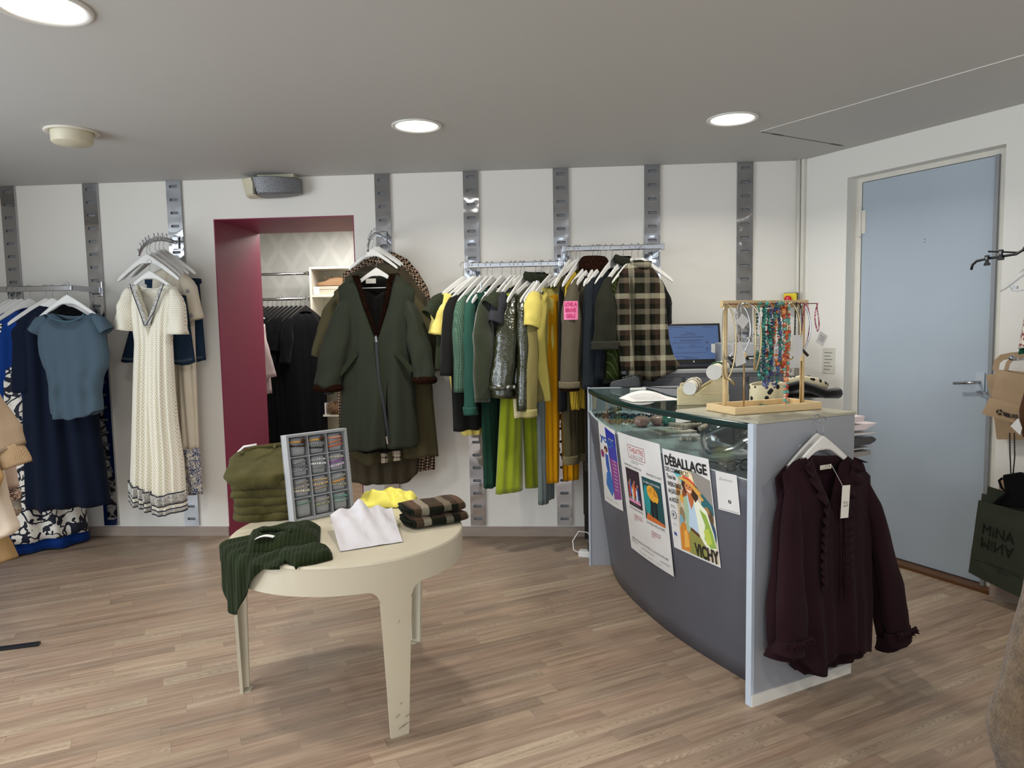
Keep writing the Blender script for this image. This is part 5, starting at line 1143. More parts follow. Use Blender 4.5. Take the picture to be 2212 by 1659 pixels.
def thin_glass(t,tint,fac,rough=.0):
    tr=t.n('BsdfTransparent'); tr.inputs[0].default_value=tint; gl=t.n('BsdfGlossy'); gl.inputs['Roughness'].default_value=rough; gl.inputs[0].default_value=(1,1,1,1)
    lw=t.n('LayerWeight'); lw.inputs[0].default_value=.35; mr=t.math('MULTIPLY_ADD',lw.outputs['Fresnel'],.85,fac)
    mx=t.n('MixShader'); t.set(mx.inputs[0],mr); t.t.links.new(tr.outputs[0],mx.inputs[1]); t.t.links.new(gl.outputs[0],mx.inputs[2]); t.t.links.new(mx.outputs[0],t.out.inputs[0]); return t.mat
GT=thin_glass(GT,(.7,.82,.79,1),.04); GC_=thin_glass(NT('clear_glass'),(.93,.97,.96,1),.01)
loopslab(CGs,inn(.34),lambda a:CT_-.018,lambda a:CT_,'glass_top',GT)
def strip_on(z0f,z1f,off,name,mat,a0=0,a1=1):
    m=MB(); m.grid(lambda a,b:C(tuple(Vector(FS(a0+(a1-a0)*a,zs(a0+(a1-a0)*a),off)).xy)+(z0f(a)+(z1f(a)-z0f(a))*b,)),50,1); return m.build(name,mat,ct,smooth=True,solid=.0015)
strip_on(lambda a:CT_-.027,lambda a:CT_+.001,.004,'glass_edge',plain('0d2c2b',.22,0,'dark_green_glass_edge'))
m=MB(); m.grid(lambda a,b:C(tuple(Vector(FS(a,zs(a),-.006)).xy)+(zs(a)+(CT_-.02-zs(a))*b,)),50,1); m.build('curved_glass_front',GC_,ct,smooth=True)
# left end panel
m=MB(); m.box(.455-CO.x,1.03-CO.x,4.249-CO.y,4.272-CO.y,0,1.086); m.build('side_panel',LGR,ct,bevel=.002)
m=MB(); m.box(.451-CO.x,.459-CO.x,4.244-CO.y,4.276-CO.y,0,1.088); m.build('edge_strip',LBL,ct)
m=MB(); m.tube([C((.575,4.22,.95)),C((.575,4.22,1.07))],.008,6); 
# right end panel
def pbox(u0,u1,w0,w1,z0,z1,name,mat,**k):
    m=MB(); P=[C(PW.pt(u,w_,z)) for u in(u0,u1) for w_ in(w0,w1) for z in(z0,z1)]; m.add(P,[(0,1,3,2),(4,6,7,5),(0,4,5,1),(2,3,7,6),(0,2,6,4),(1,5,7,3)]); return m.build(name,mat,ct,**k)
pbox(.012,.553,-.022,0,.02,1.083,'side_panel',LGR)
pbox(-.004,.014,-.026,.002,.0,1.086,'edge_strip',LBL,bevel=.002)
pbox(.0,.556,-.02,.006,0,.045,'plinth_strip',plain('d8d6cf',.5,0,'white_plinth'))
TPB=plain('a9a592',.55,0,'worn_beige_top')
pbox(.02,.557,-.46,.003,1.084,1.094,'top_board',TPB,bevel=.001)
m=MB()
pk_=FSinv(1525,1296); m.grid(lambda a,b:C(FS(pk_[0]+.006*a,pk_[1]+.012*b-.003*a,.0015)),2,1); m.build('pink_sticker_scrap',plain('e0609a',.7,0,'pink_scrap'),ct)
# ---------------------------------------------------------------- posters
class Poster:
    def __init__(s,name,lb,cor,mat=PAPER,group=None,bow=0.):
        s.c=[FSinv(*c) for c in cor]   # tl,tr,br,bl
        p=FS(*s.c[3]); s.t=thing(name,lb,'poster',p,0,group); s.o=Vector(p); s.k=1; s.bow=bow
        s.aspect=(Vector(s.P(0,.5))-Vector(s.P(1,.5))).length/(Vector(s.P(.5,0))-Vector(s.P(.5,1))).length
        s.poly([(0,0),(1,0),(1,1),(0,1)],mat,'sheet')
    def P(s,u,v,off=.0):
        (tl,tr,br,bl)=s.c; a=(bl[0]*(1-u)+br[0]*u)*(1-v)+(tl[0]*(1-u)+tr[0]*u)*v; z=(bl[1]*(1-u)+br[1]*u)*(1-v)+(tl[1]*(1-u)+tr[1]*u)*v
        p=FS(a,z,.0095+off+s.bow*(1-v)**2*(.4+u)); return (p[0]-s.o.x,p[1]-s.o.y,p[2]-s.o.z) if hasattr(s,'o') else p
    def poly(s,pts,mat,name,lift=None):
        off=.00007*s.k if lift is None else lift; s.k+=1
        bm=bmesh.new(); vs=[bm.verts.new((x,y,0)) for x,y in pts]; bm.faces.new(vs); bmesh.ops.triangulate(bm,faces=bm.faces)
        for _ in range(6):
            es=[e for e in bm.edges if e.calc_length()>.09]
            if not es: break
            bmesh.ops.subdivide_edges(bm,edges=es,cuts=1); bmesh.ops.triangulate(bm,faces=bm.faces)
        m=MB(); bm.verts.index_update(); m.add([s.P(v.co.x,v.co.y,off) for v in bm.verts],[tuple(v.index for v in f.verts) for f in bm.faces]); bm.free()
        return m.build(name,mat,s.t)
    def ell(s,cx,cy,rx,ry,mat,name,n=18,rot=0):
        return s.poly([(cx+rx*math.cos(2*PI*i/n)*math.cos(rot)-ry*math.sin(2*PI*i/n)*math.sin(rot),cy+rx*math.cos(2*PI*i/n)*math.sin(rot)+ry*math.sin(2*PI*i/n)*math.cos(rot)) for i in range(n)],mat,name)
    def text(s,tx,x,y,h,w,mat,bold=0.,align='CENTER',shear=0,lsp=1.0):
        """h: cap height as fraction of poster height, w: total text width as a fraction"""
        off=.00007*s.k; s.k+=1
        vs,fs=text_mesh(tx,1,mat,1,'LEFT',0,bold,shear,lsp=lsp)
        xs_=[a for a,b in vs]; ys_=[b for a,b in vs]; W_=max(xs_)-min(xs_); n=tx.count('\n')+1; 
        kx=w/W_; ky=h/.73; x0={'CENTER':x-w/2,'LEFT':x,'RIGHT':x-w}[align]
        m=MB(); ymid=(max(ys_)+min(ys_))/2; m.add([s.P(x0+(a-min(xs_))*kx,y+(b-ymid)*ky,off) for a,b in vs],fs); return m.build('lettering',mat,s.t)
INK=plain('141416',.6,0,'black_ink'); REDI=plain('a82a34',.6,0,'red_ink'); GRI=plain('6a6c72',.7,0,'grey_ink')
def pc(c): return plain(c,.55,0,'ink_'+c)
# Deballage poster
P=Poster('poster','large illustrated poster headed DÉBALLAGE with a woman in a straw hat',[(1434,968),(1534,991),(1561,1226),(1460,1181)])
P.poly([(.20,.02),(.985,.02),(.985,.80),(.62,.86),(.36,.79),(.24,.60),(.21,.3)],pc('c9b9a0'),'street_scene')
P.poly([(.62,.86),(.985,.80),(.985,.52),(.80,.55)],pc('8f8a84'),'house_front'); P.poly([(.80,.66),(.985,.56),(.985,.47),(.76,.54)],pc('2b6670'),'teal_awning')
P.poly([(.22,.79),(.34,.82),(.53,.69),(.50,.655)],pc('6fb6bd'),'blue_awning'); P.poly([(.34,.82),(.5,.83),(.56,.71),(.53,.69)],pc('e8dcae'),'cream_awning')
for q,c in (((.30,.62,.05,.05),'b07a3c'),((.40,.55,.07,.05),'d79b35'),((.44,.60,.05,.05),'8a4526'),((.28,.50,.05,.07),'b9aa8c'),((.33,.38,.06,.08),'8d7a5c'),((.47,.44,.03,.05),'b3332b'),((.30,.30,.05,.08),'79a9b8'),((.90,.44,.07,.09),'5a4636'),((.93,.30,.06,.10),'34506b'),((.86,.5,.05,.04),'9c7a4e')): P.ell(*q,pc(c),'crowd_patch')
P.poly([(.22,.02),(.24,.24),(.31,.31),(.42,.30),(.47,.15),(.44,.03)],pc('c9822e'),'shopping_bag'); P.poly([(.30,.05),(.33,.22),(.40,.25),(.42,.08)],pc('e2a94e'),'bag_light')
P.poly([(.42,.02),(.46,.28),(.66,.22),(.74,.20),(.80,.02)],pc('8a8a46'),'trousers'); P.poly([(.455,.27),(.465,.30),(.67,.245),(.66,.215)],pc('5c3220'),'belt')
P.poly([(.40,.56),(.50,.60),(.53,.40),(.50,.28),(.44,.22),(.40,.25)],pc('9fb89b'),'jacket_left'); P.poly([(.49,.60),(.60,.58),(.66,.54),(.68,.40),(.66,.25),(.46,.30),(.50,.45)],pc('b6cbdf'),'blouse')
P.poly([(.60,.60),(.70,.58),(.86,.50),(.95,.30),(.98,.16),(.88,.13),(.74,.17),(.66,.25),(.65,.42)],pc('e5ead2'),'jacket'); P.poly([(.72,.50),(.84,.46),(.93,.30),(.97,.17),(.86,.15),(.76,.22),(.80,.36)],pc('8fae4a'),'jacket_shade'); P.poly([(.76,.30),(.86,.34),(.90,.20),(.80,.17)],pc('b9c94f'),'jacket_light')
P.poly([(.51,.64),(.64,.62),(.62,.54),(.56,.47),(.52,.55)],pc('b9683a'),'neck')
P.poly([(.40,.69),(.44,.76),(.60,.77),(.72,.70),(.72,.60),(.66,.55),(.58,.62),(.46,.62)],pc('3d2418'),'hair'); P.ell(.545,.675,.075,.062,pc('cf8452'),'face',rot=-.3)
P.poly([(.50,.655),(.60,.645),(.56,.63)],pc('fbf2ea'),'smile'); P.ell(.515,.692,.014,.006,pc('2b1912'),'eye'); P.ell(.585,.684,.014,.006,pc('2b1912'),'eye'); P.poly([(.55,.685),(.545,.66),(.562,.66)],pc('a9613a'),'nose')
P.poly([(.33,.745),(.40,.765),(.60,.745),(.80,.655),(.76,.64),(.84,.60),(.80,.585),(.70,.64),(.56,.715),(.42,.735)],pc('d9a24a'),'hat_brim'); P.poly([(.44,.765),(.47,.82),(.56,.845),(.66,.80),(.68,.72),(.58,.745)],pc('efdcb4'),'hat_crown'); P.poly([(.445,.765),(.45,.785),(.57,.775),(.68,.735),(.68,.712),(.58,.742)],pc('cf4a2f'),'hat_ribbon')
P.text('DÉBALLAGE',.50,.905,.098,.90,INK,bold=.03); P.text('DES COMMERCES',.31,.805,.045,.55,INK,bold=.012)
for tx,y,w_ in (('Tous les',.735,.23),('WEEK-ENDS',.66,.34),('de JUILLET',.585,.30),('et AOÛT',.51,.24)): P.text(tx,.05,y,.045,w_,INK,bold=.02,align='LEFT')
P.text('PARKING EN\nVILLE GRATUIT',.06,.435,.012,.14,INK,align='LEFT'); P.ell(.12,.35,.065,.042,GRI,'round_seal'); P.ell(.12,.35,.055,.035,PAPER,'round_seal'); P.ell(.115,.352,.028,.02,GRI,'seal_figure')
P.poly([(.07,.145),(.13,.135),(.135,.165),(.075,.175)],pc('2f4f96'),'blue_logo'); P.text('Vichy',.12,.255,.012,.1,GRI)
P.text('VICHY',.765,.085,.125,.46,INK,bold=.03)
# theatre poster
P=Poster('poster','tall white poster headed THEATRE LE BACK STEP with two show pictures',[(1336,919),(1427,946),(1462,1245),(1368,1182)],bow=.004)
def fr_(x0,x1,y0,y1,mat,name): P.poly([(x0,y0),(x1,y0),(x1,y1),(x0,y1)],mat,name)
fr_(.23,.63,.815,.925,plain('8a4a50',.6,0,'frame_ink'),'title_frame'); fr_(.24,.62,.82,.92,PAPER,'title_ground')
P.text('THEATRE',.43,.885,.045,.34,REDI,bold=.01); P.text('LE BACK STEP',.43,.838,.026,.30,plain('7a4a50',.6,0,'plum_ink'),bold=.002)
P.text('CAFÉ THÉÂTRE A VICHY\nLE BACK STEP',.43,.79,.011,.30,GRI)
P.text('OUVERTURE DE LA SAISON 25/26',.30,.745,.017,.42,INK); P.text('VENDREDI 22 AOÛT',.79,.735,.017,.34,INK)
fr_(.11,.44,.405,.72,pc('2c1a2a'),'show_picture'); fr_(.50,.93,.36,.70,pc('16484d'),'show_picture')
rb=random.Random(2)
for i in range(7):
    x=.16+.035*i; y=.55+.03*math.sin(i*2.1); c=('c23a2c','3b63b5','cfd3dc','d8842f','b52a26','dfe0e4','31508f')[i]
    P.poly([(x-.02,y-.07),(x+.02,y-.07),(x+.016,y+.03),(x-.016,y+.03)],pc(c),'performer'); P.ell(x,y+.042,.012,.013,pc('cf9a74'),'performer_head')
P.text('Petits Divorces',.27,.475,.02,.26,PAPER,shear=.3); fr_(.12,.41,.44,.462,pc('e58ab8'),'pink_band')
for y in (.43,.42): fr_(.17,.37,y,y+.003,GRI,'credit_line')
P.ell(.58,.52,.07,.12,pc('1f8d90'),'teal_glow'); P.poly([(.52,.36),(.93,.36),(.93,.38),(.62,.41),(.56,.42)],pc('c8692c'),'orange_ground')
P.ell(.72,.585,.125,.062,pc('e2a233'),'umbrella',rot=-.2); P.poly([(.60,.60),(.72,.645),(.70,.585)],pc('c98a22'),'umbrella_rib'); P.poly([(.74,.645),(.84,.57),(.74,.575)],pc('c07e1d'),'umbrella_rib')
for x in (.68,.76): P.poly([(x-.025,.40),(x+.02,.40),(x+.03,.53),(x-.03,.53)],pc('0d1a1c'),'dancer'); 
P.text('La valse a mis le temps',.72,.665,.022,.36,PAPER,bold=.002)
P.text('PETITS DIVORCES ENTRE AMIS',.28,.385,.014,.32,INK); P.text('LA VALSE A MIS LE TEMPS',.71,.335,.018,.40,INK)
P.text('VENDREDI 29 ET\nSAMEDI 30 AOÛT\nÀ 20H',.31,.315,.014,.21,REDI); P.text('VENDREDI 05 ET\nSAMEDI 06 SEPT\nÀ 20H',.70,.255,.014,.22,REDI)
P.text('RÉSERVATIONS AU 07 87 85 02 11 OU SUR LE SITE WEB',.50,.115,.017,.84,INK); P.text('ebackstep',.14,.085,.013,.16,GRI); P.text('www.backstep.com',.45,.075,.013,.28,GRI); P.text('Le Back Step',.83,.065,.013,.2,GRI); P.text('3 rue du casino  -  03200 Vichy  -  Café théâtre',.5,.03,.009,.5,GRI)
# yoga poster
P=Poster('poster','narrow blue and purple yoga poster at the left end of the counter front',[(1295,906),(1331,925),(1351,1104),(1311,1080)])
P.poly([(.40,.985),(.97,.94),(.97,.14),(.60,.10),(.55,.5)],pc('3a3aa0'),'blue_field'); P.poly([(.57,.62),(.97,.60),(.97,.14),(.62,.10)],pc('8a3f8c'),'purple_field'); P.poly([(.40,.985),(.97,.94),(.97,.78),(.45,.78)],pc('1f2c9c'),'deep_blue_field')
P.text('yoga',.46,.80,.10,.80,pc('3f7fd6'),bold=.03); P.text('yoga',.45,.805,.10,.80,pc('27306e'),bold=-.0)
P.ell(.36,.70,.10,.04,pc('4a2c26'),'hair'); P.ell(.33,.675,.06,.025,pc('c98f74'),'face'); P.poly([(.30,.64),(.46,.64),(.50,.45),(.38,.38),(.30,.5)],pc('2c56b0'),'blue_top'); P.poly([(.30,.40),(.52,.44),(.62,.22),(.50,.12),(.34,.18),(.22,.24)],pc('2f6ab8'),'blue_leggings'); P.ell(.14,.62,.10,.05,pc('8a2a6c'),'purple_badge')
for i in range(9): y=.60-.045*i; P.poly([(.70,y),(.88,y-.01),(.88,y-.004),(.70,y+.006)],PAPER,'text_line')
P.text('Samedi',.72,.86,.02,.3,PAPER); P.poly([(.0,.14),(.5,.10),(1,.12),(1,0),(0,0)],PAPER,'white_foot'); P.text('Bourbon  Vichy',.5,.06,.018,.6,GRI)
# small card (its square code is left out)
P=Poster('card','small white card with handwriting taped right of the DÉBALLAGE poster',[(1549,1016),(1595,1026),(1603,1112),(1556,1099)])
P.text('Showroom',.46,.82,.07,.62,GRI,shear=.4); P.ell(.56,.27,.075,.048,pc('2b2c30'),'round_logo'); P.text('f',.565,.268,.06,.05,PAPER,bold=.02); P.poly([(.05,.03),(.95,.03),(.95,.04),(.05,.04)],GRI,'foot_line')
P.t['category']='card'
TAPE=NT('clear_tape'); TAPE.p(col=srgb('c9ccd0'),rough=.2,alpha=.35); TAPE=TAPE.mat
# ---------------------------------------------------------------- in the display case
def onshelf(px,py):
    a=.5
    for _ in range(4): 
        q=gz(px,py,zs(a)); d=[math.hypot(sc(CGs,i/40)[0]-q[0],sc(CGs,i/40)[1]-q[1]) for i in range(41)]; a=d.index(min(d))/40
    return (float(q[0]),float(q[1]),zs(a)+.001)
def pumpkin(px,py,c,R,lb,gr):
    q=onshelf(px,py); t=thing('ceramic_pumpkin',lb,'ornament',(q[0],q[1]+R*.5,q[2]),0,gr); m=MB(); rs=[]
    for j in range(13):
        ph=PI*j/12; rs.append([(R*math.sin(ph)*(1-.10*abs(math.cos(4*th)))*math.cos(th),R*math.sin(ph)*(1-.10*abs(math.cos(4*th)))*math.sin(th),R*.72*(1-math.cos(ph))-.012*(math.exp(-(ph-PI)**2*6))) for th in [2*PI*i/40 for i in range(40)]])
    m.rings(rs).build('body',plain(c,.12,0,'glazed_'+c,coat=.6),t,smooth=True); MB().tube([(0,0,R*1.35),(.003,0,R*1.35+.014)],.004,6).build('stem',plain('7f7a6a',.4,0,'stem_glaze'),t)
GP='ceramic pumpkins in the display case'
pumpkin(1388,924,'a97f74',.045,'pink ceramic pumpkin nearest the glass, left of the other two',GP); pumpkin(1421,920,'b08a82',.04,'pink ceramic pumpkin behind the green one',GP); pumpkin(1445,921,'2f6e5e',.042,'green ceramic pumpkin in the display case',GP)
q=onshelf(1440,940); t=thing('stone_slab','thin rectangular stone slab in the display case','slab',q,D(15)); MB().box(-.03,.17,.0,.15,0,.012).build('slab',plain('a39f92',.7,0,'grey_stone'),t,bevel=.002)
SH=NT('shell_beads'); v=SH.coord(); SH.p(col=SH.mix(SH.noise(v,90,3),srgb('6b655a'),srgb('cfc8b4')),rough=.35); SH=SH.mat
for i,(px,py,lb) in enumerate(((1465,930,'left shell bead bracelet lying on the stone slab'),(1495,930,'middle shell bead bracelet lying on the stone slab'),(1520,934,'right shell bead bracelet lying on the stone slab'))):
    q=onshelf(px,py); t=thing('shell_bracelet',lb,'bracelet',(q[0],q[1]+.01,q[2]+.012),D(-40+50*i),'shell bracelets on the stone slab'); m=MB()
    for k in range(12): m.ball((-.045+.0085*k,.004*math.sin(k*2),.013),.012+.002*(k%2),7,(.5,1,1))
    m.build('beads',SH,t,smooth=True)
q=onshelf(1500,952); t=thing('pearl_clip','pearl and shell necklace with paper tags near the case glass','necklace',q,D(-10)); m=MB()
for k in range(12): m.ball((-.06+.014*k,.006*math.sin(k*1.7),.008),.009 if k else .014,8)
m.build('pearls',plain('cdc8ba',.2,0,'pearl',coat=.4),t,smooth=True)
for x in (-.03,.05): MB().box(x,x+.035,-.005,.012,.016,.0175,Matrix.Rotation(.3,4,'Y')).build('tag',plain('ded9b4',.7,0,'cream_tag'),t)
rb=random.Random(8)
for i,(px,py,c,lb) in enumerate(((1320,899,'3a3c40','dark chain necklace heaped at the left of the display case'),(1338,905,'26304a','navy beaded necklace heaped in the display case'),(1360,908,'2c5a58','teal beaded necklace heaped beside the pink pumpkin'),(1350,915,'a37a5a','brown beaded necklace heaped beside the pink pumpkin'),(1375,903,'1d2430','black beaded necklace at the back of the display case'))):
    q=onshelf(px,py); t=thing('necklace',lb,'necklace',q,0,'necklaces heaped in the display case'); m=MB(); pts=[]
    for k in range(90):
        a=k*.42; r=.02+.045*abs(math.sin(k*.13+i)); m.ball((r*math.cos(a)*1.5,r*math.sin(a)*.8,.006+.012*abs(math.sin(k*.37))),.0055,5)
    m.build('beads',plain(c,.25,.2,'beads_'+c),t,smooth=True)
    MB().box(-.02,.01,-.04,-.02,.02,.0215,Matrix.Rotation(.5,4,'X')).build('tag',PAPER,t)
q=onshelf(1326,896); t=thing('claw_clip','black hair claw clip standing at the left of the display case','hair clip',(q[0],q[1],q[2]),D(20)); m=MB()
for k in range(4): m.tube([(-.03+.012*k,0,.01),(-.045+.02*k,.0,.03),(-.01+.02*k,0,.05)],.0035,6)
m.tube([(-.04,0,.012),(.05,0,.035)],.006,6); m.build('clip_body',BLACKP,t,smooth=True)
q=onshelf(1392,905); t=thing('glass_stopper','small clear glass ornament at the back of the display case','ornament',(q[0]-.06,q[1]+.15,q[2])); MB().lathe([(.0001,0),(.02,0),(.008,.02),(.018,.045),(.012,.06),(.0001,.065)],14).build('glass_body',GC_,t,smooth=True)
q=onshelf(1480,912); t=thing('price_sheet','printed white sheet lying at the back of the display case','paper',(q[0]+.02,q[1]+.06,q[2]+.004),D(35)); MB().box(-.12,.2,-.06,.14,0,.0015).build('sheet',PAPER,t)
for k in range(9): MB().box(-.09,.14,-.04+.018*k,-.038+.018*k,.0016,.002).build('print_line',GRI,t)
q=onshelf(1585,990); t=thing('glass_jar','large clear glass jar lying in the right of the display case','jar',(q[0],q[1]+.10,q[2]+.075),D(20),rot=(0,D(80),D(20)))
MB().lathe([(.0001,-.1),(.06,-.1),(.07,-.06),(.07,.05),(.05,.09),(.045,.12)],28).build('glass_body',thin_glass(NT('milky_glass'),(.86,.91,.92,1),.08,.15),t,smooth=True)
def glasses(px,py,lb):
    q=onshelf(px,py); t=thing('sunglasses',lb,'sunglasses',(q[0],q[1]+.03,q[2]+.02),D(20)); FRM_=thin_glass(NT('smoke_plastic'),(.5,.52,.55,1),.15,.1)
    m=MB()
    for sx in (-.034,.034): m.tube([(sx+.027*math.cos(a),0,.022*math.sin(a)) for a in [2*PI*i/24 for i in range(24)]],.003,8,closed=True)
    m.tube([(-.008,0,.006),(0,0,.01),(.008,0,.006)],.0025,6); m.build('frame',FRM_,t,smooth=True)
    for sx in (-.034,.034): MB().lathe([(.0001,0),(.025,.0)],20).build('lens',thin_glass(NT('grey_lens'),(.55,.57,.6,1),.1),t,loc=(sx,0,0),rot=(PI/2,0,0)) 
    for sx in (-.062,.062): MB().tube([(sx,0,.008),(sx*.97,.10,.004),(sx*.9,.13,-.014)],.0025,6).build('temple',FRM_,t,smooth=True)
glasses(1600,1020,'smoky transparent glasses in the right corner of the display case')
# ---------------------------------------------------------------- on the counter
PINE=NT('pine_wood'); v=PINE.coord(scale=(4,40,60)); PINE.p(col=PINE.mix(PINE.noise(v,1.6,4,.6),srgb('c9a877'),srgb('e8d3a6')),rough=.5); PINE=PINE.mat
PINE2=NT('pale_pine_wood'); v=PINE2.coord(scale=(3,30,50)); PINE2.p(col=PINE2.mix(PINE2.noise(v,2.0,4,.6),srgb('cdb98c'),srgb('eadfb9')),rough=.55); PINE2=PINE2.mat
GTOP=CT_+.001; BTOP=1.095
# card terminal
q=gz(1352,836,GTOP); t=thing('card_terminal','black card payment terminal on the far end of the glass top','card terminal',(float(q[0]),float(q[1]),GTOP),D(-25))
m=MB(); m.rings([[(x,-.042,0),(x,.042,0),(x,.038,h),(x,-.038,h)] for x,h in ((-.09,.022),(-.08,.034),(-.02,.05),(.03,.062),(.07,.075),(.09,.066),(.10,.03))],cap=(True,True)); m.build('terminal_body',BLACKP,t,bevel=.006,smooth=False)
MB().box(-.075,-.03,-.03,.03,.037,.0395,Matrix.Rotation(-.0,4,'Y')@Matrix.Translation((0,0,.006))).build('screen',plain('2c3a3a',.1,0,'terminal_screen'),t)
m=MB(); 
for i in range(3):
    for j in range(4):
        MB_=None; m=MB(); m.box(-.012+.018*j,.0+.018*j,-.027+.02*i,-.012+.02*i,.055+.005*j,.062+.005*j); m.build('key',plain('3a3c3e',.5,0,'key_rubber'),t)
MB().tube([(.10,0,.01),(.15,.0,.004),(.24,-.06,.004),(.33,-.05,.004)],.003,6).build('cable',BLACKP,t,smooth=True)
q=gz(1378,843,GTOP); t=thing('white_eraser','small white block beside the card terminal','eraser',(float(q[0]),float(q[1]),GTOP),D(10)); MB().box(-.045,.045,-.014,.014,0,.014).build('block',PAPER,t,bevel=.004)
q=gz(1405,866,GTOP); t=thing('printed_sheet','printed white sheet curling up on the glass top','paper',(float(q[0]),float(q[1]),GTOP),D(12)); m=MB(); m.grid(lambda a,b:(-.10+.26*a,-.02+.19*b,.001+.035*max(0,math.sin(PI*a))*b*b),16,8); m.build('sheet',PAPER,t,solid=.0006)
for k in range(7): MB().grid(lambda a,b:(-.06+.16*a,.02+.018*k+.003*b,.0025+.035*max(0,math.sin(PI*(.15+.62*a)))*((.04+.018*k)/.19)**2),10,1).build('print_line',GRI,t)
# bracelet holder: stepped pine stand with two cushioned rolls
LIN=fabric('d5cfbd',.85,.05,name='linen_roll'); CAPM=plain('dddcd6',.6,0,'roll_end')
q0=Vector(gz(1457,874,GTOP)); q1=Vector(gz(1574,889,GTOP)); rzh=math.atan2(q1.y-q0.y,q1.x-q0.x)+D(70) 
rzh=D(40); t=thing('bracelet_stand','stepped pine stand carrying two cushioned bracelet rolls','jewelry stand',(q0.x+.01,q0.y,GTOP),D(0))
# two stepped side boards, seen along their length, bridged by a base
def stepboard(x0,y,dx,h,name='step_board'):
    pts=[(0,0),(dx,0),(dx,h),(dx*.78,h),(dx*.70,h*.80),(dx*.62,h*.72)]+[(dx*.36+dx*.12*math.cos(a),h*.62+dx*.12*math.sin(a)*-1*.9) for a in [PI*k/8 for k in range(1,8)]]+[(dx*.22,h*.66),(dx*.06,h*.66),(0,h*.62)]
    m=MB(); m.prism([(x0+x,z) for x,z in pts],y,y+.012); return m.build(name,PINE2,t)
stepboard(0,-.02,.235,.125).location=(0,0,0)
stepboard(.07,.22,.235,.125)
MB().box(.0,.235,-.03,-.018,0,.045).build('front_board',PINE2,t,bevel=.001)
MB().box(.22,.234,-.01,.23,.0,.12).build('cross_board',PINE2,t,bevel=.001)
def rollc(a,b,r,lb):
    m=MB(); m.tube([a,b],r,24,cap=False); o=m.build('cushion_roll',LIN,t,smooth=True); d=(Vector(b)-Vector(a)).normalized()
    m=MB(); m.tube([Vector(a)-d*.004,Vector(a)+d*.001],r*1.04,24); m.build('roll_end',CAPM,t,smooth=False)
    m=MB(); m.tube([Vector(b)-d*.001,Vector(b)+d*.004],r*1.04,24); m.build('roll_end',CAPM,t,smooth=False)
ra,rb_=Vector((.045,-.06,.080)),Vector((.145,.22,.080)); rc,rd=Vector((.165,-.03,.150)),Vector((.29,.26,.150))
rollc(ra,rb_,.029,''); rollc(rc,rd,.034,'')
TL=Vector(t.location)
def bracelet(a,b,f,r,c,lb,rows=2,br=.005):
    p=TL+a.lerp(b,f); d=(b-a).normalized(); tt=thing('bead_bracelet',lb,'bracelet',tuple(p),0,'bracelets on the cushion rolls'); u_=d.cross(Vector((0,0,1))).normalized(); w_=u_.cross(d)
    m=MB()
    for k in range(rows):
        for i in range(26):
            an=2*PI*i/26; c_=(u_*math.cos(an)+w_*math.sin(an))*(r+br*.8)+d*(k-rows/2)*br*1.9; m.ball(tuple(c_),br,6)
    m.build('beads',plain(c,.22,.1,'bead_'+c,coat=.3),tt,smooth=True)
bracelet(ra,rb_,.45,.029,'cfc8bb','pearl bracelet on the lower cushion roll, three rows wide',3); bracelet(ra,rb_,.72,.029,'a59c8c','second pearly bracelet further back on the lower cushion roll',2,.0045)
bracelet(rc,rd,.42,.034,'2f5a36','dark green bead bracelet on the upper cushion roll',1,.0055); bracelet(rc,rd,.52,.034,'4d8a58','lighter green bead bracelet on the upper cushion roll',1,.0045)
# necklace stand
AN=D(20); SO=Vector((.88,2.815,BTOP)); t=thing('necklace_stand','pine frame stand for necklaces with a row of small hooks on its top bar','jewelry stand',tuple(SO),AN)
SL,SDp=.435,.19; HT_=.425
for (a,b,c,d) in ((0,SL,0,.016),(0,SL,SDp-.016,SDp),(0,.016,.016,SDp-.016),(SL-.016,SL,.016,SDp-.016)): MB().box(a,b,c,d,0,.03).build('tray_side',PINE,t,bevel=.002)
MB().box(.016,SL-.016,.016,SDp-.016,0,.006).build('tray_bottom',PINE,t)
PX=(.022,.415); PY=SDp*.5
for x in PX: MB().tube([(x,PY,.006),(x,PY,HT_)],.0095,10).build('post',PINE,t,smooth=True)
MB().box(PX[0]-.02,PX[1]+.02,PY-.011,PY+.011,HT_,HT_+.03).build('top_bar',PINE,t,bevel=.002)
for x,h in ((.085,.225),(.375,.20)): MB().tube([(x,PY-.04,.006),(x,PY-.04,h)],.0032,6).build('brass_rod',plain('a9895a',.3,.8,'brass_rod'),t,smooth=True); 
MB().ball((.085,PY-.04,.233),.012,8).build('wooden_ball',PINE,t,smooth=True)
MB().tube([(PX[0]-.03,PY-.034,HT_+.014),(PX[1]+.045,PY-.034,HT_+.014)],.0022,6).build('hook_rod',plain('8a5a40',.3,.8,'copper_rod'),t,smooth=True)
for i in range(18):
    x=PX[0]+.01+.021*i; MB().tube([(x,PY-.011,HT_+.018),(x-.004,PY-.03,HT_+.012),(x-.006,PY-.034,HT_+.016)],.0017,5).build('hook',plain('8a5a40',.3,.8,'copper_rod'),t)
MS=Matrix.Translation(SO)@Matrix.Rotation(AN,4,'Z')
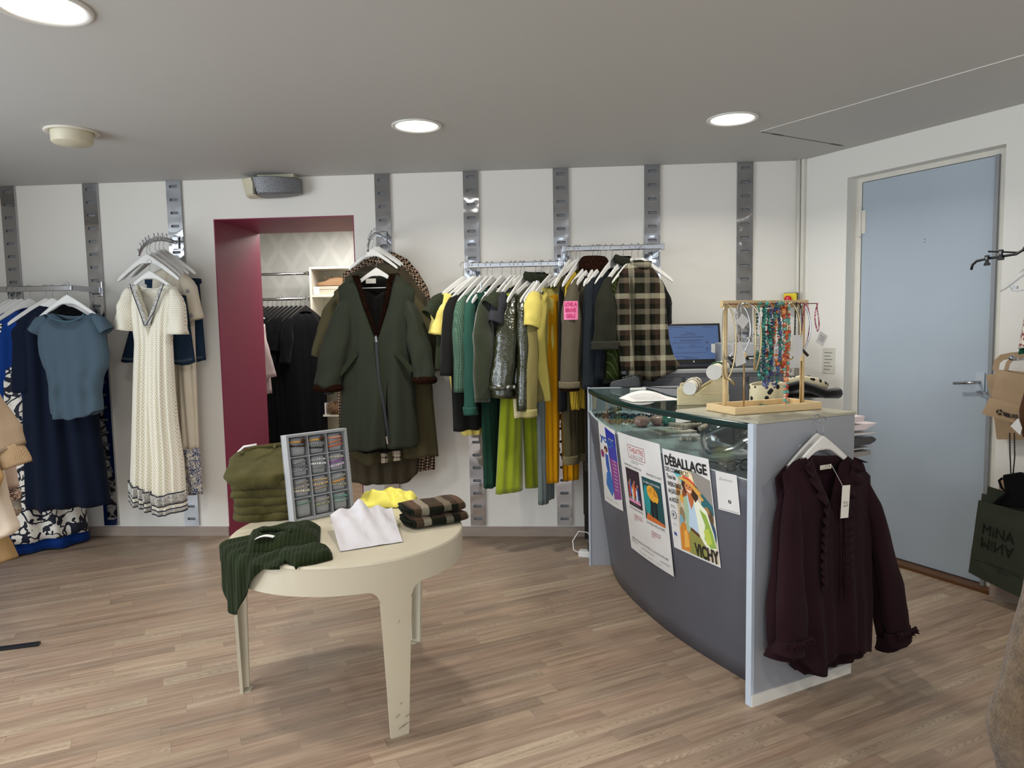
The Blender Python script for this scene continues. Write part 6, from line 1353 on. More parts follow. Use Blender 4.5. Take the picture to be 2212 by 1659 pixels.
def neck(x,lb,cols,L,wd,br,y=PY-.036,n=None,tagp=None,seed=0,kind='beads',top=HT_+.016,mats=None,group='necklaces on the pine stand',irr=.3):
    """necklace hanging as a narrow loop from the hook at local x"""
    rnd=random.Random(seed); p=MS@Vector((x,y,top)); tt=thing('bead_necklace' if kind=='beads' else 'cord_necklace',lb,'necklace',tuple(p),AN,group)
    tl_=[]; N=120
    for i in range(N+1):
        a=i/N; s=a*2 if a<.5 else 2-a*2; sg=-1 if a<.5 else 1
        z=-L*math.sin(s*PI/2)**.9 if False else -L*(1-(1-s)**1.6 if s<1 else 1); z=-L*s
        w_=wd*math.sin(min(1,s*1.0)*PI)**.6*.5+wd*.12
        if s>.92: w_=wd*.5*math.sqrt(max(0,1-((s-.92)/.08)**2))*.6+.0
        tl_.append(Vector((sg*w_,-.006+.006*math.sin(a*9+seed),z)))
    if kind=='beads':
        tot=sum((tl_[i+1]-tl_[i]).length for i in range(N)); nb_=int(tot/(br*1.75)); groups={}
        for k in range(nb_):
            f=k/nb_*N; i=int(f); q=tl_[i].lerp(tl_[min(N,i+1)],f-i); c=cols[rnd.randrange(len(cols))] if irr else cols[0]
            m=groups.setdefault(c,MB()); r=br*rnd.uniform(1-irr,1+irr); m.ball((q.x+rnd.uniform(-1,1)*br*irr,q.y+rnd.uniform(-1,1)*br*irr,q.z),r,6,(1,1,rnd.uniform(.7,1.2)))
        MM=MB(); ML=[]
        for i_,(c,m) in enumerate(groups.items()): MM.mi=i_; MM.add(m.v,m.f); ML.append(plain(c,.2,0,'stone_'+c,coat=.4))
        MM.build('beads',ML,tt,smooth=True)
    else: MB().tube(tl_,br,8).build('cord',mats,tt,smooth=True)
    if tagp:
        for tx,tz_,tw,th_,tr in tagp:
            m=MB(); m.box(-tw/2,tw/2,-.001,.0,-th_/2,th_/2,Matrix.Translation((tx,-.022,tz_))@Matrix.Rotation(tr,4,'Y')); g=m.build('price_tag',PAPER,tt)
            for k in range(3): m=MB(); m.box(-tw*.3,tw*.3,-.0016,-.0011,-.001,.001,Matrix.Translation((tx,-.022,tz_))@Matrix.Rotation(tr,4,'Y')@Matrix.Translation((0,0,th_*(.2-.18*k)))); m.build('print_line',GRI,g)
    return tt
TEA=['1f6f62','2c8a7a','15544c','4aa08e','27584f']; NVY=['27336a','1c2550','39508a','5b6a9a']; MIX=['c9643a','e08f5a','5aa59b','b43a2c','e3b9a0','7fc0b4']; ORG=['c8622c','d97b3c','b34a24','e59a5c','6fae9f']; PNK=['d98aa6','c04a6e','8a2f4c','e6a9bd']
neck(.165,'long teal bead necklace, leftmost of the coloured ones on the pine stand',TEA,0.312,.035,0.0083,seed=1,irr=.35)
neck(.18,'second teal bead necklace close beside the leftmost teal one',TEA,0.288,.025,0.0076,seed=11,irr=.35,y=PY-.05)
neck(.195,'navy and lilac bead necklace between the teal and coral ones',NVY,0.344,.035,0.0076,seed=2,irr=.3)
neck(.212,'coral and pale bead necklace with a rectangular tag',MIX,0.264,.028,0.0073,seed=3,irr=.35,tagp=((.02,-.20,.03,.05,0),))
neck(.228,'dark green and navy bead necklace beside the tagged coral one',['1f5a50','27336a','2c7a6c','4c5a8a'],0.344,.03,0.0076,seed=4,irr=.3,y=PY-.05)
neck(.25,'orange chunky stone necklace in the middle of the stand',ORG,0.264,.045,0.0104,seed=5,irr=.45,y=PY-.046)
neck(.262,'second orange stone necklace with turquoise beads',ORG+['49a39a'],0.288,.05,0.0088,seed=6,irr=.4)
neck(.282,'mixed coral and turquoise bead necklace, right of the orange ones',MIX,0.280,.045,0.0073,seed=7,irr=.3)
neck(.278,'very long coral and turquoise bead necklace reaching the tray',MIX,.435,.022,0.0067,seed=8,irr=.25,y=PY-.055)
neck(.35,'black bead necklace near the right post',['17171a'],0.216,.03,.0042,seed=9,irr=.05)
neck(.39,'rose pink bead necklace beside the right post',PNK,0.192,.03,.0036,seed=10,irr=.1)
neck(.452,'fine pink bead necklace with a square tag at the right end of the stand',PNK,0.120,.01,.0034,seed=12,irr=.1,tagp=((.01,-.15,.045,.05,.5),))
neck(.06,'white and pink fine bead strand next to the left post, with a barcode tag',['d8d6d2','cfc2bd'],0.160,.02,.003,seed=13,irr=.1,tagp=((.075,-.16,.024,.06,0),))
SIL=plain('c9cacd',.22,.9,'silver_cord'); GLD=plain('bfae86',.28,.85,'gold_cord')
def loopn(cx,cz,rx,rz,br,mat,lb,y,tags=(),a0=0,a1=2*PI,clasp=None):
    p=MS@Vector((cx,y,cz)); tt=thing('cord_necklace',lb,'necklace',tuple(p),AN,'metal cord necklaces on the pine stand')
    P_=[(rx*math.sin(a),.01*math.cos(a*2),rz*math.cos(a)+(.0)) for a in [a0+(a1-a0)*i/40 for i in range(41)]]
    MB().tube(P_,br,8,closed=False).build('cord',mat,tt,smooth=True)
    if clasp: MB().tube([(clasp[0],0,clasp[1]),(clasp[0]+.03,-.004,clasp[1]-.03)],br*1.5,8).build('clasp',BLACKP if clasp[2] else GLD,tt,smooth=True)
    for tx,tz_,tw,th_,tr in tags: MB().box(-tw/2,tw/2,-.001,0,-th_/2,th_/2,Matrix.Translation((tx,-.012,tz_))@Matrix.Rotation(tr,4,'Y')).build('price_tag',PAPER,tt)
loopn(.0,HT_-.095,.032,.11,.0036,SIL,'silver cord necklace looping outside the left post, black clasp',PY-.05,((.04,-.09,.05,.09,-.3),),clasp=(-.0,-.10,1))
loopn(-.008,HT_-.135,.03,.15,.0036,GLD,'gold cord necklace looping outside the left post, lowest loop',PY-.06,clasp=(-.0,-.14,0))
loopn(.085,HT_-.055,.055,.072,.0032,SIL,'thin silver ring necklace hanging beside the left post',PY-.055,((-.03,-.0,.045,.045,.7),))
loopn(.08,HT_-.09,.035,.10,.0035,SIL,'braided silver cord necklace behind the ring necklace',PY-.03,clasp=(.0,-.09,1))
loopn(.13,HT_-.125,.014,.13,.004,GLD,'gold cord necklace with an oval medallion, left of the teal beads',PY-.06)
loopn(.315,HT_-.10,.034,.115,.0045,GLD,'gold and silver cord necklace right of the coral beads',PY-.05,((.02,-.06,.05,.09,0),))
loopn(.375,HT_-.085,.026,.095,.004,SIL,'silver cord necklace near the right post with a dark clasp',PY-.05,clasp=(-.01,-.088,1))
# hat and spotted cloth bags on the counter
CAL=NT('spotted_cloth'); v=CAL.coord(); vo=CAL.n('TexVoronoi'); CAL.set(vo.inputs['Vector'],v); vo.inputs['Scale'].default_value=32; CAL.p(col=CAL.mix(CAL.math('LESS_THAN',vo.outputs[0],.33),srgb('d9cfae'),srgb('0f0f11')),rough=.8); CAL=CAL.mat
q=gz(1668,872,BTOP); t=thing('spotted_headband','wide cream headband with black dots on the counter behind the stand','headband',(float(q[0])+.0,float(q[1])+.05,BTOP),D(15))
m=MB(); m.grid(lambda a,b:((.085)*math.cos(2*PI*a),.06*math.sin(2*PI*a),.002+.085*b+.006*math.sin(9*a)),40,8); m.build('band',CAL,t,smooth=True,solid=.008)
q=gz(1745,868,BTOP); t=thing('velvet_hat','black velvet headband with spotted lining and rolled edge, right end of the counter','headband',(float(q[0])+.01,float(q[1])+.06,BTOP),D(12))
BV=fabric('0a0a0b',.95,.2,name='black_velvet',sheen=.4)
m=MB(); m.tube([(-.12,0,.05),(-.04,-.02,.075),(.03,-.01,.055),(.09,-.02,.03),(.16,-.02,.03),(.175,.0,.022),(.12,.06,.02),(0,.08,.02),(-.1,.05,.02)],[.02,.022,.022,.022,.026,.02,.018,.018,.016],10); m.build('rolled_band',BV,t,smooth=True)
m=MB(); m.tube([(-.09,.02,.085),(-.02,.0,.1),(.06,.0,.085),(.12,.01,.06)],.018,8,flat=.6); m.build('spotted_lining',CAL,t,smooth=True)
q=gz(1700,885,BTOP); t=thing('green_dish','flat dark dish with green glaze under the headbands','dish',(float(q[0])+.03,float(q[1])+.10,BTOP)); MB().lathe([(.0001,.0),(.09,.0),(.11,.014),(.105,.016),(.085,.005),(.0001,.005)],30).build('dish_body',plain('3f6a55',.15,0,'green_glaze',coat=.5),t,smooth=True)
# small papers sticking out behind the end panel, on shelves inside the counter
GSf='papers and bags on the shelf behind the counter end'
def beh(name,lb,cat,px0,px1,py0,py1,mat,pts=None,thick=.03):
    u0,z0=PW.uz(px0,py1,-.03); u1,z1=PW.uz(px1,py0,-.03); t=thing(name,lb,cat,PW.pt(u0-.12,-.05,z0),PW.a,GSf); dz=z1-z0; L_=u1-u0+.12
    m=MB(); pts=pts or [(0,0),(L_,0),(L_,dz),(0,dz)]
    m.prism([(x*L_ if pts else x,z*dz) for x,z in pts],-.01,thick) if pts[1][0]<=1 and pts[1][0]>0 and pts[1][0]!=L_ else m.prism(pts,-.01,thick)
    m.build('body',mat,t,bevel=.0); return t
PKP=plain('d9cdd0',.8,0,'pinkish_paper')
beh('paper_sheets','pinkish paper sheet sticking out at the top behind the counter end','paper',1845,1873,899,914,PKP,[(0,0),(.96,0),(1,1),(0,.9)],.12)
beh('paper_sheets','pinkish white paper with pointed end behind the counter end','paper',1845,1900,914,932,PKP,[(0,0),(.75,0),(1,1),(0,1)],.15)
beh('paper_sheets','bright white card above the black bag behind the counter end','card',1845,1900,932,942,PAPER,[(0,0),(1,0),(.85,.8),(0,1)],.15)
beh('plastic_bag','black plastic bag bundle behind the counter end','bag',1845,1898,942,966,plain('121214',.2,0,'black_film'),[(0,0),(.85,0),(.97,.3),(1,.6),(.9,1),(0,1)],.15)
beh('paper_sheets','white card below the black bag behind the counter end','card',1845,1892,966,974,PAPER,[(0,0),(1,.4),(.8,1),(0,.8)],.15)
beh('box','grey cardboard box lowest behind the counter end','box',1845,1886,974,990,plain('8d8a85',.7,0,'grey_box'),[(0,0),(1,.1),(1,1),(0,1)],.15)
pbox(.3,.556,-.4,-.03,.84,.86,'inner_shelf',LGR)
# ---------------------------------------------------------------- desk behind the counter
DKW=.5; us,zd=BW.uz(1420,798,DKW); ue,_=BW.uz(1700,798,DKW); t=thing('back_desk','grey desk shelf with cabinets against the back wall, behind the counter','desk',BW.pt(us-.25,0,0),BW.a); DL=ue-us+.28
GD=plain('77797c',.45,0,'grey_laminate'); GDD=plain('5a5b60',.5,0,'dark_grey_laminate')
MB().box(0,DL,-DKW,-.02,zd-.03,zd).build('desk_top',plain('8e9090',.4,0,'desk_top_grey'),t,bevel=.008)
MB().box(.02,DL-.02,-DKW+.03,-.02,0,zd-.03).build('cabinet',GD,t)
for i in range(3): MB().box(.04+i*.38,.40+i*.38,-DKW+.012,-DKW+.03,.5,zd-.05).build('cabinet_door',GDD,t,bevel=.003)
ul,zl=BW.uz(1440,781,.38); t=thing('laptop','open black laptop showing a pale blue page on the back desk','laptop',BW.pt(3.31,.30,zd),BW.a+D(4))
MB().box(-.0,.36,-.2,.02,0,.018).build('keyboard_deck',BLACKP,t,bevel=.003)
M_=Matrix.Translation((0,.02,.015))@Matrix.Rotation(D(-14),4,'X')
lid=MB().box(0,.36,-.008,0,0,.262,M_).build('screen_lid',BLACKP,t)
SCR=NT('screen_glow'); v=SCR.coord(which='Generated'); sp=SCR.n('SeparateXYZ'); SCR.set(sp.inputs[0],v)
SCR.p(col=(0,0,0,1),emit=srgb('6f8fc9'),es=.62,rough=.3); SCR=SCR.mat
MB().box(.014,.346,-.0095,-.0085,.03,.248,M_).build('display',SCR,lid)
SK=NT('screen_ink'); SK.p(col=srgb('22304e'),rough=.6,emit=srgb('3c527f'),es=.3); SK=SK.mat
for (x,z,w_,h_) in ((.03,.236,.09,.004),(.25,.236,.07,.004),(.14,.200,.05,.004),(.11,.188,.10,.004),(.06,.172,.19,.005),(.10,.150,.14,.005),(.05,.136,.18,.003),(.26,.133,.022,.009),(.16,.118,.04,.003),(.08,.105,.05,.003),(.15,.107,.09,.003),(.26,.096,.016,.008),(.285,.096,.01,.006),(.26,.084,.016,.005),(.06,.07,.2,.003),(.05,.045,.12,.003),(.12,.036,.09,.005)): MB().box(x,x+w_,-.0102,-.0098,z,z+h_,M_).build('page_line',SK,lid)
MB().lathe([(.0001,0),(.006,0)],14).build('round_logo',plain('b9bdc2',.3,.5,'logo_silver'),lid,loc=(M_@Vector((.18,-.0086,.016))),rot=(PI/2-D(14),0,0))
u_,z_=BW.uz(1535,830,.44); t=thing('cordless_phone','black cordless telephone handset standing behind the counter','phone',BW.pt(u_-.0,.56,zd-.26),BW.a,); MB().box(-.03,.03,-.02,.02,0,.17).build('handset',BLACKP,t,bevel=.008)
MB().box(-.02,.02,-.0215,-.02,.11,.15).build('screen',plain('27403c',.2,0,'lcd'),t); MB().box(-.01,.01,-.0225,-.02,.085,.1).build('menu_key',plain('c9ccd0',.3,.5,'silver_key'),t)
for i in range(3):
    for j in range(4): MB().box(-.022+.016*i,-.011+.016*i,-.0215,-.02,.012+.017*j,.022+.017*j).build('key',plain('8f9294',.5,0,'key_grey'),t)
t2=thing('shelf_block','dark ledge carrying the phone between desk and counter','ledge',BW.pt(u_,.56,0),BW.a); MB().box(-.1,.1,-.05,.05,0,zd-.26).build('ledge_body',GDD,t2)
# papers, calendar and notices around the desk
def wallcard(pl,px0,py0,px1,py1,w,name,lb,cat,mat,rot=0,group=None):
    ua_,za_=pl.uz(px0,py1,w); ub_,zb_=pl.uz(px1,py0,w); t=thing(name,lb,cat,pl.pt((ua_+ub_)/2,w,za_),pl.a,group); W_=(ub_-ua_)/2
    MB().box(-W_,W_,-.001,.001,0,zb_-za_).build('sheet',mat,t); return t,W_,zb_-za_
t,W_,H_=wallcard(BW,1672,830,1712,872,.3,'calendar','small blue and white desk calendar behind the necklaces','calendar',plain('aeb4c4',.6,0,'calendar_paper')); t.location.z=zd-.2
t,W_,H_=wallcard(RW,1776,752,1804,806,.002,'wall_notice','faded till receipt taped to the wall beside the blue door','notice',plain('d3d0c4',.7,0,'aged_paper'))
for k in range(6): MB().box(-W_*.7,W_*(.6 if k%2 else .3),-.0018,-.0012,H_*(.15+.13*k),H_*(.15+.13*k)+.004).build('print_line',GRI,t)
for (a,b,c,d,lb,nm) in ((1536,742,1580,812,'white paper sheets hanging behind the left post of the necklace stand','paper_sheets'),(1690,760,1735,795,'white sheet hanging behind the right half of the necklace stand','paper_sheets')):
    t,W_,H_=wallcard(BW,a,b,c,d,.25,nm,lb,'paper',PAPER)
u_,z_=BW.uz(1590,770,.3); t=thing('printer','grey printer behind the necklace stand, on the back desk','printer',BW.pt(u_,.28,zd),BW.a); MB().box(-.12,.22,-.14,.14,0,.15).build('printer_body',plain('9a9c9e',.4,0,'printer_grey'),t,bevel=.01); MB().box(-.08,.18,-.16,-.12,.05,.07).build('paper_slot',BLACKP,t); MB().box(-.06,.16,-.2,-.14,.055,.06).build('tray_sheet',PAPER,t)
# emergency stop
t=thing('emergency_button','red emergency button on a yellow box in the corner','switch',BW.pt(4.17,.0,1.60),BW.a+D(-25)); YB=plain('d9c414',.4,0,'yellow_plastic')
MB().box(-.035,.045,-.085,-.0,-.035,.04).build('yellow_box',YB,t,bevel=.005); MB().box(-.037,.047,-.045,-.0,-.038,.044).build('box_back',plain('2a2a2c',.5,0,'box_dark'),t)
MB().lathe([(.0001,.03),(.018,.028),(.024,.02),(.024,.01),(.012,.008),(.012,0)],20).build('red_button',plain('c2202a',.3,0,'red_plastic'),t,loc=(-.005,-.085,.0),rot=(PI/2,0,0),smooth=True)
# ---------------------------------------------------------------- blouses on the counter end panel
PL_=NT('plum_chiffon'); v=PL_.coord(); PL_.p(col=PL_.mix(PL_.noise(v,6,4,.6),srgb('1c0e12'),srgb('2b171d')),rough=.85,sheen=.02,spec=.08); PL_.bump(PL_.noise(v,500,2),.2,.002); PL_=PL_.mat
GBL='plum ruffled blouses on the counter end'
def fpan(name,lb,cat,px,w):
    u0,z0=PW.uz(px[0],px[1],w); t=thing(name,lb,cat,PW.pt(u0,w,z0),PW.a,GBL)
    def l(x,y): u,z=PW.uz(x,y,w); return (u-u0,z-z0)
    return t,l
def ruffle(t,path,wd,mat,name,seed,amp=.012,yb=-.05,n=90,freq=26,side=1):
    m=MB(); rs=[]
    ks=[(i/(len(path)-1)) for i in range(len(path))]
    for i in range(n+1):
        a=i/n; x=interp(list(zip(ks,[p[0] for p in path])),a); z=interp(list(zip(ks,[p[1] for p in path])),a); x2=interp(list(zip(ks,[p[0] for p in path])),min(1,a+.02)); z2=interp(list(zip(ks,[p[1] for p in path])),min(1,a+.02)); x1=interp(list(zip(ks,[p[0] for p in path])),max(0,a-.02)); z1=interp(list(zip(ks,[p[1] for p in path])),max(0,a-.02))
        d=Vector((x2-x1,0,z2-z1)).normalized(); nn=Vector((d.z,0,-d.x))*side
        r=[]
        for k in range(5):
            q=k/4; s=math.sin(a*freq*2*PI/4+seed+.6*math.sin(a*17)); r.append((x+nn.x*wd*q+d.x*amp*.4*q*math.cos(a*freq*1.6),yb-.006-q*.012-amp*q*s,z+nn.z*wd*q+d.z*amp*.5*q*math.cos(a*freq*1.6)))
        rs.append(r)
    return m.rings(rs,close=False).build(name,mat,t,smooth=True,solid=.0015)
for bi,(px,w,dx,dy,lb) in enumerate((((1757,915),.03,-16,8,'second plum ruffled blouse, directly behind the front one'),((1770,905),.085,0,0,'plum blouse with ruffled collar and white tags, hanging in front on the counter end'))):
    t,l0=fpan('ruffled_blouse',lb,'blouse',px,w); l=lambda x,y:l0(x+dx,y+dy)
    tf=line(l,[(1690,1025),(1712,1000),(1738,985),(1750,1000),(1768,1050),(1784,1088),(1795,1050),(1812,1000),(1828,984),(1850,1000),(1880,1028)])
    tb=line(l,[(1690,1025),(1712,1000),(1738,985),(1760,984),(1785,985),(1805,984),(1828,984),(1850,1000),(1880,1028)])
    m=cloth(tf,tb,prof(l,[(1690,1027),(1700,1100),(1705,1200),(1712,1300),(1722,1420)]),prof(l,[(1880,1030),(1882,1100),(1880,1200),(1884,1300),(1880,1410)]),line(l,[(1722,1420),(1745,1448),(1770,1442),(1800,1410),(1820,1400),(1850,1404),(1880,1408)] if bi else [(1722,1425),(1745,1448),(1770,1440),(1810,1425),(1850,1410),(1880,1400)]),.035,60,44,.012,fr=(2,3,5),seed=400+bi,belly=.9); m.build('body',PL_,t,smooth=True,solid=.0015)
    for sg,P_,rx in ((-1,[(1712,1030,0),(1700,1100,-.02),(1694,1200,-.03),(1688,1300,-.035),(1693,1372,-.035)],[(0,.015),(.2,.04),(.6,.055),(.9,.07),(1,.06)]),(1,[(1862,1030,0),(1880,1100,-.02),(1896,1200,-.03),(1910,1290,-.035),(1920,1352,-.035)],[(0,.015),(.2,.04),(.6,.05),(.9,.062),(1,.05)])):
        Q=[(l(x,y)[0],yy,l(x,y)[1]) for x,y,yy in P_]; sleeve(Q,rx,[(0,.012),(.3,.03),(1,.04)],n=30,seed=sg+bi*4,wr=.006,seg=18).build('sleeve',PL_,t,smooth=True,solid=.0015)
        e_=Q[-1]; sleeve([(e_[0],e_[1],e_[2]+.005),(e_[0]+sg*.012,e_[1],e_[2]-.055)],[(0,.058),(1,.072)],.042,n=6,seed=sg,wr=.003,seg=18).build('cuff',PL_,t,smooth=True,solid=.003)
        for kk in range(2): ruffle(t,[(e_[0]-.06,e_[2]+.0+.012*kk),(e_[0],e_[2]-.006+.012*kk),(e_[0]+.06,e_[2]+.004+.012*kk)],.014,PL_,'cuff_ruffle',kk,amp=.007,yb=e_[1]-.035,n=60,freq=22)
    ruffle(t,line(l,[(1738,984),(1745,1010),(1760,1045),(1776,1080)]),.045,PL_,'collar_ruffle',1,yb=-.028,freq=14,side=1,amp=.014)
    ruffle(t,line(l,[(1828,984),(1822,1010),(1810,1045),(1794,1080)]),.05,PL_,'collar_ruffle',2,yb=-.028,freq=16,side=-1,amp=.014)
    if bi:
        for sg,xx in ((1,1772),(-1,1806)): ruffle(t,line(l,[(xx,1085),(xx-4,1150),(xx-6,1210),(xx-4,1262)]),.036,PL_,'front_ruffle',sg,yb=-.035,n=110,freq=40,side=sg,amp=.010)
        for x in (1790,1800): MB().tube([(l(x,1090)[0],-.05,l(x,1090)[1]),(l(x+2,1190)[0],-.052,l(x+2,1190)[1]),(l(x+1,1290)[0],-.05,l(x+1,1290)[1])],.003,6).build('tie_ribbon',PL_,t,smooth=True)
        MB().box(*[v for pair in zip(l(1776,1004),l(1799,1016)) for v in ()] ) if False else None
        a_,b_=l(1776,1016),l(1800,1003); MB().box(a_[0],b_[0],.008,.010,a_[1],b_[1]).build('neck_label',plain('e3dfd0',.7,0,'cream_label'),t); text_on(t,'label_lettering','LUIZA',.02,INK,lambda x,y:(x,.0075,y),x=(a_[0]+b_[0])/2,y=(a_[1]+b_[1])/2,xs=.9)
        c_=l(1799,1077); MB().box(-.021,.021,-.001,.001,-.062,.062,Matrix.Translation((c_[0],-.055,c_[1]))@Matrix.Rotation(.06,4,'Y')).build('hang_tag',plain('dcdad2',.7,0,'off_white_card'),t); text_on(t,'tag_lettering','PULL\n45,00',.012,INK,lambda x,y:(x,-.0565,y),x=c_[0]+.002,y=c_[1]-.01)
        MB().tube([(l(1797,1006)[0],.0,l(1797,1006)[1]),(l(1798,1048)[0],-.05,l(1798,1048)[1])],.0009,5).build('tag_string',PAPER,t)
    hanger(PW.pt(PW.uz(px[0]+8,px[1],w)[0],w,1.100),PW.a,'white hanger hooked on the counter edge for the '+('front plum blouse' if bi else 'plum blouse behind'),'white hangers on the counter end',s=.84)
# ================================================================ beside the counter: post, plug, power strip
q=gz(1268,1160,0); t=thing('dark_board','narrow dark brown board standing against the wall left of the counter','board',(float(q[0])+.005,float(q[1])-.03,0),BW.a)
MB().box(-.030,.034,-.012,.012,.17,1.02).build('board',plain('2b2015',.6,0,'dark_brown_wood'),t,bevel=.002); MB().box(-.024,.03,-.016,.016,.0,.17).build('foot_block',plain('15110d',.6,0,'dark_foot'),t,bevel=.002)
q=gz(1272,1205,0); t=thing('power_strip','white power strip on the floor at the left foot of the counter','power strip',(float(q[0])+.0,float(q[1])+.02,0),D(-22))
MB().box(-.06,.16,-.028,.028,0,.04).build('strip_body',PAPER,t,bevel=.006); MB().box(.0,.05,-.022,.022,.04,.10).build('black_plug',BLACKP,t,bevel=.006)
MB().tube([(-.06,0,.02),(-.10,.01,.03),(-.115,.04,.08),(-.09,.09,.13),(-.04,.12,.12),(0,.13,.06)],.004,8).build('white_cable',PAPER,t,smooth=True)
# ================================================================ right wall: bags and hangers
def fr(pl,name,lb,cat,px,w,group=None):
    u0,z0=pl.uz(px[0],px[1],w); t=thing(name,lb,cat,pl.pt(u0,w,z0),pl.a,group)
    def l(x,y,dw=0): u,z=pl.uz(x,y,w+dw); return (u-u0,z-z0)
    return t,l
KR=NT('kraft_paper'); v=KR.coord(); KR.p(col=KR.mix(KR.noise(v,8,4),srgb('93795b'),srgb('ae9678')),rough=.8); KR.bump(KR.noise(v,20,3),.2,.004); KR=KR.mat
def bag(name,lb,cat,px,w,quad,mat,dep,group,pl=RW,sub=True):
    """flat folded paper bag, quad = tl,tr,br,bl pixels"""
    t,l=fr(pl,name,lb,cat,px,w,group); Q=[l(*q) for q in quad]; n=10
    def f(sgn):
        def g(a,b):
            x=(Q[0][0]*(1-a)+Q[1][0]*a)*(1-b)+(Q[3][0]*(1-a)+Q[2][0]*a)*b; z=(Q[0][1]*(1-a)+Q[1][1]*a)*(1-b)+(Q[3][1]*(1-a)+Q[2][1]*a)*b
            e=min(1,6*min(a,1-a))*min(1,.3+3*b)
            return (x,sgn*dep*e/2+.003*mnoise.noise(Vector((x*12,z*12,sgn))),z)
        return g
    m=MB(); m.grid(f(-1),n,n); m.grid(f(1),n,n); m.build('bag_body',mat,t,smooth=False,solid=.0012); return t,l,f(-1)
GK_='kraft paper bags hanging on the wall right of the door'
t,l,_f1=bag('paper_bag','kraft paper bag hanging lowest behind the others, its flat bottom showing','paper bag',(2187,775),.05,[(2140,830),(2240,850),(2235,950),(2153,949)],KR,.01,GK_)
t,l,_f1=bag('paper_bag','kraft paper bag sticking out to the left, behind the front one','paper bag',(2187,775),.09,[(2130,810),(2180,806),(2185,860),(2140,858)],KR,.01,GK_)
t,l,_f1=bag('paper_bag','kraft paper bag with flat paper handles, second from the front','paper bag',(2187,775),.12,[(2150,798),(2245,806),(2240,900),(2145,880)],KR,.012,GK_)
a_=[l(*q) for q in ((2152,800),(2155,782),(2166,772),(2185,768),(2240,764))]; band_on([(x,z) for x,z in a_],.03,-.008,'paper_handle',KR,t,.0015)
a_=[l(*q) for q in ((2176,800),(2180,785),(2190,772))]; band_on(a_,.02,-.012,'paper_handle',KR,t,.0015)
t,l,_f1=bag('paper_bag','front kraft paper bag with a recycling mark and a barcode on its folded bottom','paper bag',(2187,775),.17,[(2152,797),(2250,818),(2255,890),(2142,858)],KR,.014,GK_)
Q=[l(*q) for q in ((2142,858),(2235,882),(2218,918),(2130,893))]
m=MB(); m.grid(lambda a,b:((Q[0][0]*(1-a)+Q[1][0]*a)*(1-b)+(Q[3][0]*(1-a)+Q[2][0]*a)*b,-.016-.02*b,(Q[0][1]*(1-a)+Q[1][1]*a)*(1-b)+(Q[3][1]*(1-a)+Q[2][1]*a)*b),6,3); m.build('folded_bottom',KR,t,solid=.0012)
def onb(x,y,dw=.034): return l(x,y,dw)
c=onb(2159,890); m=MB()
for k in range(3):
    a0=2*PI*k/3; m.tube([(c[0]+.0105*math.cos(a0+s),-.036,c[1]+.0105*math.sin(a0+s)) for s in [i*1.5/6 for i in range(7)]],[.0036]*5+[.0055,.0008],4)
m.build('recycling_mark',INK,t)
c=onb(2175,894)
for k in range(9): MB().box(c[0]-.014+.0035*k,c[0]-.0125+.0035*k+(.0006 if k%3 else .0012),-.0375,-.036,c[1]-.010-.0008*k,c[1]+.009-.0008*k).build('barcode_line',INK,t)
c=onb(2193,899); MB().box(c[0]-.014,c[0]+.012,-.0385,-.036,c[1]-.009,c[1]+.009).build('small_print_block',plain('4a3d2f',.7,0,'brown_ink'),t)
t,l=fr(RW,'wall_hook','round steel hook knob above the kraft bags','hook',(2187,775),.2); m=MB(); m.tube([(0,.2,-.004),(0,0,-.004)],.006,8); m.build('peg',METAL,t,smooth=True); MB().ball((0,-.005,.004),.014,12).build('knob',METAL,t,smooth=True)
# twisted cords and black cloth bag
t,l=fr(RW,'cord_bag','black cloth bag tied by long twisted cords below the kraft bags','bag',(2187,960),.08)
for x0,x1 in ((2181,2184),(2191,2188)):
    P=[l(x0,935),l(x0+1,985),l(x1,1030)]; 
    for ph in (0,PI): MB().tube([(interp([(0,P[0][0]),(.5,P[1][0]),(1,P[2][0])],a)+.002*math.cos(a*60+ph),-.0+.002*math.sin(a*60+ph),interp([(0,P[0][1]),(.5,P[1][1]),(1,P[2][1])],a)) for a in [i/40 for i in range(41)]],.002,5).build('twisted_cord',plain('2a2320',.8,0,'dark_cord'),t)
BC=fabric('0c0c0e',.8,.2,name='black_bag_cloth'); A_=[l(*q) for q in ((2176,1024),(2212,1018),(2260,1030),(2260,1100),(2160,1088),(2182,1062))]
m=MB(); m.rings([[(x,-.05,z) for x,z in A_],[(x,-.02,z) for x,z in A_]],cap=(True,True)); m.build('bag_body',BC,t,bevel=.008)
a_=[l(*q) for q in ((2180,1030),(2173,1035),(2178,1050),(2190,1062),(2172,1075),(2160,1086))]; MB().tube([(x,-.06,z) for x,z in a_],.007,6,flat=.5).build('bag_handle',BC,t,smooth=True)
t,l,_f1=bag('paper_bag','small kraft bag corner peeking out behind the black cloth bag','paper bag',(2170,1040),.03,[(2158,1038),(2180,1028),(2200,1095),(2158,1090)],KR,.006,GK_)
GBm=NT('dark_green_paper'); v=GBm.coord(); GBm.p(col=GBm.mix(GBm.noise(v,6,4),srgb('22281c'),srgb('2e3626')),rough=.75); GBm=GBm.mat
GG='dark green shopping bags on the wall right of the door'
bag('shopping_bag','rearmost dark green paper bag, only its top corner showing','shopping bag',(2140,1060),.07,[(2134,1050),(2230,1080),(2250,1280),(2110,1200)],GBm,.012,GG)
bag('shopping_bag','middle dark green paper bag, second from the front','shopping bag',(2140,1070),.10,[(2121,1066),(2240,1096),(2255,1290),(2104,1220)],GBm,.012,GG)
t,l,fg=bag('shopping_bag','front dark green paper bag with mirrored black lettering','shopping bag',(2140,1080),.14,[(2114,1080),(2290,1128),(2290,1330),(2092,1236)],GBm,.02,GG)
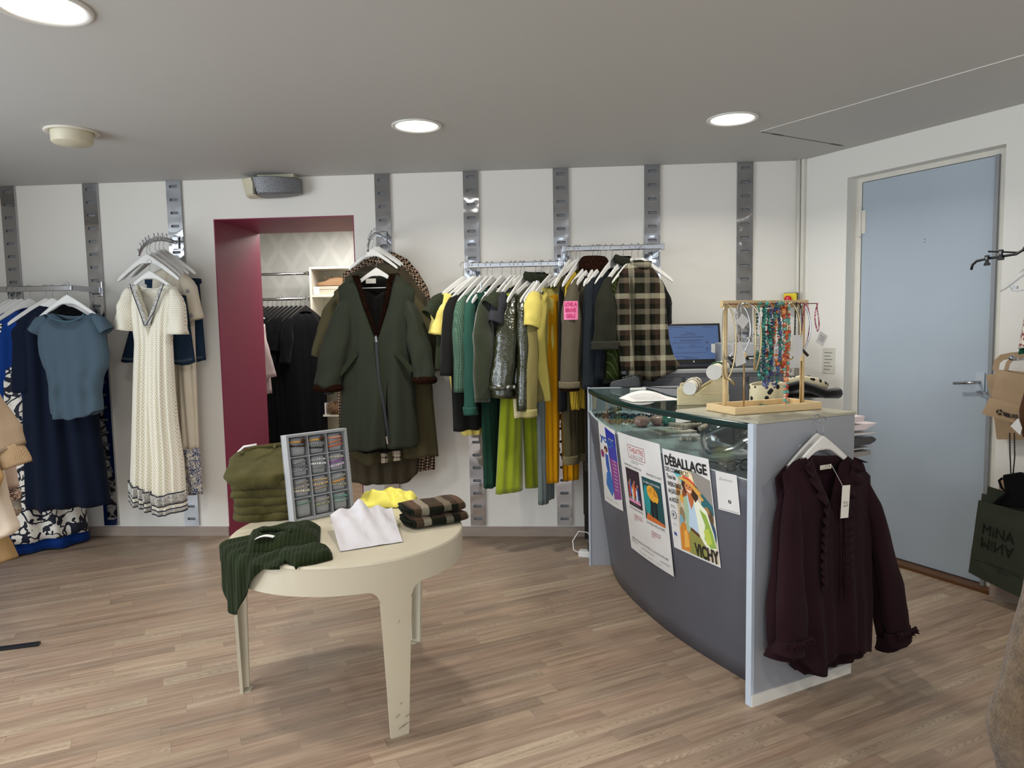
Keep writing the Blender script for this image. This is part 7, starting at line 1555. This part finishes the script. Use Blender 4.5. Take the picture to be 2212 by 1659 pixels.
BKI=plain('07080a',.5,0,'black_print')
text_on(t,'bag_lettering','MiNA',1,BKI,lambda x,y:(lambda p:(p[0],p[1]-.0035,p[2]))(fg(min(1,max(0,.10+x*.165)),min(1,max(0,.35-(y)*.2)))),xs=1,align='LEFT')
text_on(t,'bag_lettering','MiNA',1,BKI,lambda x,y:(lambda p:(p[0],p[1]-.0035,p[2]))(fg(min(1,max(0,.10+x*.165)),min(1,max(0,.51+(y)*.2)))),xs=1,align='LEFT')
text_on(t,'bag_lettering','CONCEPT STORE\nVICHY',1,plain('11150f',.6,0,'faint_print'),lambda x,y:(lambda p:(p[0],p[1]-.0035,p[2]))(fg(min(1,max(0,.40+x*.05)),min(1,max(0,.78-(y)*.05)))),xs=1,align='CENTER')
Q=[l(*q) for q in ((2100,1200),(2290,1280),(2290,1330),(2092,1236))]
MB().tube([(Q[0][0],-.012,Q[0][1]),(Q[1][0],-.013,Q[1][1])],.0015,4).build('fold_line',GBm,t)
# black trouser hanger with clips, white clip hanger
BKP=plain('141415',.25,0,'gloss_black')
t,l=fr(RW,'clip_hanger','black clip hanger with two clips sticking in from the right edge of the photo','hanger',(2240,500),.35)
P=[l(*q) for q in ((2098,583),(2101,572),(2110,564),(2130,559),(2170,553),(2195,549),(2210,540),(2222,522),(2240,515))]
MB().tube([(x,0,z) for x,z in P],.006,10).build('hanger_arm',BKP,t,smooth=True)
P=[l(*q) for q in ((2127,543),(2160,544),(2190,545),(2212,538))]; MB().tube([(x,.03,z) for x,z in P],.0042,8).build('clip_bar',plain('2c2c2e',.25,.4,'dark_bar'),t,smooth=True)
for (x,y) in ((2135,558),(2165,546)):
    c=l(x,y); m=MB(); m.prism([(c[0]+a,c[1]+b) for a,b in ((-.010,.014),(.010,.014),(.008,-.002),(.006,-.018),(.014,-.022),(.013,-.034),(-.013,-.034),(-.012,-.024),(-.006,-.018),(-.008,-.002))],-.016,-.004); m.build('clip',BKP,t,bevel=.002); m=MB(); m.box(c[0]-.004,c[0]+.004,-.018,-.015,c[1]-.006,c[1]+.006); m.build('clip_spring',METAL,t)
c=l(2240,515); MB().tube([(c[0],0,c[1]),(c[0]+.01,0,c[1]+.05),(c[0]+.03,0,c[1]+.07),(c[0]+.04,.0,c[1]+.05)],.002,6).build('hook',WIRE,t)
t,l=fr(RW,'clip_hanger','white wooden hanger arm with a steel clip at the right edge of the photo','hanger',(2260,560),.30)
P=[l(*q) for q in ((2159,628),(2170,622),(2190,606),(2212,588),(2240,572),(2260,566))]; MB().tube([(x,0,z) for x,z in P],[.007,.009,.011,.013,.015,.016],10,flat=.55).build('hanger_arm',WHITE,t,smooth=True)
P=[l(*q) for q in ((2180,615),(2186,628),(2200,629),(2212,626))]; MB().tube([(x,-.0,z) for x,z in P],.0018,5).build('clip_wire',WIRE,t); c=l(2194,623); MB().box(c[0]-.008,c[0]+.01,-.012,.004,c[1]-.003,c[1]+.011,None).build('clip',METAL,t)
# wall arm carrying those (outside the frame)
q=RW.uz(2420,500,.3); t=thing('wall_rail','chrome rail on the right wall just outside the photo, for the clip hangers','clothes rail',RW.pt(q[0]+.02,0,q[1]+.09),RW.a); MB().tube([(0,0,0),(0,-.6,0)],.012,8).build('arm',METAL,t,smooth=True)
# garments peeking in at the right edge
RWP=floral('rust_white_print','e4ddd2','7a2a20',14)
def edgeg(name,lb,cat,px,w,L,mat,seed,pl=RW,wd=.35,extra=None,group=None):
    t,l=fr(pl,name,lb,cat,px,w,group); LL=prof(l,L); zt=LL[-1][0]; zb=LL[0][0]; xr=max(x for z,x in LL)+wd
    m=cloth([(-9,zt),(9,zt)],[(-9,zt),(9,zt)],LL,[(zb,xr),(zt,xr)],[(-9,zb),(9,zb)],.05,30,26,.012,fr=(2,3.5),seed=seed,ramp=0); m.build('body',mat,t,smooth=True,solid=.003); return t,l
edgeg('tunic','rust and white printed top with a green hem at the right edge of the photo','top',(2230,560),.27,[(2222,640),(2214,680),(2206,720),(2200,752)],RWP,5)
edgeg('knitwear','green knitted garment just below the rust print at the right edge','top',(2230,560),.24,[(2205,740),(2200,765)],knit('15503c',160),6)
edgeg('brown_jacket','brown suede jacket with a white tag at the right edge of the photo','jacket',(2235,760),.42,[(2222,800),(2212,850),(2202,885),(2205,925),(2210,945)],fabric('4e3420',.9,.15),7)
t,l=fr(RW,'price_tag','crumpled white tag sticking out of the brown suede jacket','tag',(2195,922),.47); P=[l(*q) for q in ((2183,920),(2200,903),(2208,925),(2204,940))]; MB().prism(P,-.002,.002).build('tag',PAPER,t)
# teddy coat, bottom right corner, close to the camera
TED=NT('teddy_fleece'); v=TED.coord(); n1=TED.noise(v,26,5,.7); n2=TED.noise(v,120,4,.7); TED.p(col=TED.mix(TED.ramp(n1,[(.3,(0,0,0)),(.7,(1,1,1))]),srgb('4e3b26'),srgb('7c6445')),rough=1,sheen=.3); TED.bump(TED.math('ADD',n1,n2),1.,.012); TED=TED.mat
CP=Plane((1.2,1.75),D(-8))
t,l=fr(CP,'teddy_coat','shaggy brown teddy coat filling the bottom right corner of the photo','coat',(2400,600),.0)
LL=prof(l,[(2262,900),(2250,1100),(2212,1290),(2185,1380),(2165,1470),(2143,1520),(2131,1560),(2140,1600),(2152,1640),(2160,1700)]); zt=LL[-1][0]; zb=LL[0][0]
m=cloth([(-9,zt),(9,zt)],[(-9,zt),(9,zt)],LL,[(zb,.42),(zt,.25)],[(-9,zb),(9,zb)],.10,50,60,.02,fr=(1.5,2.5),seed=9,ramp=.1); m.build('body',TED,t,smooth=True,solid=.006)
rnd=random.Random(3); m=MB()
for _ in range(7000):
    z=zb+(zt-zb)*rnd.random()**1.6*.8; x0=interp(LL,z); a=rnd.random()**1.5*.28; s=a/(.4); y=-.10*max(0,1-abs(2*s-1)**2.6)**.55; p=Vector((x0+a,y-.002,z)); d=Vector((rnd.uniform(-1,.3) if a<.02 else rnd.uniform(-.5,.5),-rnd.random(),rnd.uniform(-1,.2))).normalized()*rnd.uniform(.004,.010)
    sd=Vector((.0006,0,.0004)); m.add([p-sd,p+sd,p+d],[(0,1,2)])
m.build('pile',TED,t)
q=l(2400,900); hh=CP.pt(float(CP.uz(2400,900,0)[0])+.22,0,float(t.location.z)+zt+.19)
hanger(hh,CP.a,'white hanger above the teddy coat, outside the photo','hangers outside the photo')
t=thing('clothes_rack','dark steel rack outside the right edge of the photo, carrying the teddy coat','clothes rack',(hh[0]+.15,hh[1],0),CP.a); DKS=plain('2a2c2f',.4,.6,'dark_steel')
for x in (.35,1.3): MB().box(x-.015,x+.015,-.015,.015,0,hh[2]-.018).build('post',DKS,t)
MB().box(-.2,1.3,-.012,.012,hh[2]-.03,hh[2]-.004).build('bar',DKS,t)
for x in (.35,1.3): MB().box(x-.02,x+.02,-.02,.25,0,.02).build('foot',DKS,t)
# ================================================================ left foreground rack with beige knitwear
LP=Plane((-2.6,3.25),0.0)
BEI1=fabric('94806a',.95,.08,300,.5,name='beige_fluff'); BEI2=fabric('cbb9a2',.95,.08,300,.4,name='oatmeal_wool'); 
GFL='beige clothes cut by the left edge of the photo'
t=thing('clothes_rack','dark steel rack at the left edge, its flat foot lying on the floor','clothes rack',(-2.62,3.13,0),0)
fa=gz(0,1404,.0); fb=gz(86,1393,.0); ax=Vector((float(fb[0]-fa[0]),float(fb[1]-fa[1]),0)).normalized(); m=MB(); A0=Vector((float(fb[0]),float(fb[1]),0))-Vector((-2.62,3.13,0)); s_=Vector((-ax.y,ax.x,0))*.017; P=[A0-ax*.62-s_,A0-s_,A0+s_,A0-ax*.62+s_]
m.slab([(v.x,v.y) for v in P],0,.012); m.build('foot',DKS,t,bevel=.001)
c_=A0-ax*.3; MB().box(c_.x-.015,c_.x+.015,c_.y-.015,c_.y+.015,.0,1.62).build('post',DKS,t); MB().box(c_.x-.9,c_.x+.1,c_.y-.012,c_.y+.012,1.60,1.625).build('bar',DKS,t)
def leftg(name,lb,cat,w,R,mat,seed,x0=-.45,dep=.05,hook=True):
    u0,z0=LP.uz(-130,700,w); t=thing(name,lb,cat,LP.pt(u0,w,z0),0,GFL)
    def l(x,y,dw=0): u,z=LP.uz(x,y,w+dw); return (u-u0,z-z0)
    RR=prof(l,R); zt=RR[-1][0]; zb=RR[0][0]
    m=cloth([(-9,zt),(9,zt)],[(-9,zt),(9,zt)],[(zb,x0*.5),(zt,x0*.4)],RR,[(-9,zb),(9,zb)],dep,34,30,.014,fr=(2,3,4.5),seed=seed,ramp=0); m.build('body',mat,t,smooth=True,solid=.004); return t,l
leftg('pink_knit','dusty pink knit with leopard trim between the beige garments at the left edge','sweater',.0,[(-40,800),(0,900),(30,985),(38,1030),(42,1050)],fabric('b09a8c',.9,.1),21)
LEO=floral('leopard_trim','c3a795','3a2620',22); t,l=leftg('leopard_top','leopard trimmed top under the dusty pink knit','top',-.02,[(10,1035),(38,1050),(46,1062),(44,1078)],LEO,22)
SEQ=NT('silver_sequins'); v=SEQ.coord(); vo=SEQ.n('TexVoronoi'); SEQ.set(vo.inputs['Vector'],v); vo.inputs['Scale'].default_value=260; SEQ.p(col=SEQ.mix(vo.outputs[1],srgb('6f6257'),srgb('cfc6ba')),metal=.6,rough=.3); SEQ=SEQ.mat
leftg('sequin_top','silver sequin top peeking out at the left edge, above the tan bag','top',-.04,[(20,1060),(42,1078),(48,1100),(40,1112),(28,1120)],SEQ,23)
leftg('tan_coat','tan coat with a pointed corner, lowest garment at the left edge','coat',-.06,[(-10,1100),(14,1150),(28,1175),(40,1202),(4,1215),(0,1218)],fabric('9c7e56',.9,.1),24)
t,l=leftg('cream_blouse','cream blouse with a flared sleeve at the left edge, below the beige sweater','blouse',.10,[(-60,850),(-10,960),(8,1020),(20,1080),(34,1120),(45,1138),(30,1152),(0,1162)],fabric('d9c8b4',.7,.05,name='cream_silk'),25)
t,l=leftg('beige_sweater','fluffy beige sweater with ribbed cuff at the left edge of the photo','sweater',.2,[(-150,760),(-60,860),(-30,960),(-20,1000),(-40,1060)],BEI1,26)
P=[l(*q) for q in ((-60,800),(-20,880),(14,945),(30,972))]
sleeve([(x,-.03,z) for x,z in P],[(0,.04),(.3,.075),(.8,.085),(1,.06)],[(0,.03),(1,.06)],n=20,seed=4,wr=.004,seg=20).build('sleeve',BEI1,t,smooth=True,solid=.005)
P=[l(*q) for q in ((28,966),(42,990),(47,1003))]; sleeve([(x,-.03,z) for x,z in P],[(0,.058),(1,.055)],.052,n=8,seed=4,wr=.001,seg=20).build('ribbed_cuff',knit('ab9070',420,amp=.5,var=.1),t,smooth=True,solid=.006)
t,l=leftg('beige_jumper','mustard beige jumper edge hanging in front at the far left of the photo','sweater',.3,[(-120,860),(-10,1000),(8,1030),(-6,1065),(-40,1100)],fabric('a8895c',.9,.08),27)
# chipped paint spot on the magenta reveal
q=BW.pt(DU0+.0065,-.62,1.36)
